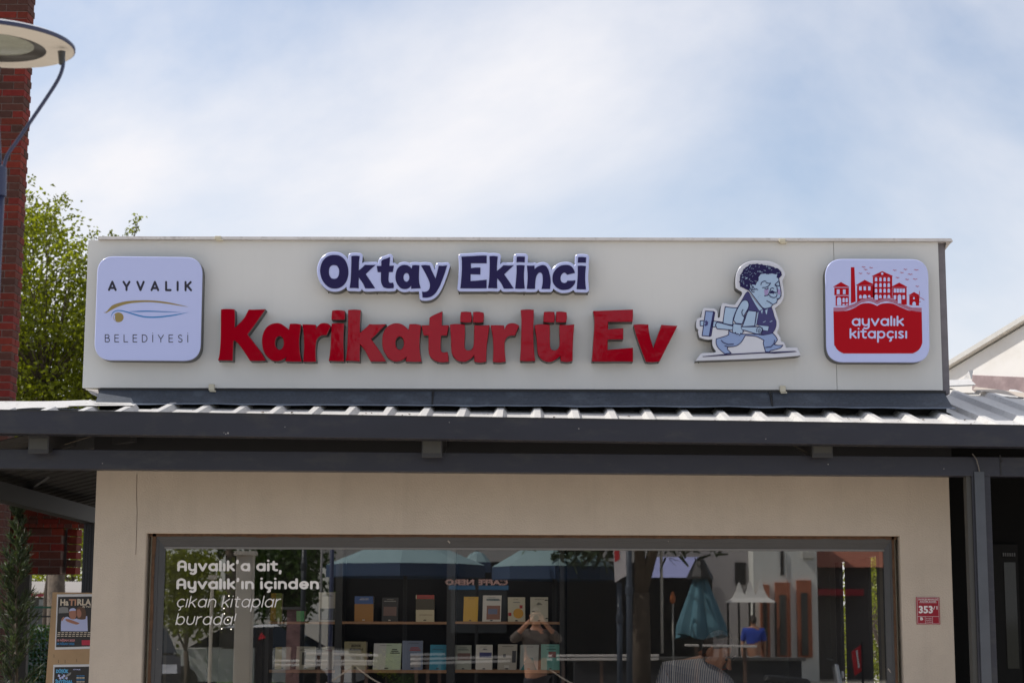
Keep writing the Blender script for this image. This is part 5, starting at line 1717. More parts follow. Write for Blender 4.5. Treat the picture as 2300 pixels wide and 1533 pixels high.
# ================================================================== RIGHT SIDE
gb = thing('gabled_house', 'white gabled building sunlit behind the canopy roof at right', 'building', at(2250, 860, 9))
g0, g1 = at(2110, 832, 9.2), None
def onwall(px, py):
    # vertical wall through g0 running towards (+.6,-.8)
    d = ray(px, py); n_ = Vector((.8, .6, 0))
    t = n_.dot(g0 - CAMP) / n_.dot(d)
    return CAMP + d * t
M_gw = mat('render_white', (.80, .77, .73), .9, var=.04, vscale=1.5, dirt=(.72, .68, .62), dirt_scale=1.2)
P = [onwall(2100, 960), onwall(2420, 960), onwall(2420, 660), onwall(2100, 850)]
P[0].z = P[1].z = 0
w = MB(); w.face(P)
nb = Vector((.8, .6, 0)) * 5
w.face([P[1], P[1] + nb, P[2] + nb, P[2]]); w.face([P[0] + nb, P[0], P[3], P[3] + nb])
w.build('wall', M_gw, gb)
nf = Vector((-.8, -.6, 0))
r0, r1 = onwall(2095, 838), onwall(2420, 641)
w = MB()
o1, o2 = nf * .08, nf * -5
th = Vector((0, 0, -.06))
w.hexa([r0 + o1 + th, r1 + o1 + th, r1 + o2 + th, r0 + o2 + th, r0 + o1, r1 + o1, r1 + o2, r0 + o2])
w.build('roof', mat('roof_white', (.62, .60, .56), .6, var=.08), gb)
w = MB()
b0, b1, b2, b3 = onwall(2186, 842), onwall(2400, 851), onwall(2400, 900), onwall(2186, 876)
w.hexa([b3 + nf * .02, b2 + nf * .02, b2 - nf * .01, b3 - nf * .01, b0 + nf * .02, b1 + nf * .02, b1 - nf * .01, b0 - nf * .01])
w.build('base_flashing', mat('flashing_pink', (.30, .22, .22), .7, var=.2, vscale=6, dirt=(.42, .33, .31), dirt_scale=3), gb)
# ridge flashing sheets between the two roofs
rf = thing('roof_flashing', 'loose grey flashing sheets on the roof at the foot of the white gable', 'flashing', at(2180, 860, 1.8))
w = MB(); w.hexa([at(2120, 869, 1.5), at(2188, 866, 1.5), at(2186, 860, 2.2), at(2120, 862, 2.2), at(2120, 866, 1.5), at(2192, 863, 1.5), at(2180, 852, 2.4), at(2120, 853, 2.4)])
w.build('sheet', M_roof, rf)
w = MB(); w.face([at(2163, 852, 2.0), at(2176, 832, 2.1), at(2184, 850, 2.0)]); w.face([at(2176, 832, 2.0), at(2186, 831, 2.1), at(2182, 853, 2.0)])
w.build('bent_corner', M_roof, rf)
w = MB()
q = [at(2190, 868, 1.5), at(2330, 885, 1.2), at(2330, 897, 1.1), at(2185, 874, 1.4)]
w.face(q[::-1]); w.build('sheet', mat('sheet_beige', (.5, .43, .36), .6), rf)
w = MB()
q = [at(2128, 902, .25), at(2260, 930, .0), at(2330, 934, .0), at(2330, 940, -.1), at(2225, 931, -.15), at(2128, 916, -.13)]
# recessed unit next to the shop, canopy shade put into its black colour
nx = thing('neighbour_unit', 'dark unlit shop unit under the canopy right of the post', 'building', (WR + 1.5, .7, 0))
w = MB(); w.box(WR + .01, WR + 3.2, .62, .75, 0.12, 3.12)
w.build('wall', mat('unit_shade', (.006, .006, .006), .9, spec=.1), nx)
a, b = at(2236, 1533, .60), at(2284, 1222, .60)
w = MB(); w.box(a.x, b.x, .585, .61, .6, b.z); f_ = w.build('window', mat('unit_frame', (.009, .009, .009), .8, spec=.15), nx)
a, b = at(2262, 1500, .60), at(2279, 1262, .60)
w = MB(); w.face([(a.x, .580, a.z), (b.x, .580, a.z), (b.x, .580, b.z), (a.x, .580, b.z)]); w.build('pane', mat('pane_dark', (.010, .012, .010), .05, spec=.35), f_)
w = MB()
for k in range(6):
    X = at(2252 + k * 5, 1234, .58).x
    w.box(X, X + .008, .575, .585, at(0, 1240, .58).z, at(0, 1232, .58).z)
w.build('grille', mat('grille_grey', (.07, .07, .07), .5), f_)

# ================================================================== INSIDE THE SHOP
M_wood = mat('shelf_wood', (.36, .20, .11), .55, var=.15, vscale=8, stretch=(.3, 3, 3))
M_up = mat('shelf_upright', (.03, .032, .036), .5)
SY = 2.62
def ib(mb, px0, py0, px1, py1, Y, dep, mi=0):
    a, b = at(px0, py1, Y), at(px1, py0, Y)
    return mb.box(a.x, b.x, Y, Y + dep, a.z, b.z, mi)
bs = thing('book_shelf', 'wide black-backed bookcase with thin wooden shelves inside the shop', 'bookcase', (at(930, 1500, SY).x, SY, .14))
for (x0, x1) in ((604, 752), (768, 1003), (1022, 1257)):
    for (y0, y1) in ((1395.5, 1400), (1504, 1509.5), (1620, 1626)):
        ib(MB(), x0, y0, x1, y1, SY, .26).build('shelf', M_wood, bs)
zt_, zb2 = 2.45, .14
for (x0, x1) in ((596, 604), (752, 768), (1003, 1022), (1257, 1268)):
    a, b = at(x0, 1400, SY).x, at(x1, 1400, SY).x
    MB().box(a, b, SY + .001, SY + .28, zb2, zt_).build('upright', M_up, bs)
a, b = at(596, 1400, SY + .28).x - .02, at(1268, 1400, SY + .28).x + .02
MB().box(a, b, SY + .281, SY + .30, zb2, zt_).build('back_panel', mat('shelf_back', (.010, .010, .011), .8), bs)
def bcol(n, c): return mat('cover_' + n, c, .45)
books = [
 (606,634,1331,1396,'ochre',(.40,.25,.04),'ochre and green book at the left end of the upper shelf',[('a',(.25,.3,.08),.5,1,0,1)]),
 (666,684,1371,1396,'green',(.05,.35,.10),'small bright green card on the upper shelf',[]),
 (716,757,1329,1394,'grey',(.45,.43,.36),'pale grey book with a dark car picture on the upper shelf',[('p',(.06,.07,.07),.08,.92,.05,.45),('t',(.15,.15,.14),.2,.8,.86,.92)]),
 (796,839,1338,1395,'orange',(.35,.16,.03),'blue and orange book under the umbrella reflection on the upper shelf',[('b',(.03,.09,.30),0,1,.7,1),('t',(.6,.6,.6),.25,.75,.86,.89)]),
 (857,894,1341,1395,'black',(.02,.02,.024),'black book with a brown panel on the upper shelf',[('p',(.16,.09,.08),.1,.9,.25,.62),('t',(.4,.4,.38),.12,.85,.84,.88)]),
 (934,976,1335,1395,'beige',(.52,.46,.32),'book with a dark red photo above a cream slant on the upper shelf',[('p',(.05,.04,.02),0,1,.45,.85),('r',(.35,.03,.02),.05,1,.85,1),('t',(.2,.15,.1),.2,.9,.25,.28)]),
 (1040,1073,1339,1395,'yellow',(.62,.36,.015),'plain bright yellow book standing half open on the upper shelf',[]),
 (1083,1125,1336,1394,'white',(.62,.60,.56),'white book with a patchwork picture on the upper shelf',[('p',(.25,.09,.05),.22,.95,.1,.62),('q',(.12,.14,.25),.3,.8,.3,.5),('t',(.12,.16,.2),.2,.95,.82,.89)]),
 (1141,1180,1340,1394,'cream',(.58,.54,.42),'cream book with an orange slice and red leaves on the upper shelf',[('o',(.6,.30,.02),.3,.9,.15,.55),('r',(.4,.02,.03),.02,.2,.25,.38),('r',(.4,.02,.03),.68,.85,.55,.68),('t',(.1,.12,.18),.3,.7,.78,.82)]),
 (1191,1231,1340,1394,'ivory',(.55,.53,.44),'ivory book with black swallows at the right end of the upper shelf',[('s',(.03,.03,.03),.8,1,.86,.9),('s',(.03,.03,.03),.05,.28,.42,.45),('s',(.03,.03,.03),.85,1,.14,.18),('t',(.12,.12,.12),.35,.65,.7,.8)]),
 (617,652,1452,1503,'ochre_pale',(.45,.36,.14),'ochre book at the left end of the lower shelf',[('w',(.45,.43,.38),.45,1,0,1)]),
 (664,708,1451,1503,'paper',(.47,.45,.36),'cream book with a black ink map on the lower shelf',[('m',(.06,.06,.05),.3,.5,.2,.75),('t',(.2,.2,.18),.15,.5,.82,.9)]),
 (720,749,1451,1503,'paper2',(.47,.43,.35),'cream book with brown title at the end of the left lower shelf',[('t',(.30,.13,.1),.2,.85,.8,.88)]),
 (774,824,1440,1503,'olive',(.30,.27,.15),'olive book titled BÜYÜK MÜBADELE on the lower shelf',[]),
 (837,900,1444,1503,'mint',(.48,.58,.45),'open mint green and white book on the lower shelf',[('w',(.55,.56,.56),0,.45,0,1),('t',(.08,.1,.08),.6,.95,.62,.82)]),
 (903,950,1438,1503,'slate',(.16,.20,.30),'slate blue book with red title on the lower shelf',[('t',(.35,.05,.05),.35,.9,.66,.8),('f',(.3,.3,.32),.4,.9,.1,.5)]),
 (964,1002,1447,1503,'teal',(.02,.24,.38),'teal blue book at the end of the middle lower shelf',[('t',(.02,.1,.16),.1,.8,.8,.86)]),
 (1022,1059,1448,1501,'grey2',(.32,.34,.30),'grey book with brown houses on the right lower shelf',[('p',(.14,.07,.06),.15,.95,.4,.68),('t',(.1,.14,.13),.15,.85,.8,.88)]),
 (1068,1106,1447,1501,'white2',(.62,.60,.56),'white book with a dark blue photo on the right lower shelf',[('p',(.04,.05,.18),.22,.95,.5,.7),('t',(.1,.1,.15),.4,.7,.8,.86)]),
 (1117,1160,1446,1501,'stone',(.46,.43,.38),'stone grey book with black line drawings on the lower shelf',[('d',(.05,.05,.06),.28,.42,.5,.62),('d',(.05,.05,.06),.75,.95,.3,.75),('d',(.6,.58,.55),.35,.6,.1,.2)]),
 (1167,1208,1447,1501,'sea',(.42,.45,.44),'pale book with a teal triangle sea on the right lower shelf',[('s',(.03,.22,.25),.05,.95,.02,.3),('s',(.06,.26,.3),.2,.8,.3,.5)]),
 (1215,1257,1446,1501,'aqua',(.16,.45,.40),'aqua book with a red badge at the right end of the lower shelf',[('r',(.30,.10,.09),.4,.8,.5,.72),('t',(.03,.1,.1),.3,.8,.8,.85)]),
]
for x0, x1, y0, y1, cn, cc, lab, det in books:
    Y = SY + .06
    upper = y1 < 1420
    ybase = 1395.6 if upper else 1503.8
    a, b = at(x0, ybase, Y), at(x1, y0, Y)
    zf = at(900, 1395.5 if upper else 1504, SY).z + .0005
    lean = .035
    t = thing('book', lab, 'book', ((a.x + b.x) / 2, Y, zf), group='books standing on the ' + ('upper' if upper else 'lower') + ' shelf')
    M = bcol(cn, cc)
    H = b.z - zf
    sk = rnd.uniform(-.012, .012)
    w = MB()
    w.hexa([(a.x, Y, zf), (b.x, Y, zf), (b.x, Y + .018, zf), (a.x, Y + .018, zf), (a.x + sk, Y + lean, zf + H), (b.x + sk, Y + lean, zf + H), (b.x + sk, Y + lean + .018, zf + H), (a.x + sk, Y + lean + .018, zf + H)])
    w.build('cover', M, t)
    w = MB(); w.hexa([(a.x + .002, Y + .018, zf), (b.x - .002, Y + .018, zf), (b.x - .002, Y + .05, zf), (a.x + .002, Y + .05, zf), (a.x + sk + .002, Y + lean + .018, zf + H - .003), (b.x + sk - .002, Y + lean + .018, zf + H - .003), (b.x - .002, Y + lean + .05, zf + H - .003), (a.x + .002, Y + lean + .05, zf + H - .003)])
    w.build('pages', mat('book_pages', (.5, .47, .38), .8), t)
    dk = (.05, .05, .06) if sum(cc) > .6 else (.5, .48, .42)
    det = det + [('t', dk, .2 + rnd.uniform(0, .15), .6 + rnd.uniform(0, .25), .915, .935), ('k', dk, .42, .56, .045, .085)]
    for i, (nm, c, u0, u1, v0, v1) in enumerate(det):
        w = MB()
        e = .0012 * (i + 1)
        def PT(u, v): return (a.x + (b.x - a.x) * u + sk * v, Y + lean * v - e, zf + H * v)
        if nm == 't':
            n = 3 if v1 - v0 > .05 else 1
            for j in range(n):
                vv0 = v0 + (v1 - v0) * j / n; vv1 = vv0 + (v1 - v0) / n * .55
                w.face([PT(u0 + .03 * j, vv0), PT(u1 - .05 * j, vv0), PT(u1 - .05 * j, vv1), PT(u0 + .03 * j, vv1)])
        elif nm in 'os':
            cu, cv_ = (u0 + u1) / 2, (v0 + v1) / 2
            if nm == 'o': w.face([PT(cu + (u1 - u0) / 2 * math.cos(q * math.pi / 8), cv_ + (v1 - v0) / 2 * math.sin(q * math.pi / 8)) for q in range(16)])
            else: w.face([PT(u0, v0), PT(u1, v0), PT(u1 - (u1 - u0) * .2, v1), PT(u0 + (u1 - u0) * .25, v1)])
        else:
            w.face([PT(u0, v0), PT(u1, v0), PT(u1, v1), PT(u0, v1)])
        w.build('cover_print', bcol('ink_%.2f_%.2f_%.2f' % c, c), t)
    if cn == 'olive':
        for i, s in enumerate(('BÜYÜK', 'MÜBADELE')):
            font_mesh('lettering', s, a.x + (b.x - a.x) * (.28 if i == 0 else .2), Y + lean * (.82 - .12 * i) - .004, zf + H * (.82 - .12 * i), H * .07, M_dark, t, width=(b.x - a.x) * (.45 if i == 0 else .62), bold=.03)
    if cn == 'white':
        font_mesh('lettering', 'KALABAK', a.x + (b.x - a.x) * .22, Y + lean * .8 - .004, zf + H * .80, H * .075, mat('ink_teal_dark', (.05, .12, .14), .5), t, width=(b.x - a.x) * .7, bold=.03)
# columns and door leaf seen at the left of the room
for (x0, x1, yt, V_, lab_) in ((531, 568, 1246, 4.6, 'square cream pillar mirrored between the lettering and the left bookcase end'), (473, 480, 1300, 4.8, 'slim cream post mirrored behind the window lettering')):
    a, b = at(x0, yt, V_), at(x1, yt, V_)
    t = thing('street_pillar', lab_, 'pillar', ((a.x + b.x) / 2, .2 - V_, .12), group='cream pillars left of the shop')
    bevel(MB().box(a.x, b.x, .2 - V_ - (b.x - a.x), .2 - V_, .12, a.z).build('shaft', mat('column_cream', (.62, .58, .50), .7, var=.06), t), .008)
    MB().box(a.x - .02, b.x + .02, .2 - V_ - (b.x - a.x) - .02, .2 - V_ + .02, a.z, a.z + .04).build('cap', mat('column_cream', (0, 0, 0)), t)
MB_ = MB(); ib(MB_, 457, 1336, 470, 1720, 1.88, .04); MB_.build('door_stile', M_up, shop)
MB_ = MB(); ib(MB_, 484, 1240, 530, 1720, 2.2, .02); MB_.build('curtain', mat('curtain_grey', (.16, .155, .14), .8, var=.2, vscale=2), shop)
# unseen spotlights added to brighten the bookcase and the seated man
for k, (px, Y) in enumerate(((700, 1.5), (930, 1.5), (1150, 1.5), (1560, .9))):
    p = at(px, 1200, Y); p.z = 2.56
    t = thing('added_spotlight', ('leftmost', 'second', 'third', '')[k] + ' added spotlight from the left, out of view, brightening the bookcase' if px < 1500 else 'small added spotlight, out of view, brightening the seated man', 'lamp', p, group='added spotlights')
    MB().lathe(p, [(0, .06), (.05, .06), (.05, 0), (.035, 0)], 16).build('housing', M_dark, t)
    me_ = bpy.data.materials.get('bulb') or bpy.data.materials.new('bulb')
    me_.use_nodes = True
    me_.node_tree.nodes['Principled BSDF'].inputs['Emission Color'].default_value = (1, .9, .75, 1)
    me_.node_tree.nodes['Principled BSDF'].inputs['Emission Strength'].default_value = 3
    MB().lathe(p, [(.034, .005), (0, .004)], 12).build('bulb', me_, t)
    ld = bpy.data.lights.new('spot', 'SPOT')
    ld.energy, ld.spot_size, ld.spot_blend, ld.shadow_soft_size, ld.color = 12, R(95), .8, .04, (1, .92, .8)
    lo_ = bpy.data.objects.new('spot_light', ld)
    COL.objects.link(lo_); lo_.parent = t; lo_.location = (0, 0, -.01)
    tgt = Vector((p.x, SY, 1.3)) if px < 1500 else Vector((at(1600, 1450, .8).x, .7, 1.2))
    lo_.rotation_euler = (tgt - p).to_track_quat('-Z', 'Y').to_euler()
# small pendant lamps whose bulbs sparkle at the left
ch_ = thing('wall_mirror_lamp', 'cluster of small bright bulbs hanging at the left inside the window', 'lamp', at(508, 1330, 1.4))
p0 = at(508, 1240, 1.4)
w = MB(); w.tube([(p0.x, 1.4, 2.62), (p0.x, 1.4, at(0, 1400, 1.4).z)], .006, 6); w.build('rod', M_dark, ch_)
for px, py in ((503, 1365), (504, 1377), (512, 1391), (498, 1411), (519, 1412), (514, 1337)):
    q = at(px, py, 1.38)
    MB().lathe(q, [(0, -.0045), (.003, -.003), (.0045, 0), (.003, .003), (0, .0045)], 8).build('bulb', bpy.data.materials['bulb'], ch_)

# ================================================================== PEOPLE
def skin_obj(name, joints, edges, m, parent, sub=2, root=0):
    me = bpy.data.meshes.new(name)
    names = list(joints)
    me.from_pydata([joints[n][0] for n in names], [(names.index(a), names.index(b)) for a, b in edges], [])
    me.materials.append(m)
    o = bpy.data.objects.new(name, me)
    o.modifiers.new('skin', 'SKIN')
    if not me.skin_vertices:
        o2 = None
    sl = me.skin_vertices[0].data if me.skin_vertices else None
    attach(o, parent)
    if sl is None:
        bm_ = __import__('bmesh').new(); bm_.from_mesh(me); bm_.verts.layers.skin.verify(); bm_.to_mesh(me); bm_.free()
        sl = me.skin_vertices[0].data
    for i, n in enumerate(names):
        r_ = joints[n][1]
        sl[i].radius = r_ if isinstance(r_, tuple) else (r_, r_)
        sl[i].use_root = (i == root)
    s = o.modifiers.new('sub', 'SUBSURF'); s.levels = s.render_levels = sub
    me.update()
    return o
M_sk = mat('skin', (.42, .21, .13), .5, var=.06)
def face_bits(parent, c, fwd_, up_, s):
    """eyes, brows, mouth, nose, ears on a head of size s at c"""
    rt_ = fwd_.cross(up_).normalized()
    for sg in (-1, 1):
        e = c + fwd_ * .098 * s + rt_ * .033 * sg * s + up_ * .012 * s
        MB().lathe(e, [(0, -.01 * s), (.010 * s, 0), (0, .01 * s)], 8).build('eye', M_dark, parent)
        MB().beam(e + up_ * .018 * s - rt_ * .018 * s, e + up_ * .02 * s + rt_ * .018 * s, .006 * s, .006 * s).build('eyebrow', mat('brow', (.12, .10, .09), .8), parent)
        er = c + rt_ * .078 * sg * s - fwd_ * .005 * s - up_ * .005 * s
        MB().lathe(er, [(0, -.03 * s), (.012 * s, -.02 * s), (.017 * s, .005 * s), (.010 * s, .028 * s), (0, .032 * s)], 10, axis=up_).build('ear', M_sk, parent, smooth=True)
    n_ = c + fwd_ * .105 * s - up_ * .018 * s
    MB().hexa([n_ - rt_ * .016 * s - up_ * .02 * s, n_ + rt_ * .016 * s - up_ * .02 * s, n_ + rt_ * .01 * s - up_ * .02 * s + fwd_ * .025 * s, n_ - rt_ * .01 * s - up_ * .02 * s + fwd_ * .025 * s,
               n_ - rt_ * .006 * s + up_ * .035 * s - fwd_ * .02 * s, n_ + rt_ * .006 * s + up_ * .035 * s - fwd_ * .02 * s, n_ + rt_ * .004 * s + up_ * .03 * s, n_ - rt_ * .004 * s + up_ * .03 * s]).build('nose', M_sk, parent)
    mo = c + fwd_ * .092 * s - up_ * .058 * s
    MB().beam(mo - rt_ * .024 * s, mo + rt_ * .024 * s, .008 * s, .007 * s).build('mouth', mat('lips', (.28, .09, .07), .5), parent)
def head_mesh(parent, c, fwd_, up_, s, hair_m, full=True):
    rt_ = fwd_.cross(up_).normalized()
    def E(u, v, hair=False):
        x = math.cos(v) * math.sin(u); y = math.cos(v) * math.cos(u); z = math.sin(v)
        jaw = 1 - .28 * max(0, -z) ** 1.2
        k = 1.035 if hair else 1
        return c + (rt_ * x * .076 * jaw + fwd_ * y * (.098 if y > 0 else .102) * (1 - .12 * max(0, -z)) + up_ * z * .122) * s * k
    return E
def hair_cap(parent, E, m, front=.42):
    w = MB()
    nu, nv = 28, 14
    G = []
    for i in range(nu):
        u = 2 * math.pi * i / nu
        cu = math.cos(u)
        v0 = .55 * max(0, cu) ** .6 * 1.3 - .45 * max(0, -cu) if cu > 0 else -.55 * min(1, -cu * 1.4)
        G.append([E(u, v0 + (math.pi / 2 - v0) * j / nv, True) + Vector((0, 0, .004 * math.sin(i * 2.3 + j * 1.7))) for j in range(nv + 1)])
    for i in range(nu):
        for j in range(nv):
            a_, b_ = G[i], G[(i + 1) % nu]
            w.face([a_[j], b_[j], b_[j + 1], a_[j + 1]])
    return w.build('hair', m, parent, smooth=True)
def hand(parent, wrist, d, palm_n, s=1.0, curl=.5):
    """palm and five fingers growing from the wrist"""
    d = d.normalized(); sd_ = d.cross(palm_n).normalized(); n_ = sd_.cross(d).normalized()
    J = {'w': (wrist, .024 * s), 'p': (wrist + d * .05 * s, (.040 * s, .016 * s))}
    E_ = [('w', 'p')]
    for i, (o_, L_) in enumerate(((-.032, .068), (-.011, .078), (.011, .073), (.031, .058))):
        b0 = wrist + d * .085 * s + sd_ * o_ * s
        k1 = b0 + d * L_ * .45 * s + n_ * L_ * .15 * curl * s
        k2 = k1 + (d * (1 - curl) + n_ * curl).normalized() * L_ * .55 * s
        J['a%d' % i], J['b%d' % i], J['c%d' % i] = (b0, .0095 * s), (k1, .0088 * s), (k2, .0075 * s)
        E_ += [('p', 'a%d' % i), ('a%d' % i, 'b%d' % i), ('b%d' % i, 'c%d' % i)]
    t0 = wrist + d * .03 * s - sd_ * .036 * s
    J['t0'], J['t1'] = (t0, .012 * s), (t0 + (d * .7 - sd_ * .5 + n_ * .4).normalized() * .05 * s, .009 * s)
    E_ += [('p', 't0'), ('t0', 't1')]
    return J, E_
def stripes(name, c1, c2, sc):
    m = mat(name, c1, .8)
    nt = m.node_tree
    b = nt.nodes['Principled BSDF']
    tcn = nt.nodes.new('ShaderNodeTexCoord')
    wv = nt.nodes.new('ShaderNodeTexWave')
    wv.inputs['Scale'].default_value = sc
    wv.inputs['Distortion'].default_value = 1.2
    wv.inputs['Detail Scale'].default_value = .6
    wv.bands_direction = 'X'
    r_ = nt.nodes.new('ShaderNodeValToRGB')
    r_.color_ramp.elements[0].position = .42; r_.color_ramp.elements[1].position = .58
    r_.color_ramp.elements[0].color = (*c1, 1); r_.color_ramp.elements[1].color = (*c2, 1)
    nt.links.new(tcn.outputs['Object'], wv.inputs['Vector'])
    nt.links.new(wv.outputs[0], r_.inputs[0]); nt.links.new(r_.outputs[0], b.inputs['Base Color'])
    return m

# seated man in the striped shirt, inside the window
PYm = .62
man = thing('person', 'seated man in a blue and white striped shirt bending forward inside the window', 'person', at(1560, 1700, PYm))
hc = at(1612, 1462, PYm)
fw = Vector((.62, -.55, -.56)).normalized()
upm = (Vector((0, 0, 1)) - fw * fw.z).normalized()
upm = (upm + Vector((-.10, 0, 0))).normalized()
S_ = 1.18
E = head_mesh(man, hc, fw, upm, S_, None)
neck = hc - upm * .12 * S_ - fw * .06 * S_
shL, shR = at(1502, 1508, PYm + .05), at(1628, 1535, PYm - .12)
chest = at(1560, 1560, PYm + .02); base_ = at(1545, 1500, PYm + .05)
hip = at(1540, 1760, PYm + .12)
el = at(1475, 1600, PYm - .05); wr = at(1560, 1650, PYm - .28); er_ = at(1660, 1610, PYm - .25); wr2 = at(1620, 1655, PYm - .38)
J = {'hip': (hip, .15), 'chest': (chest, (.16, .12)), 'sb': (at(1562, 1512, PYm), (.13, .10)), 'neck': (neck, .062), 'h0': (hc - upm * .055 * S_ + fw * .012, .070 * S_), 'h1': (hc + upm * .03 * S_, .092 * S_), 'h2': (hc + upm * .075 * S_ - fw * .01, .062 * S_),
     'shl': (shL, .075), 'el': (el, .05), 'wl': (wr, .03), 'shr': (shR, .07), 'er': (er_, .048), 'wr': (wr2, .03)}
Ed = [('hip', 'chest'), ('chest', 'sb'), ('sb', 'neck'), ('neck', 'h0'), ('h0', 'h1'), ('h1', 'h2'), ('sb', 'shl'), ('shl', 'el'), ('el', 'wl'), ('sb', 'shr'), ('shr', 'er'), ('er', 'wr')]
for tag_, wst, dr in (('L', wr, Vector((.7, -.3, -.1))), ('R', wr2, Vector((-.6, -.3, -.1)))):
    hj, he = hand(man, wst, dr, Vector((0, 0, -1)))
    for k_, v_ in hj.items():
        if k_ != 'w': J[tag_ + k_] = v_
    Ed += [((('wl' if tag_ == 'L' else 'wr') if a_ == 'w' else tag_ + a_), tag_ + b_) for a_, b_ in he]
for nm_, dx in (('l', -.12), ('r', .12)):
    kn = hip + Vector((dx, -.42, -.02)); J['k' + nm_] = (kn, .07); J['f' + nm_] = (Vector((kn.x, kn.y + .05, .22)), .045); J['t' + nm_] = (Vector((kn.x, kn.y - .12, .18)), .04)
    Ed += [('hip', 'k' + nm_), ('k' + nm_, 'f' + nm_), ('f' + nm_, 't' + nm_)]
skin_obj('body', J, Ed, M_sk, man)
face_bits(man, hc, fw, upm, S_)
hair_cap(man, E, mat('hair_grey', (.075, .06, .05), .8, var=.4, vscale=60))
M_stripe = stripes('shirt_stripes', (.10, .13, .22), (.62, .60, .58), 26)
skin_obj('shirt', {'hip': (hip, .175), 'chest': (chest, (.185, .145)), 'sb': (at(1560, 1514, PYm), (.155, .12)), 'nk': (neck - upm * .035, .078), 'shl': (shL, .092), 'el': (el, .068), 'wl': (wr + (el - wr) * .2, .045), 'shr': (shR, .086), 'er': (er_, .064), 'wr': (wr2 + (er_ - wr2) * .2, .043)},
         [('hip', 'chest'), ('chest', 'sb'), ('sb', 'nk'), ('sb', 'shl'), ('shl', 'el'), ('el', 'wl'), ('sb', 'shr'), ('shr', 'er'), ('er', 'wr')], M_stripe, man)
tr_ = {'hip': (hip, .17)}
te = []
for nm_ in 'lr':
    tr_['k' + nm_] = (J['k' + nm_][0], .085); tr_['f' + nm_] = (J['f' + nm_][0], .06); te += [('hip', 'k' + nm_), ('k' + nm_, 'f' + nm_)]
skin_obj('trousers', tr_, te, M_dark, man)
# stool and table that carry him and his hands
st_ = thing('stool', 'dark stool under the seated man in the striped shirt', 'stool', (hip.x, hip.y, .14))
sz = hip.z - .17
MB().box(hip.x - .2, hip.x + .2, hip.y - .18, hip.y + .2, sz - .04, sz).build('seat', M_up, st_)
for sx in (-.17, .17):
    for sy in (-.15, .17):
        MB().box(hip.x + sx - .015, hip.x + sx + .015, hip.y + sy - .015, hip.y + sy + .015, .14, sz - .04).build('leg', M_up, st_)

# photographer standing beside the camera, seen mirrored in the window
PX, PYp = .16, -12.42
ph = thing('person', 'photographer in a beige shirt holding a camera up, mirrored in the window', 'person', (PX, PYp, .12))
hc = Vector((PX, PYp, 1.66)); fw = Vector((0, 1, 0)); up_ = Vector((0, 0, 1))
J = {'pel': (Vector((PX, PYp - .02, .98)), .14), 'ch': (Vector((PX, PYp - .02, 1.25)), (.17, .12)), 'sb': (Vector((PX, PYp - .02, 1.42)), (.13, .09)), 'nk': (Vector((PX, PYp - .01, 1.53)), .055), 'h0': (Vector((PX, PYp + .01, 1.60)), .07), 'h1': (Vector((PX, PYp, 1.68)), .09), 'h2': (Vector((PX, PYp - .01, 1.735)), .06)}
Ed = [('pel', 'ch'), ('ch', 'sb'), ('sb', 'nk'), ('nk', 'h0'), ('h0', 'h1'), ('h1', 'h2')]
JS = {k: (v[0], tuple(x + .02 for x in v[1]) if isinstance(v[1], tuple) else v[1] + .02) for k, v in J.items() if k in ('pel', 'ch', 'sb')}
JS['n2'] = (Vector((PX, PYp - .01, 1.47)), .075)
ES = [('pel', 'ch'), ('ch', 'sb'), ('sb', 'n2')]
for s in (-1, 1):
    n = 'l' if s < 0 else 'r'
    sh_ = Vector((PX + .19 * s, PYp - .02, 1.42)); eb = Vector((PX + .33 * s, PYp + .06, 1.34)); wr_ = Vector((PX + .10 * s, PYp + .20, 1.59))
    J['s' + n], J['e' + n], J['w' + n] = (sh_, .062), (eb, .045), (wr_, .028)
    Ed += [('sb', 's' + n), ('s' + n, 'e' + n), ('e' + n, 'w' + n)]
    JS['s' + n], JS['e' + n] = (sh_, .08), (eb, .062); JS['w' + n] = (eb + (wr_ - eb) * .5, .05)
    ES += [('sb', 's' + n), ('s' + n, 'e' + n), ('e' + n, 'w' + n)]
    hj, he = hand(ph, wr_, Vector((-.7 * s, .3, .45)), Vector((0, 1, 0)), 1, .8)
    for k_, v_ in hj.items():
        if k_ != 'w': J[n + k_] = v_
    Ed += [(('w' + n if a_ == 'w' else n + a_), n + b_) for a_, b_ in he]
    kn = Vector((PX + .11 * s, PYp + .02, .56)); ft = Vector((PX + .12 * s, PYp, .20)); to = Vector((PX + .13 * s, PYp + .14, .155))
    J['k' + n], J['f' + n], J['t' + n] = (kn, .062), (ft, .042), (to, .035)
    Ed += [('pel', 'k' + n), ('k' + n, 'f' + n), ('f' + n, 't' + n)]
skin_obj('body', J, Ed, M_sk, ph)
skin_obj('shirt', JS, ES, mat('shirt_beige', (.11, .09, .078), .85), ph)
skin_obj('trousers', {'p': (J['pel'][0], .155), 'kl': (J['kl'][0], .078), 'fl': (J['fl'][0], .06), 'kr': (J['kr'][0], .078), 'fr': (J['fr'][0], .06)}, [('p', 'kl'), ('kl', 'fl'), ('p', 'kr'), ('kr', 'fr')], mat('trousers_dark', (.03, .03, .04), .8), ph)
face_bits(ph, hc, fw, up_, 1.0)
hair_cap(ph, head_mesh(ph, hc, fw, up_, 1.0, None), mat('hair_dark', (.04, .03, .025), .7))
hc_ = thing('hand_camera', 'black camera held to the photographer face, mirrored in the window', 'camera', (PX, PYp + .2, 1.62))
MB().box(PX - .07, PX + .07, PYp + .15, PYp + .21, 1.60, 1.69).build('camera_body', M_dark, hc_)
MB().lathe((PX, PYp + .20, 1.64), [(.035, 0), (.038, .1), (.036, .14), (.0, .13)], 20, axis=(0, 1, 0)).build('lens_barrel', M_dark, hc_)

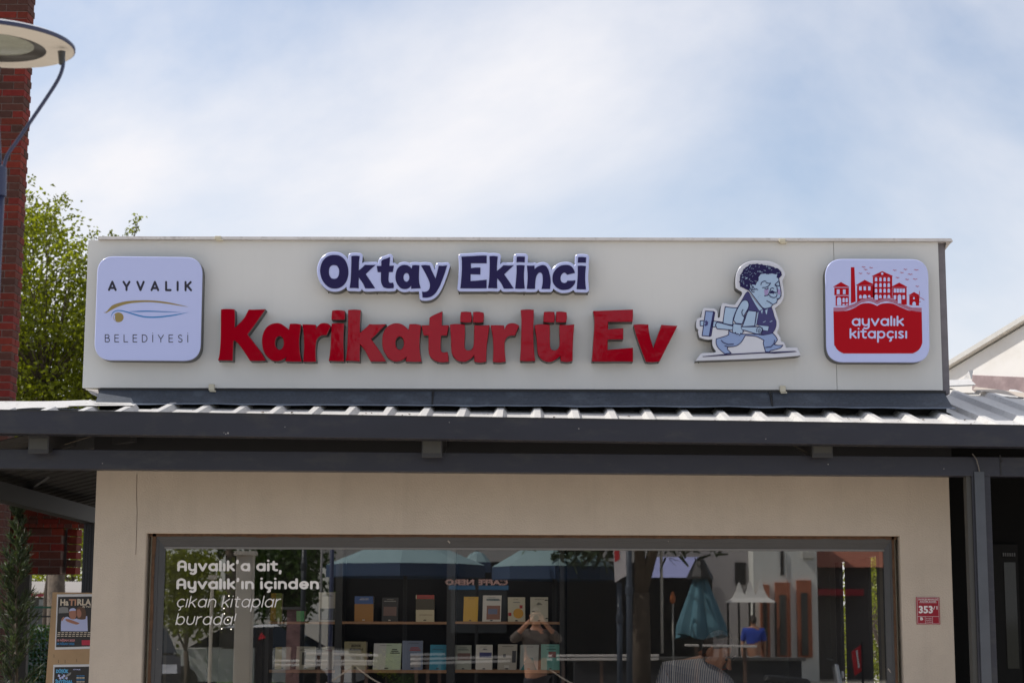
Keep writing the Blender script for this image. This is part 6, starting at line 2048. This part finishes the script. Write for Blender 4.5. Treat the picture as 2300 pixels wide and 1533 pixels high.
# man in the blue shirt walking away across the street (mirrored)
q = refl(1692, 1400, 30)
bm2 = thing('person', 'person in a bright blue shirt walking off by the white tents, mirrored in the window', 'person', (q.x, q.y, 0))
bx, by = q.x, q.y
JB = {'pel': (Vector((bx, by, .92)), .14), 'ch': (Vector((bx, by, 1.2)), (.18, .12)), 'sb': (Vector((bx, by, 1.38)), (.15, .1)), 'nk': (Vector((bx, by, 1.47)), .055), 'h0': (Vector((bx, by, 1.54)), .07), 'h1': (Vector((bx, by, 1.61)), .085), 'h2': (Vector((bx, by, 1.67)), .06)}
EB = [('pel', 'ch'), ('ch', 'sb'), ('sb', 'nk'), ('nk', 'h0'), ('h0', 'h1'), ('h1', 'h2')]
JS = {k: (JB[k][0], tuple(x + .025 for x in JB[k][1]) if isinstance(JB[k][1], tuple) else JB[k][1] + .02) for k in ('pel', 'ch', 'sb')}; JS['n2'] = (Vector((bx, by, 1.43)), .08); ES = [('pel', 'ch'), ('ch', 'sb'), ('sb', 'n2')]
for s in (-1, 1):
    n = 'l' if s < 0 else 'r'
    JB['s' + n], JB['e' + n], JB['w' + n] = (Vector((bx + .2 * s, by, 1.37)), .06), (Vector((bx + .25 * s, by + .03 * s, 1.1)), .045), (Vector((bx + .27 * s, by - .06 * s, .88)), .03)
    EB += [('sb', 's' + n), ('s' + n, 'e' + n), ('e' + n, 'w' + n)]
    hj, he = hand(bm2, JB['w' + n][0], Vector((0, -.1, -1)), Vector((-s, 0, 0)), 1, .3)
    for k_, v_ in hj.items():
        if k_ != 'w': JB[n + k_] = v_
    EB += [(('w' + n if a_ == 'w' else n + a_), n + b_) for a_, b_ in he]
    JB['k' + n], JB['f' + n], JB['t' + n] = (Vector((bx + .1 * s, by + .1 * s, .5)), .06), (Vector((bx + .1 * s, by + .2 * s, .09)), .042), (Vector((bx + .1 * s, by + .2 * s - .14, .045)), .035)
    EB += [('pel', 'k' + n), ('k' + n, 'f' + n), ('f' + n, 't' + n)]
    JS['s' + n], JS['e' + n] = (JB['s' + n][0], .085), (JB['e' + n][0], .068); ES += [('sb', 's' + n), ('s' + n, 'e' + n)]
skin_obj('body', JB, EB, M_sk, bm2)
skin_obj('shirt', JS, ES, mat('shirt_blue', (.03, .07, .42), .8), bm2)
skin_obj('shorts', {'p': (JB['pel'][0], .16), 'kl': (JB['kl'][0] + Vector((0, 0, .05)), .09), 'kr': (JB['kr'][0] + Vector((0, 0, .05)), .09)}, [('p', 'kl'), ('p', 'kr')], mat('shorts_grey', (.35, .35, .34), .8), bm2)
hair_cap(bm2, head_mesh(bm2, Vector((bx, by, 1.6)), Vector((0, -1, 0)), Vector((0, 0, 1)), 1.0, None), mat('hair_dark', (0, 0, 0)))

# ================================================================== ACROSS THE STREET (seen mirrored)
def rbx(mb, px0, py0, px1, py1, V, dep, ground=False, mi=0):
    a, b = refl(px0, py1, V), refl(px1, py0, V)
    return mb.box(a.x, b.x, a.y - dep, a.y, 0 if ground else a.z, b.z, mi)
M_cafe_shade = mat('cafe_shade', (.006, .007, .010), .8, spec=.2)  # near-black sheet colour stands in for the unlit inside of the fronts
cf = thing('cafe_building', 'cafe across the street, its dark inside painted black, with peach name lettering, mirrored in the window', 'building', refl(1000, 1500, 32))
rbx(MB(), 735, 1262, 1478, 1500, 31.0, 4, True).build('shop_front', M_cafe_shade, cf)
rbx(MB(), 580, 1085, 1480, 1262, 31.0, 4).build('upper_wall', mat('cafe_upper', (.40, .38, .36), .85), cf)
rbx(MB(), 1008, 1314, 1142, 1323, 30.6, .1).build('blue_strip', mat('strip_blue', (.06, .20, .38), .5), cf)
rbx(MB(), 1012, 1324, 1138, 1420, 30.8, .1).build('door', mat('door_shade', (.05, .055, .06), .4), cf)
p = refl(1141, 1312.5, 30.5)
font_mesh('lettering', 'CAFFE NERO', p.x, p.y, p.z, .125, mat('letter_peach', (.85, .5, .42), .5), cf, bold=.05, width=(refl(1142, 0, 30.5).x - refl(1008, 0, 30.5).x), flip=True, extr=.01)
M_teal = mat('canvas_teal', (.33, .47, .49), .7, transl=.25)
M_teald = mat('canvas_teal_under', (.03, .06, .12), .8)
def parasol(label, pxl, pxr, yedge, yapex, V, pxpole=None):
    c = (pxl + pxr) / 2
    e0, e1, ap = refl(pxl, yedge, V), refl(pxr, yedge, V), refl(c, yapex, V)
    t = thing('cafe_parasol', label, 'parasol', (ap.x, ap.y, 0), group='open parasols at the cafe')
    rad = (e1.x - e0.x) / 2
    w = MB()
    w2 = MB()
    n = 8
    P = [Vector((ap.x + rad * math.cos(math.pi / 4 * k + .0), ap.y + rad * math.sin(math.pi / 4 * k), (e0.z + e1.z) / 2)) for k in range(n)]
    for k in range(n):
        a, b = P[k], P[(k + 1) % n]
        m1_ = (a + ap) / 2 + Vector((0, 0, .06)); m2_ = (b + ap) / 2 + Vector((0, 0, .06))
        w.face([a, b, m2_, m1_]); w.face([m1_, m2_, ap])
        w2.face([a, b, b - Vector((0, 0, .22)), a - Vector((0, 0, .22))])
    w.build('canopy', M_teal, t); w2.build('valance', M_teald, t)
    px = c if pxpole is None else pxpole
    MB().tube([(ap.x, ap.y, 0), tuple(ap)], .035, 8).build('pole', M_dark, t)
    for k in range(n):
        MB().tube([ap - Vector((0, 0, .35)), P[k] - Vector((0, 0, .03))], .010, 4).build('rib', M_dark, t)
    s = refl(pxl + 15, yedge - 2, V)
parasol('left open turquoise parasol at the cafe, mirrored in the window', 733, 1090, 1268, 1210, 20)
parasol('right open turquoise parasol at the cafe, mirrored in the window', 1105, 1385, 1273, 1205, 19)
parasol('small far turquoise parasol between the two open ones, mirrored in the window', 1040, 1103, 1262, 1236, 28)
# closed parasol
t = thing('closed_parasol', 'folded teal parasol with a dark cap, mirrored in the window', 'parasol', refl(1575, 1500, 21))
V = 21
cx = refl(1572, 1300, V)
w = MB()
ringsP = [(1300, 14), (1330, 24), (1370, 38), (1405, 50), (1428, 52)]
G = []
for py, hw in ringsP:
    r_ = hw / 4000 * 33; z = refl(1572, py, V).z
    G.append([Vector((cx.x + r_ * (1 + .16 * math.cos(7 * a_)) * math.cos(a_), cx.y + r_ * .8 * (1 + .16 * math.cos(7 * a_)) * math.sin(a_), z + (.05 * math.sin(3 * a_) if py > 1410 else 0))) for a_ in [2 * math.pi * k / 42 for k in range(42)]])
for A_, B_ in zip(G, G[1:]):
    for k in range(42): w.face([A_[k], A_[(k + 1) % 42], B_[(k + 1) % 42], B_[k]])
w.build('folded_canvas', mat('canvas_teal2', (.10, .23, .29), .8), t)
zc = [refl(1572, y_, V).z for y_ in (1254, 1300, 1296)]
MB().lathe((cx.x, cx.y, 0), [(.05, zc[0]), (.085, zc[0] - .02), (.24, zc[1] + .05), (.25, zc[1])], 8).build('cap', M_dark, t)
MB().tube([(cx.x, cx.y, 0), (cx.x, cx.y, zc[0])], .03, 8).build('pole', M_dark, t)
# tents
for k, (px, py) in enumerate(((1660, 1309), (1684, 1305), (1708, 1302))):
    V = 35.4 + k * .01
    ap = refl(px, py, V); hw = .50
    t = thing('market_tent', ('left', 'middle', 'right')[k] + ' one of three white peaked tents, mirrored in the window', 'tent', (ap.x, ap.y, 0), group='white peaked tents')
    ze = refl(px, 1352, V).z
    w = MB()
    hh = ap.z - ze
    prof = [(hw, ze), (.5 * hw, ze + .22 * hh), (.24 * hw, ze + .55 * hh), (.07 * hw, ap.z), (0, ap.z + .03)]
    for (r0_, z0), (r1_, z1) in zip(prof, prof[1:]):
        for q_ in range(4):
            a0, a1 = math.pi / 4 + q_ * math.pi / 2, math.pi / 4 + (q_ + 1) * math.pi / 2
            k2 = 1.0
            w.face([(ap.x + r0_ * math.cos(a0), ap.y + r0_ * math.sin(a0), z0), (ap.x + r0_ * math.cos(a1), ap.y + r0_ * math.sin(a1), z0), (ap.x + r1_ * math.cos(a1), ap.y + r1_ * math.sin(a1), z1), (ap.x + r1_ * math.cos(a0), ap.y + r1_ * math.sin(a0), z1)])
    w.build('canopy', mat('tent_white', (.75, .73, .69), .7, transl=.2), t)
    for sx in (-1, 1):
        MB().tube([(ap.x + .34 * sx, ap.y + .34, 0), (ap.x + .34 * sx, ap.y + .34, ze)], .03, 6).build('leg', M_dark, t)
# grey block with the lavender awning
gbk = thing('grey_block', 'grey building with a lavender awning behind the folded parasol, mirrored in the window', 'building', refl(1590, 1500, 37))
rbx(MB(), 1478, 1100, 1700, 1520, 37, 4, True).build('wall', mat('block_grey', (.45, .42, .42), .85), gbk)
rbx(MB(), 1652, 1262, 1675, 1312, 36.95, .05).build('window', M_dark, gbk)
a, b = refl(1430, 1296, 27), refl(1576, 1296, 27); c, d = refl(1430, 1250, 29), refl(1576, 1250, 29)
MB().face([a, b, d, c]).build('awning', mat('awning_lavender', (.34, .36, .62), .7), gbk)
rbx(MB(), 1478, 1296, 1600, 1480, 36.9, .05).build('shop_front', M_cafe_shade, gbk)
# pale house with orange pilasters and red roofed neighbour
hs = thing('corner_house', 'pale house with orange brick pilasters, mirrored at the right of the window', 'building', refl(1770, 1500, 36))
rbx(MB(), 1696, 1130, 1832, 1520, 36, 5, True).build('wall', mat('house_pale', (.80, .80, .74), .85, var=.05), hs)
M_or = mat('pilaster_orange', (.45, .16, .09), .8, var=.12, vscale=6)
for (x0, x1, y0) in ((1710, 1728, 1312), (1744, 1774, 1307), (1793, 1822, 1302)):
    t_ = rbx(MB(), x0, y0, x1, 1475, 35.9, .1).build('pilaster', M_or, hs)
    rbx(MB(), x0 + (x1 - x0) * .3, y0 + 28, x1 - (x1 - x0) * .3, 1470, 35.85, .05).build('window', mat('house_pane', (.06, .065, .06), .2), t_)
rbx(MB(), 1754, 1234, 1760, 1290, 35.95, .05).build('window', M_dark, hs)
rbx(MB(), 1803, 1238, 1830, 1252, 35.9, .1).build('sign_panel', mat('panel_pale', (.6, .58, .52), .6), hs)
rr_ = thing('red_roof_house', 'house with a red tiled roof at the far right of the reflection', 'building', refl(1890, 1500, 38))
rbx(MB(), 1832, 1272, 1990, 1520, 38, 4, True).build('wall', mat('house_shade', (.10, .09, .085), .8), rr_)
a, b, c, d = refl(1832, 1273, 37.6), refl(1995, 1273, 37.6), refl(1995, 1150, 43), refl(1800, 1150, 43)
MB().face([a, b, c, d]).build('roof', mat('roof_tile_red', (.30, .10, .06), .85, var=.25, vscale=9, stretch=(1, 6, 6)), rr_)
rbx(MB(), 1834, 1322, 1940, 1336, 37.5, .3).build('awning', mat('awning_red', (.32, .03, .04), .7), rr_)
# poles, tree, railings in the street
def post_thing(name, label, cat, px, r_px, ytop, ybot, V, m, collar=None, grp=None, extra=None):
    q = refl(px, ytop, V)
    t = thing(name, label, cat, (q.x, q.y, 0), group=grp)
    r_ = r_px / 4000 * (12.05 + V)
    zb_ = 0 if ybot is None else refl(px, ybot, V).z
    MB().tube([(q.x, q.y, zb_), (q.x, q.y, q.z)], r_, 12).build('pole', m, t, smooth=True)
    if collar:
        z = refl(px, collar, V).z
        MB().lathe((q.x, q.y, z), [(r_, -.08), (r_ * 1.35, -.05), (r_ * 1.35, .05), (r_ * .9, .09)], 12).build('collar', m, t)
    return t
M_pole = mat('pole_navy', (.05, .065, .09), .45)
post_thing('lamp_post', 'thick dark blue lamp post in front of the tree, mirrored in the window', 'post', 1411.5, 6.5, 1100, None, 15, M_pole, 1325, 'poles along the street')
post_thing('lamp_post', 'shorter dark post left of the lamp post, mirrored in the window', 'post', 1391, 6, 1308, None, 17, M_pole, 1388, 'poles along the street')
post_thing('lamp_post', 'black post at the left part of the window reflection', 'post', 685, 5.5, 1150, None, 19, mat('pole_black', (.02, .025, .03), .4), 1270, 'poles along the street')
post_thing('lamp_post', 'thin grey post between the black post and the parasol, mirrored in the window', 'post', 725, 2.6, 1120, None, 25, mat('pole_grey', (.28, .27, .26), .5), None, 'poles along the street')
post_thing('flag_pole', 'slim white pole right of the tree trunk, mirrored in the window', 'post', 1484, 3.4, 1090, 1466, 18, mat('pole_white', (.55, .52, .46), .5), None, 'poles along the street')
tt = post_thing('garden_torch', 'slim torch on a pale stick, mirrored in the window', 'torch', 1511, 1.8, 1355, None, 19, mat('pole_white', (0, 0, 0)))
q = refl(1511, 1345, 19); MB().lathe(q, [(.0, -.08), (.045, -.05), (.05, .02), (.03, .10), (0, .15)], 10).build('torch_head', mat('torch_orange', (.5, .13, .03), .5), tt)
bn = thing('pole_banner', 'white banner with a red square hanging on the dark post, mirrored in the window', 'banner', refl(1395, 1300, 15))
V = 15
a, b, c, d = refl(1376, 1225, V), refl(1405, 1225, V), refl(1406, 1292, V), refl(1380, 1308, V)
off = Vector((0, .12, 0))
MB().face([a + off, b + off, c + off, d + off]).build('cloth', mat('banner_white', (.62, .58, .58), .8), bn)
a, b, c, d = refl(1378, 1232, V), refl(1390, 1232, V), refl(1391, 1256, V), refl(1380, 1262, V)
off = Vector((0, .125, 0)); MB().face([a + off, b + off, c + off, d + off]).build('red_print', mat('banner_red', (.5, .03, .04), .8), bn)
rq = random.Random(21)
# pine whose trunk forks
V = 18
base = refl(1440, 1500, V); base.z = 0
pn = thing('pine_tree', 'forked dark pine behind the lamp post, mirrored in the window and the red letters', 'tree', base)
w = MB()
f0 = refl(1441, 1330, V)
w.tube([base, refl(1441, 1420, V), f0], [.17, .15, .14], 10)
l1, l2 = refl(1436, 1232, V), refl(1468, 1232, V)
l1b, l2b = refl(1380, 1100, V), refl(1500, 1080, V)
w.tube([f0, l1, l1b, refl(1330, 900, V)], [.11, .09, .07, .03], 8); w.tube([f0, l2, l2b, refl(1520, 880, V)], [.10, .085, .06, .03], 8)
w.build('trunk', M_bark, pn, smooth=True)
cps = []
for _ in range(130):
    x, y = rq.uniform(1195, 1640), rq.uniform(760, 1215)
    if y > 830 + 50 * abs(x - 1440) / 200 * math.sin(x / 40) or x > 1320:
        cps.append(refl(x, y, V + rq.uniform(-2, 2)))
for x in (1262, 1280, 1340, 1362, 1310): cps.append(refl(x, 1232, V))
w = MB(); br = MB()
for c in cps:
    br.tube([c, c + (refl(1440, 1050, V) - c) * .35 + Vector((0, 0, -.1))], [.01, .03], 4, cap=False)
    for _ in range(42):
        d_ = Vector((rq.gauss(0, 1), rq.gauss(0, 1), rq.gauss(0, .8))).normalized()
        s = rq.uniform(.14, .34); n_ = d_.cross(Vector((rq.gauss(0, 1), rq.gauss(0, 1), rq.gauss(0, 1)))).normalized() * .03
        q = c + Vector((rq.gauss(0, .22), rq.gauss(0, .22), rq.gauss(0, .15)))
        w.face([q - n_, q + n_, q + d_ * s + n_ * .5, q + d_ * s - n_ * .5])
w.build('needles', mat('pine_green', (.035, .06, .02), .6, island=.4), pn); br.build('branches', M_bark, pn)
# big plane tree at the left, mirrored
for lab, x0, x1, y0, y1, V, n_, sz_ in (('tall leafy tree at the left of the reflection, dark in the red letters', 300, 800, 560, 1240, 34, 9000, .30),
                                  ('green bush behind the grass at the left edge of the reflection', 372, 470, 1245, 1400, 24, 3500, .12),
                                  ('low dark tree row behind the parked car, mirrored in the window', 560, 700, 1240, 1370, 29, 3500, .16)):
    cps = [refl(rq.uniform(x0, x1), rq.uniform(y0, y1), V + rq.uniform(-1.5, 1.5)) for _ in range(60)]
    if x0 == 300:
        cps = [refl(x, y, V + rq.uniform(-1.5, 1.5)) for x, y in ((rq.uniform(300, 850), rq.uniform(480, 1200)) for _ in range(170)) if x < 640 + (y - 480) * .32]
    b_ = sum(cps, Vector()) / len(cps); b_ = Vector((b_.x, b_.y, 0))
    twiggy_tree('street_tree', lab, b_, cps, n_, sz_, .45 if sz_ > .2 else .22, M_leaf2 if sz_ > .2 or x0 > 500 else M_leaf, rq, .2 if sz_ > .2 else .07, 'trees across the street')
MB().box(-16, -4.5, -33, -21, .0, .06).build('lawn', mat('lawn_green', (.10, .16, .04), .9, var=.3, vscale=2))
tag(bpy.data.objects['lawn'], kind='structure')
q = refl(580, 1395, 25)
car('parked_car', 'white car parked across the street, mirrored at the left of the window', q.x, q.y, .05, mat('car_white', (.7, .7, .7), .25, coat=1), 'cars across the street')
q = refl(405, 1420, 20)
car('parked_car', 'dark car parked at the left edge of the window reflection', q.x - .9, q.y, 1.35, mat('car_black', (.03, .03, .035), .25, coat=1), 'cars across the street')
# white guard rails
def grail(label, segs, V):
    q = refl(segs[0][0], segs[0][1], V)
    t = thing('guard_rail', label, 'railing', (q.x, q.y, 0), group='white street rails')
    for x0, y0, x1, y1 in segs:
        a, b = refl(x0, y0, V), refl(x1, y1, V)
        bevel(MB().beam(a, b, .05, .045).build('rail', mat('rail_white', (.85, .78, .72), .5), t), .008)
    for k in range(3):
        x0, y0, x1, y1 = segs[0]
        X = x0 + (x1 - x0) * (k + .5) / 3
        a = refl(X, y0, V)
        MB().box(a.x - .03, a.x + .03, a.y - .08, a.y - .03, 0, a.z).build('post', mat('rail_post', (.2, .12, .09), .6), t)
grail('left run of the white street rails, mirrored in the window', [(688, 1467, 850, 1471), (616, 1483, 850, 1484), (616, 1493, 840, 1490)], 21)
grail('middle run of the white street rails, mirrored in the window', [(922, 1469, 1000, 1468), (922, 1479, 1148, 1474), (922, 1489, 1146, 1483)], 21.2)
grail('right run of the white street rails, mirrored in the window', [(1222, 1472, 1480, 1471), (1226, 1480, 1480, 1479)], 21.4)
grail('white rail behind the seated man, mirrored in the window', [(1538, 1448, 1700, 1451)], 21.6)
pw = thing('planter_wall', 'low dark grey wall under the rails, mirrored in the window', 'wall', refl(1500, 1500, 21.8))
rbx(MB(), 1290, 1481, 1800, 1700, 21.9, .3, True).build('wall', mat('wall_anthracite', (.055, .055, .062), .8), pw)
MB_ = MB(); rbx(MB_, 1290, 1476, 1810, 1481, 21.85, .36); MB_.build('cap', mat('cap_stone', (.12, .115, .11), .7), pw)
sp = thing('stone_pillar', 'pinkish stone pillar behind the left rails, mirrored in the window', 'pillar', refl(658, 1500, 21.9))
rbx(MB(), 637, 1366, 679, 1700, 22, .4, True).build('pillar', mat('stone_pink', (.30, .17, .16), .9, var=.3, vscale=7, bump=.02, bscale=12), sp)
MB_ = MB(); rbx(MB_, 634, 1362, 682, 1368, 21.95, .45); MB_.build('cap', mat('cap_stone', (0, 0, 0)), sp)
ab = thing('street_board', 'black advertising board standing on the pavement, mirrored in the window', 'board', refl(588, 1500, 14))
rbx(MB(), 566, 1410, 612, 1700, 14, .06, True).build('panel', M_dark, ab)
p = refl(588, 1428, 13.95)
MB().face([(p.x - .05, p.y, p.z - .05), (p.x + .06, p.y, p.z - .02), (p.x - .01, p.y, p.z + .06)]).build('red_mark', mat('banner_red', (0, 0, 0)), ab)
# rope barrier
rp_ = thing('rope_barrier', 'pale rope slung between short posts, mirrored low in the window', 'rope', refl(790, 1500, 13))
w = MB()
for (x0, y0, x1, y1, sag) in ((700, 1545, 790, 1497, 14), (800, 1497, 880, 1545, 10), (1232, 1500, 1310, 1545, 8)):
    P_ = [refl(x0 + (x1 - x0) * k / 10, y0 + (y1 - y0) * k / 10 + sag * math.sin(math.pi * k / 10) * .5, 13) for k in range(11)]
    w = MB(); w.tube(P_, .012, 6); w.build('rope', mat('rope_pale', (.5, .45, .38), .9), rp_)
for px in (795, 1228): 
    a = refl(px, 1493, 13); MB().tube([(a.x, a.y, 0), tuple(a)], .03, 8).build('post', M_dark, rp_)
# shrubs
for px, py, V, n_, sz_, lab in ((868, 1490, 20.8, 900, .05, 'bright green shrub by the rails, mirrored in the window'), (905, 1545, 14, 1200, .03, 'small dark potted bush, mirrored at the bottom of the window')):
    c = refl(px, py, V)
    t = thing('shrub', lab, 'shrub', (c.x, c.y, 0))
    L = [c + Vector((rq.gauss(0, .10), rq.gauss(0, .10), rq.gauss(0, .09))) for _ in range(n_)]
    leaf_mesh(L, sz_, rq).build('foliage', M_leaf if V > 20 else M_leaf2, t)
    MB().tube([(c.x, c.y, 0), tuple(c)], .02, 6).build('stem', M_bark, t)
# scooter
V = 15
sc0 = refl(1830, 1533, V)
sct = thing('scooter', 'parked silver scooter with a dark seat, mirrored at the right of the window', 'scooter', (sc0.x, sc0.y, 0))
X, Yc = sc0.x, sc0.y
for dx in (-.55, .62):
    w = MB(); w.lathe((X + dx, Yc - .05, .24), [(.12, 0), (.24, .01), (.25, .05), (.24, .09), (.12, .10)], 20, axis=(0, 1, 0)); w.build('wheel', mat('tyre', (0, 0, 0)), sct)
M_sil = mat('scooter_silver', (.45, .48, .52), .25, metal=.3, coat=1)
w = MB(); w.hexa([(X - .75, Yc - .14, .35), (X - .1, Yc - .14, .3), (X - .1, Yc + .14, .3), (X - .75, Yc + .14, .35), (X - .7, Yc - .12, .72), (X - .1, Yc - .12, .62), (X - .1, Yc + .12, .62), (X - .7, Yc + .12, .72)]); bevel(w.build('body', M_sil, sct), .05, 3)
MB().box(X - .1, X + .4, Yc - .12, Yc + .12, .28, .34).build('footboard', M_dark, sct)
w = MB(); w.hexa([(X + .38, Yc - .2, .3), (X + .46, Yc - .2, .3), (X + .46, Yc + .2, .3), (X + .38, Yc + .2, .3), (X + .28, Yc - .12, .98), (X + .34, Yc - .12, .98), (X + .34, Yc + .12, .98), (X + .28, Yc + .12, .98)]); bevel(w.build('front_shield', M_sil, sct), .02)
w = MB(); w.tube([(X + .62, Yc, .24), (X + .35, Yc, .7), (X + .28, Yc, 1.02)], .025, 8); w.build('fork', M_dark, sct)
w = MB(); w.tube([(X + .25, Yc - .32, 1.05), (X + .28, Yc, 1.03), (X + .25, Yc + .32, 1.05)], .016, 8); w.build('handlebar', M_dark, sct)
for s in (-1, 1):
    w = MB(); w.tube([(X + .25, Yc + .22 * s, 1.05), (X + .2, Yc + .27 * s, 1.2)], .006, 5); w.lathe((X + .2, Yc + .27 * s, 1.24), [(0, 0), (.05, .005), (.045, .015), (0, .02)], 12, axis=(1, 0, 0)); w.build('mirror', M_dark, sct)
w = MB(); w.hexa([(X - .78, Yc - .13, .72), (X - .05, Yc - .13, .66), (X - .05, Yc + .13, .66), (X - .78, Yc + .13, .72), (X - .72, Yc - .10, .82), (X - .1, Yc - .10, .76), (X - .1, Yc + .10, .76), (X - .72, Yc + .10, .82)]); bevel(w.build('seat', M_dark, sct), .03)
MB().lathe((X + .40, Yc, .82), [(0, .04), (.05, .03), (.06, 0)], 14, axis=(1, 0, 0)).build('headlight', mat('lamp_glass', (0, 0, 0)), sct)
rdp = thing('red_pennant', 'folded red and white pennant by the side door, mirrored at the right', 'banner', refl(1924, 1500, 17))
V = 17
a, b, c, d = refl(1914, 1462, V), refl(1936, 1446, V), refl(1937, 1505, V), refl(1920, 1516, V)
MB().hexa([d, c, c + Vector((0, -.06, 0)), d + Vector((0, -.06, 0)), a, b, b + Vector((0, -.06, 0)), a + Vector((0, -.06, 0))]).build('cloth', mat('banner_red', (0, 0, 0)), rdp)
a, b, c, d = refl(1922, 1460, V), refl(1926, 1458, V), refl(1931, 1498, V), refl(1927, 1500, V)
off = Vector((0, .01, 0)); MB().face([a + off, b + off, c + off, d + off]).build('white_stripe', mat('banner_white', (0, 0, 0)), rdp)
MB().tube([(refl(1936, 1440, V).x, a.y, 0), (refl(1936, 1440, V).x, a.y, refl(1936, 1440, V).z)], .02, 6).build('pole', M_dark, rdp)

# small print and fittings too small to pick apart
for o in bpy.data.objects:
    b_ = o.name.split('.')[0]
    if b_ in ('window_print', 'bird_print', 'windmill_sail', 'hair_curl', 'ink_speck', 'ink_line', 'shoots', 'twigs', 'screw', 'paint_chip', 'small_print', 'border', 'tear_mark', 'grille', 'road_marking', 'foil', 'page_line') and o.parent:
        o['kind'] = 'stuff'
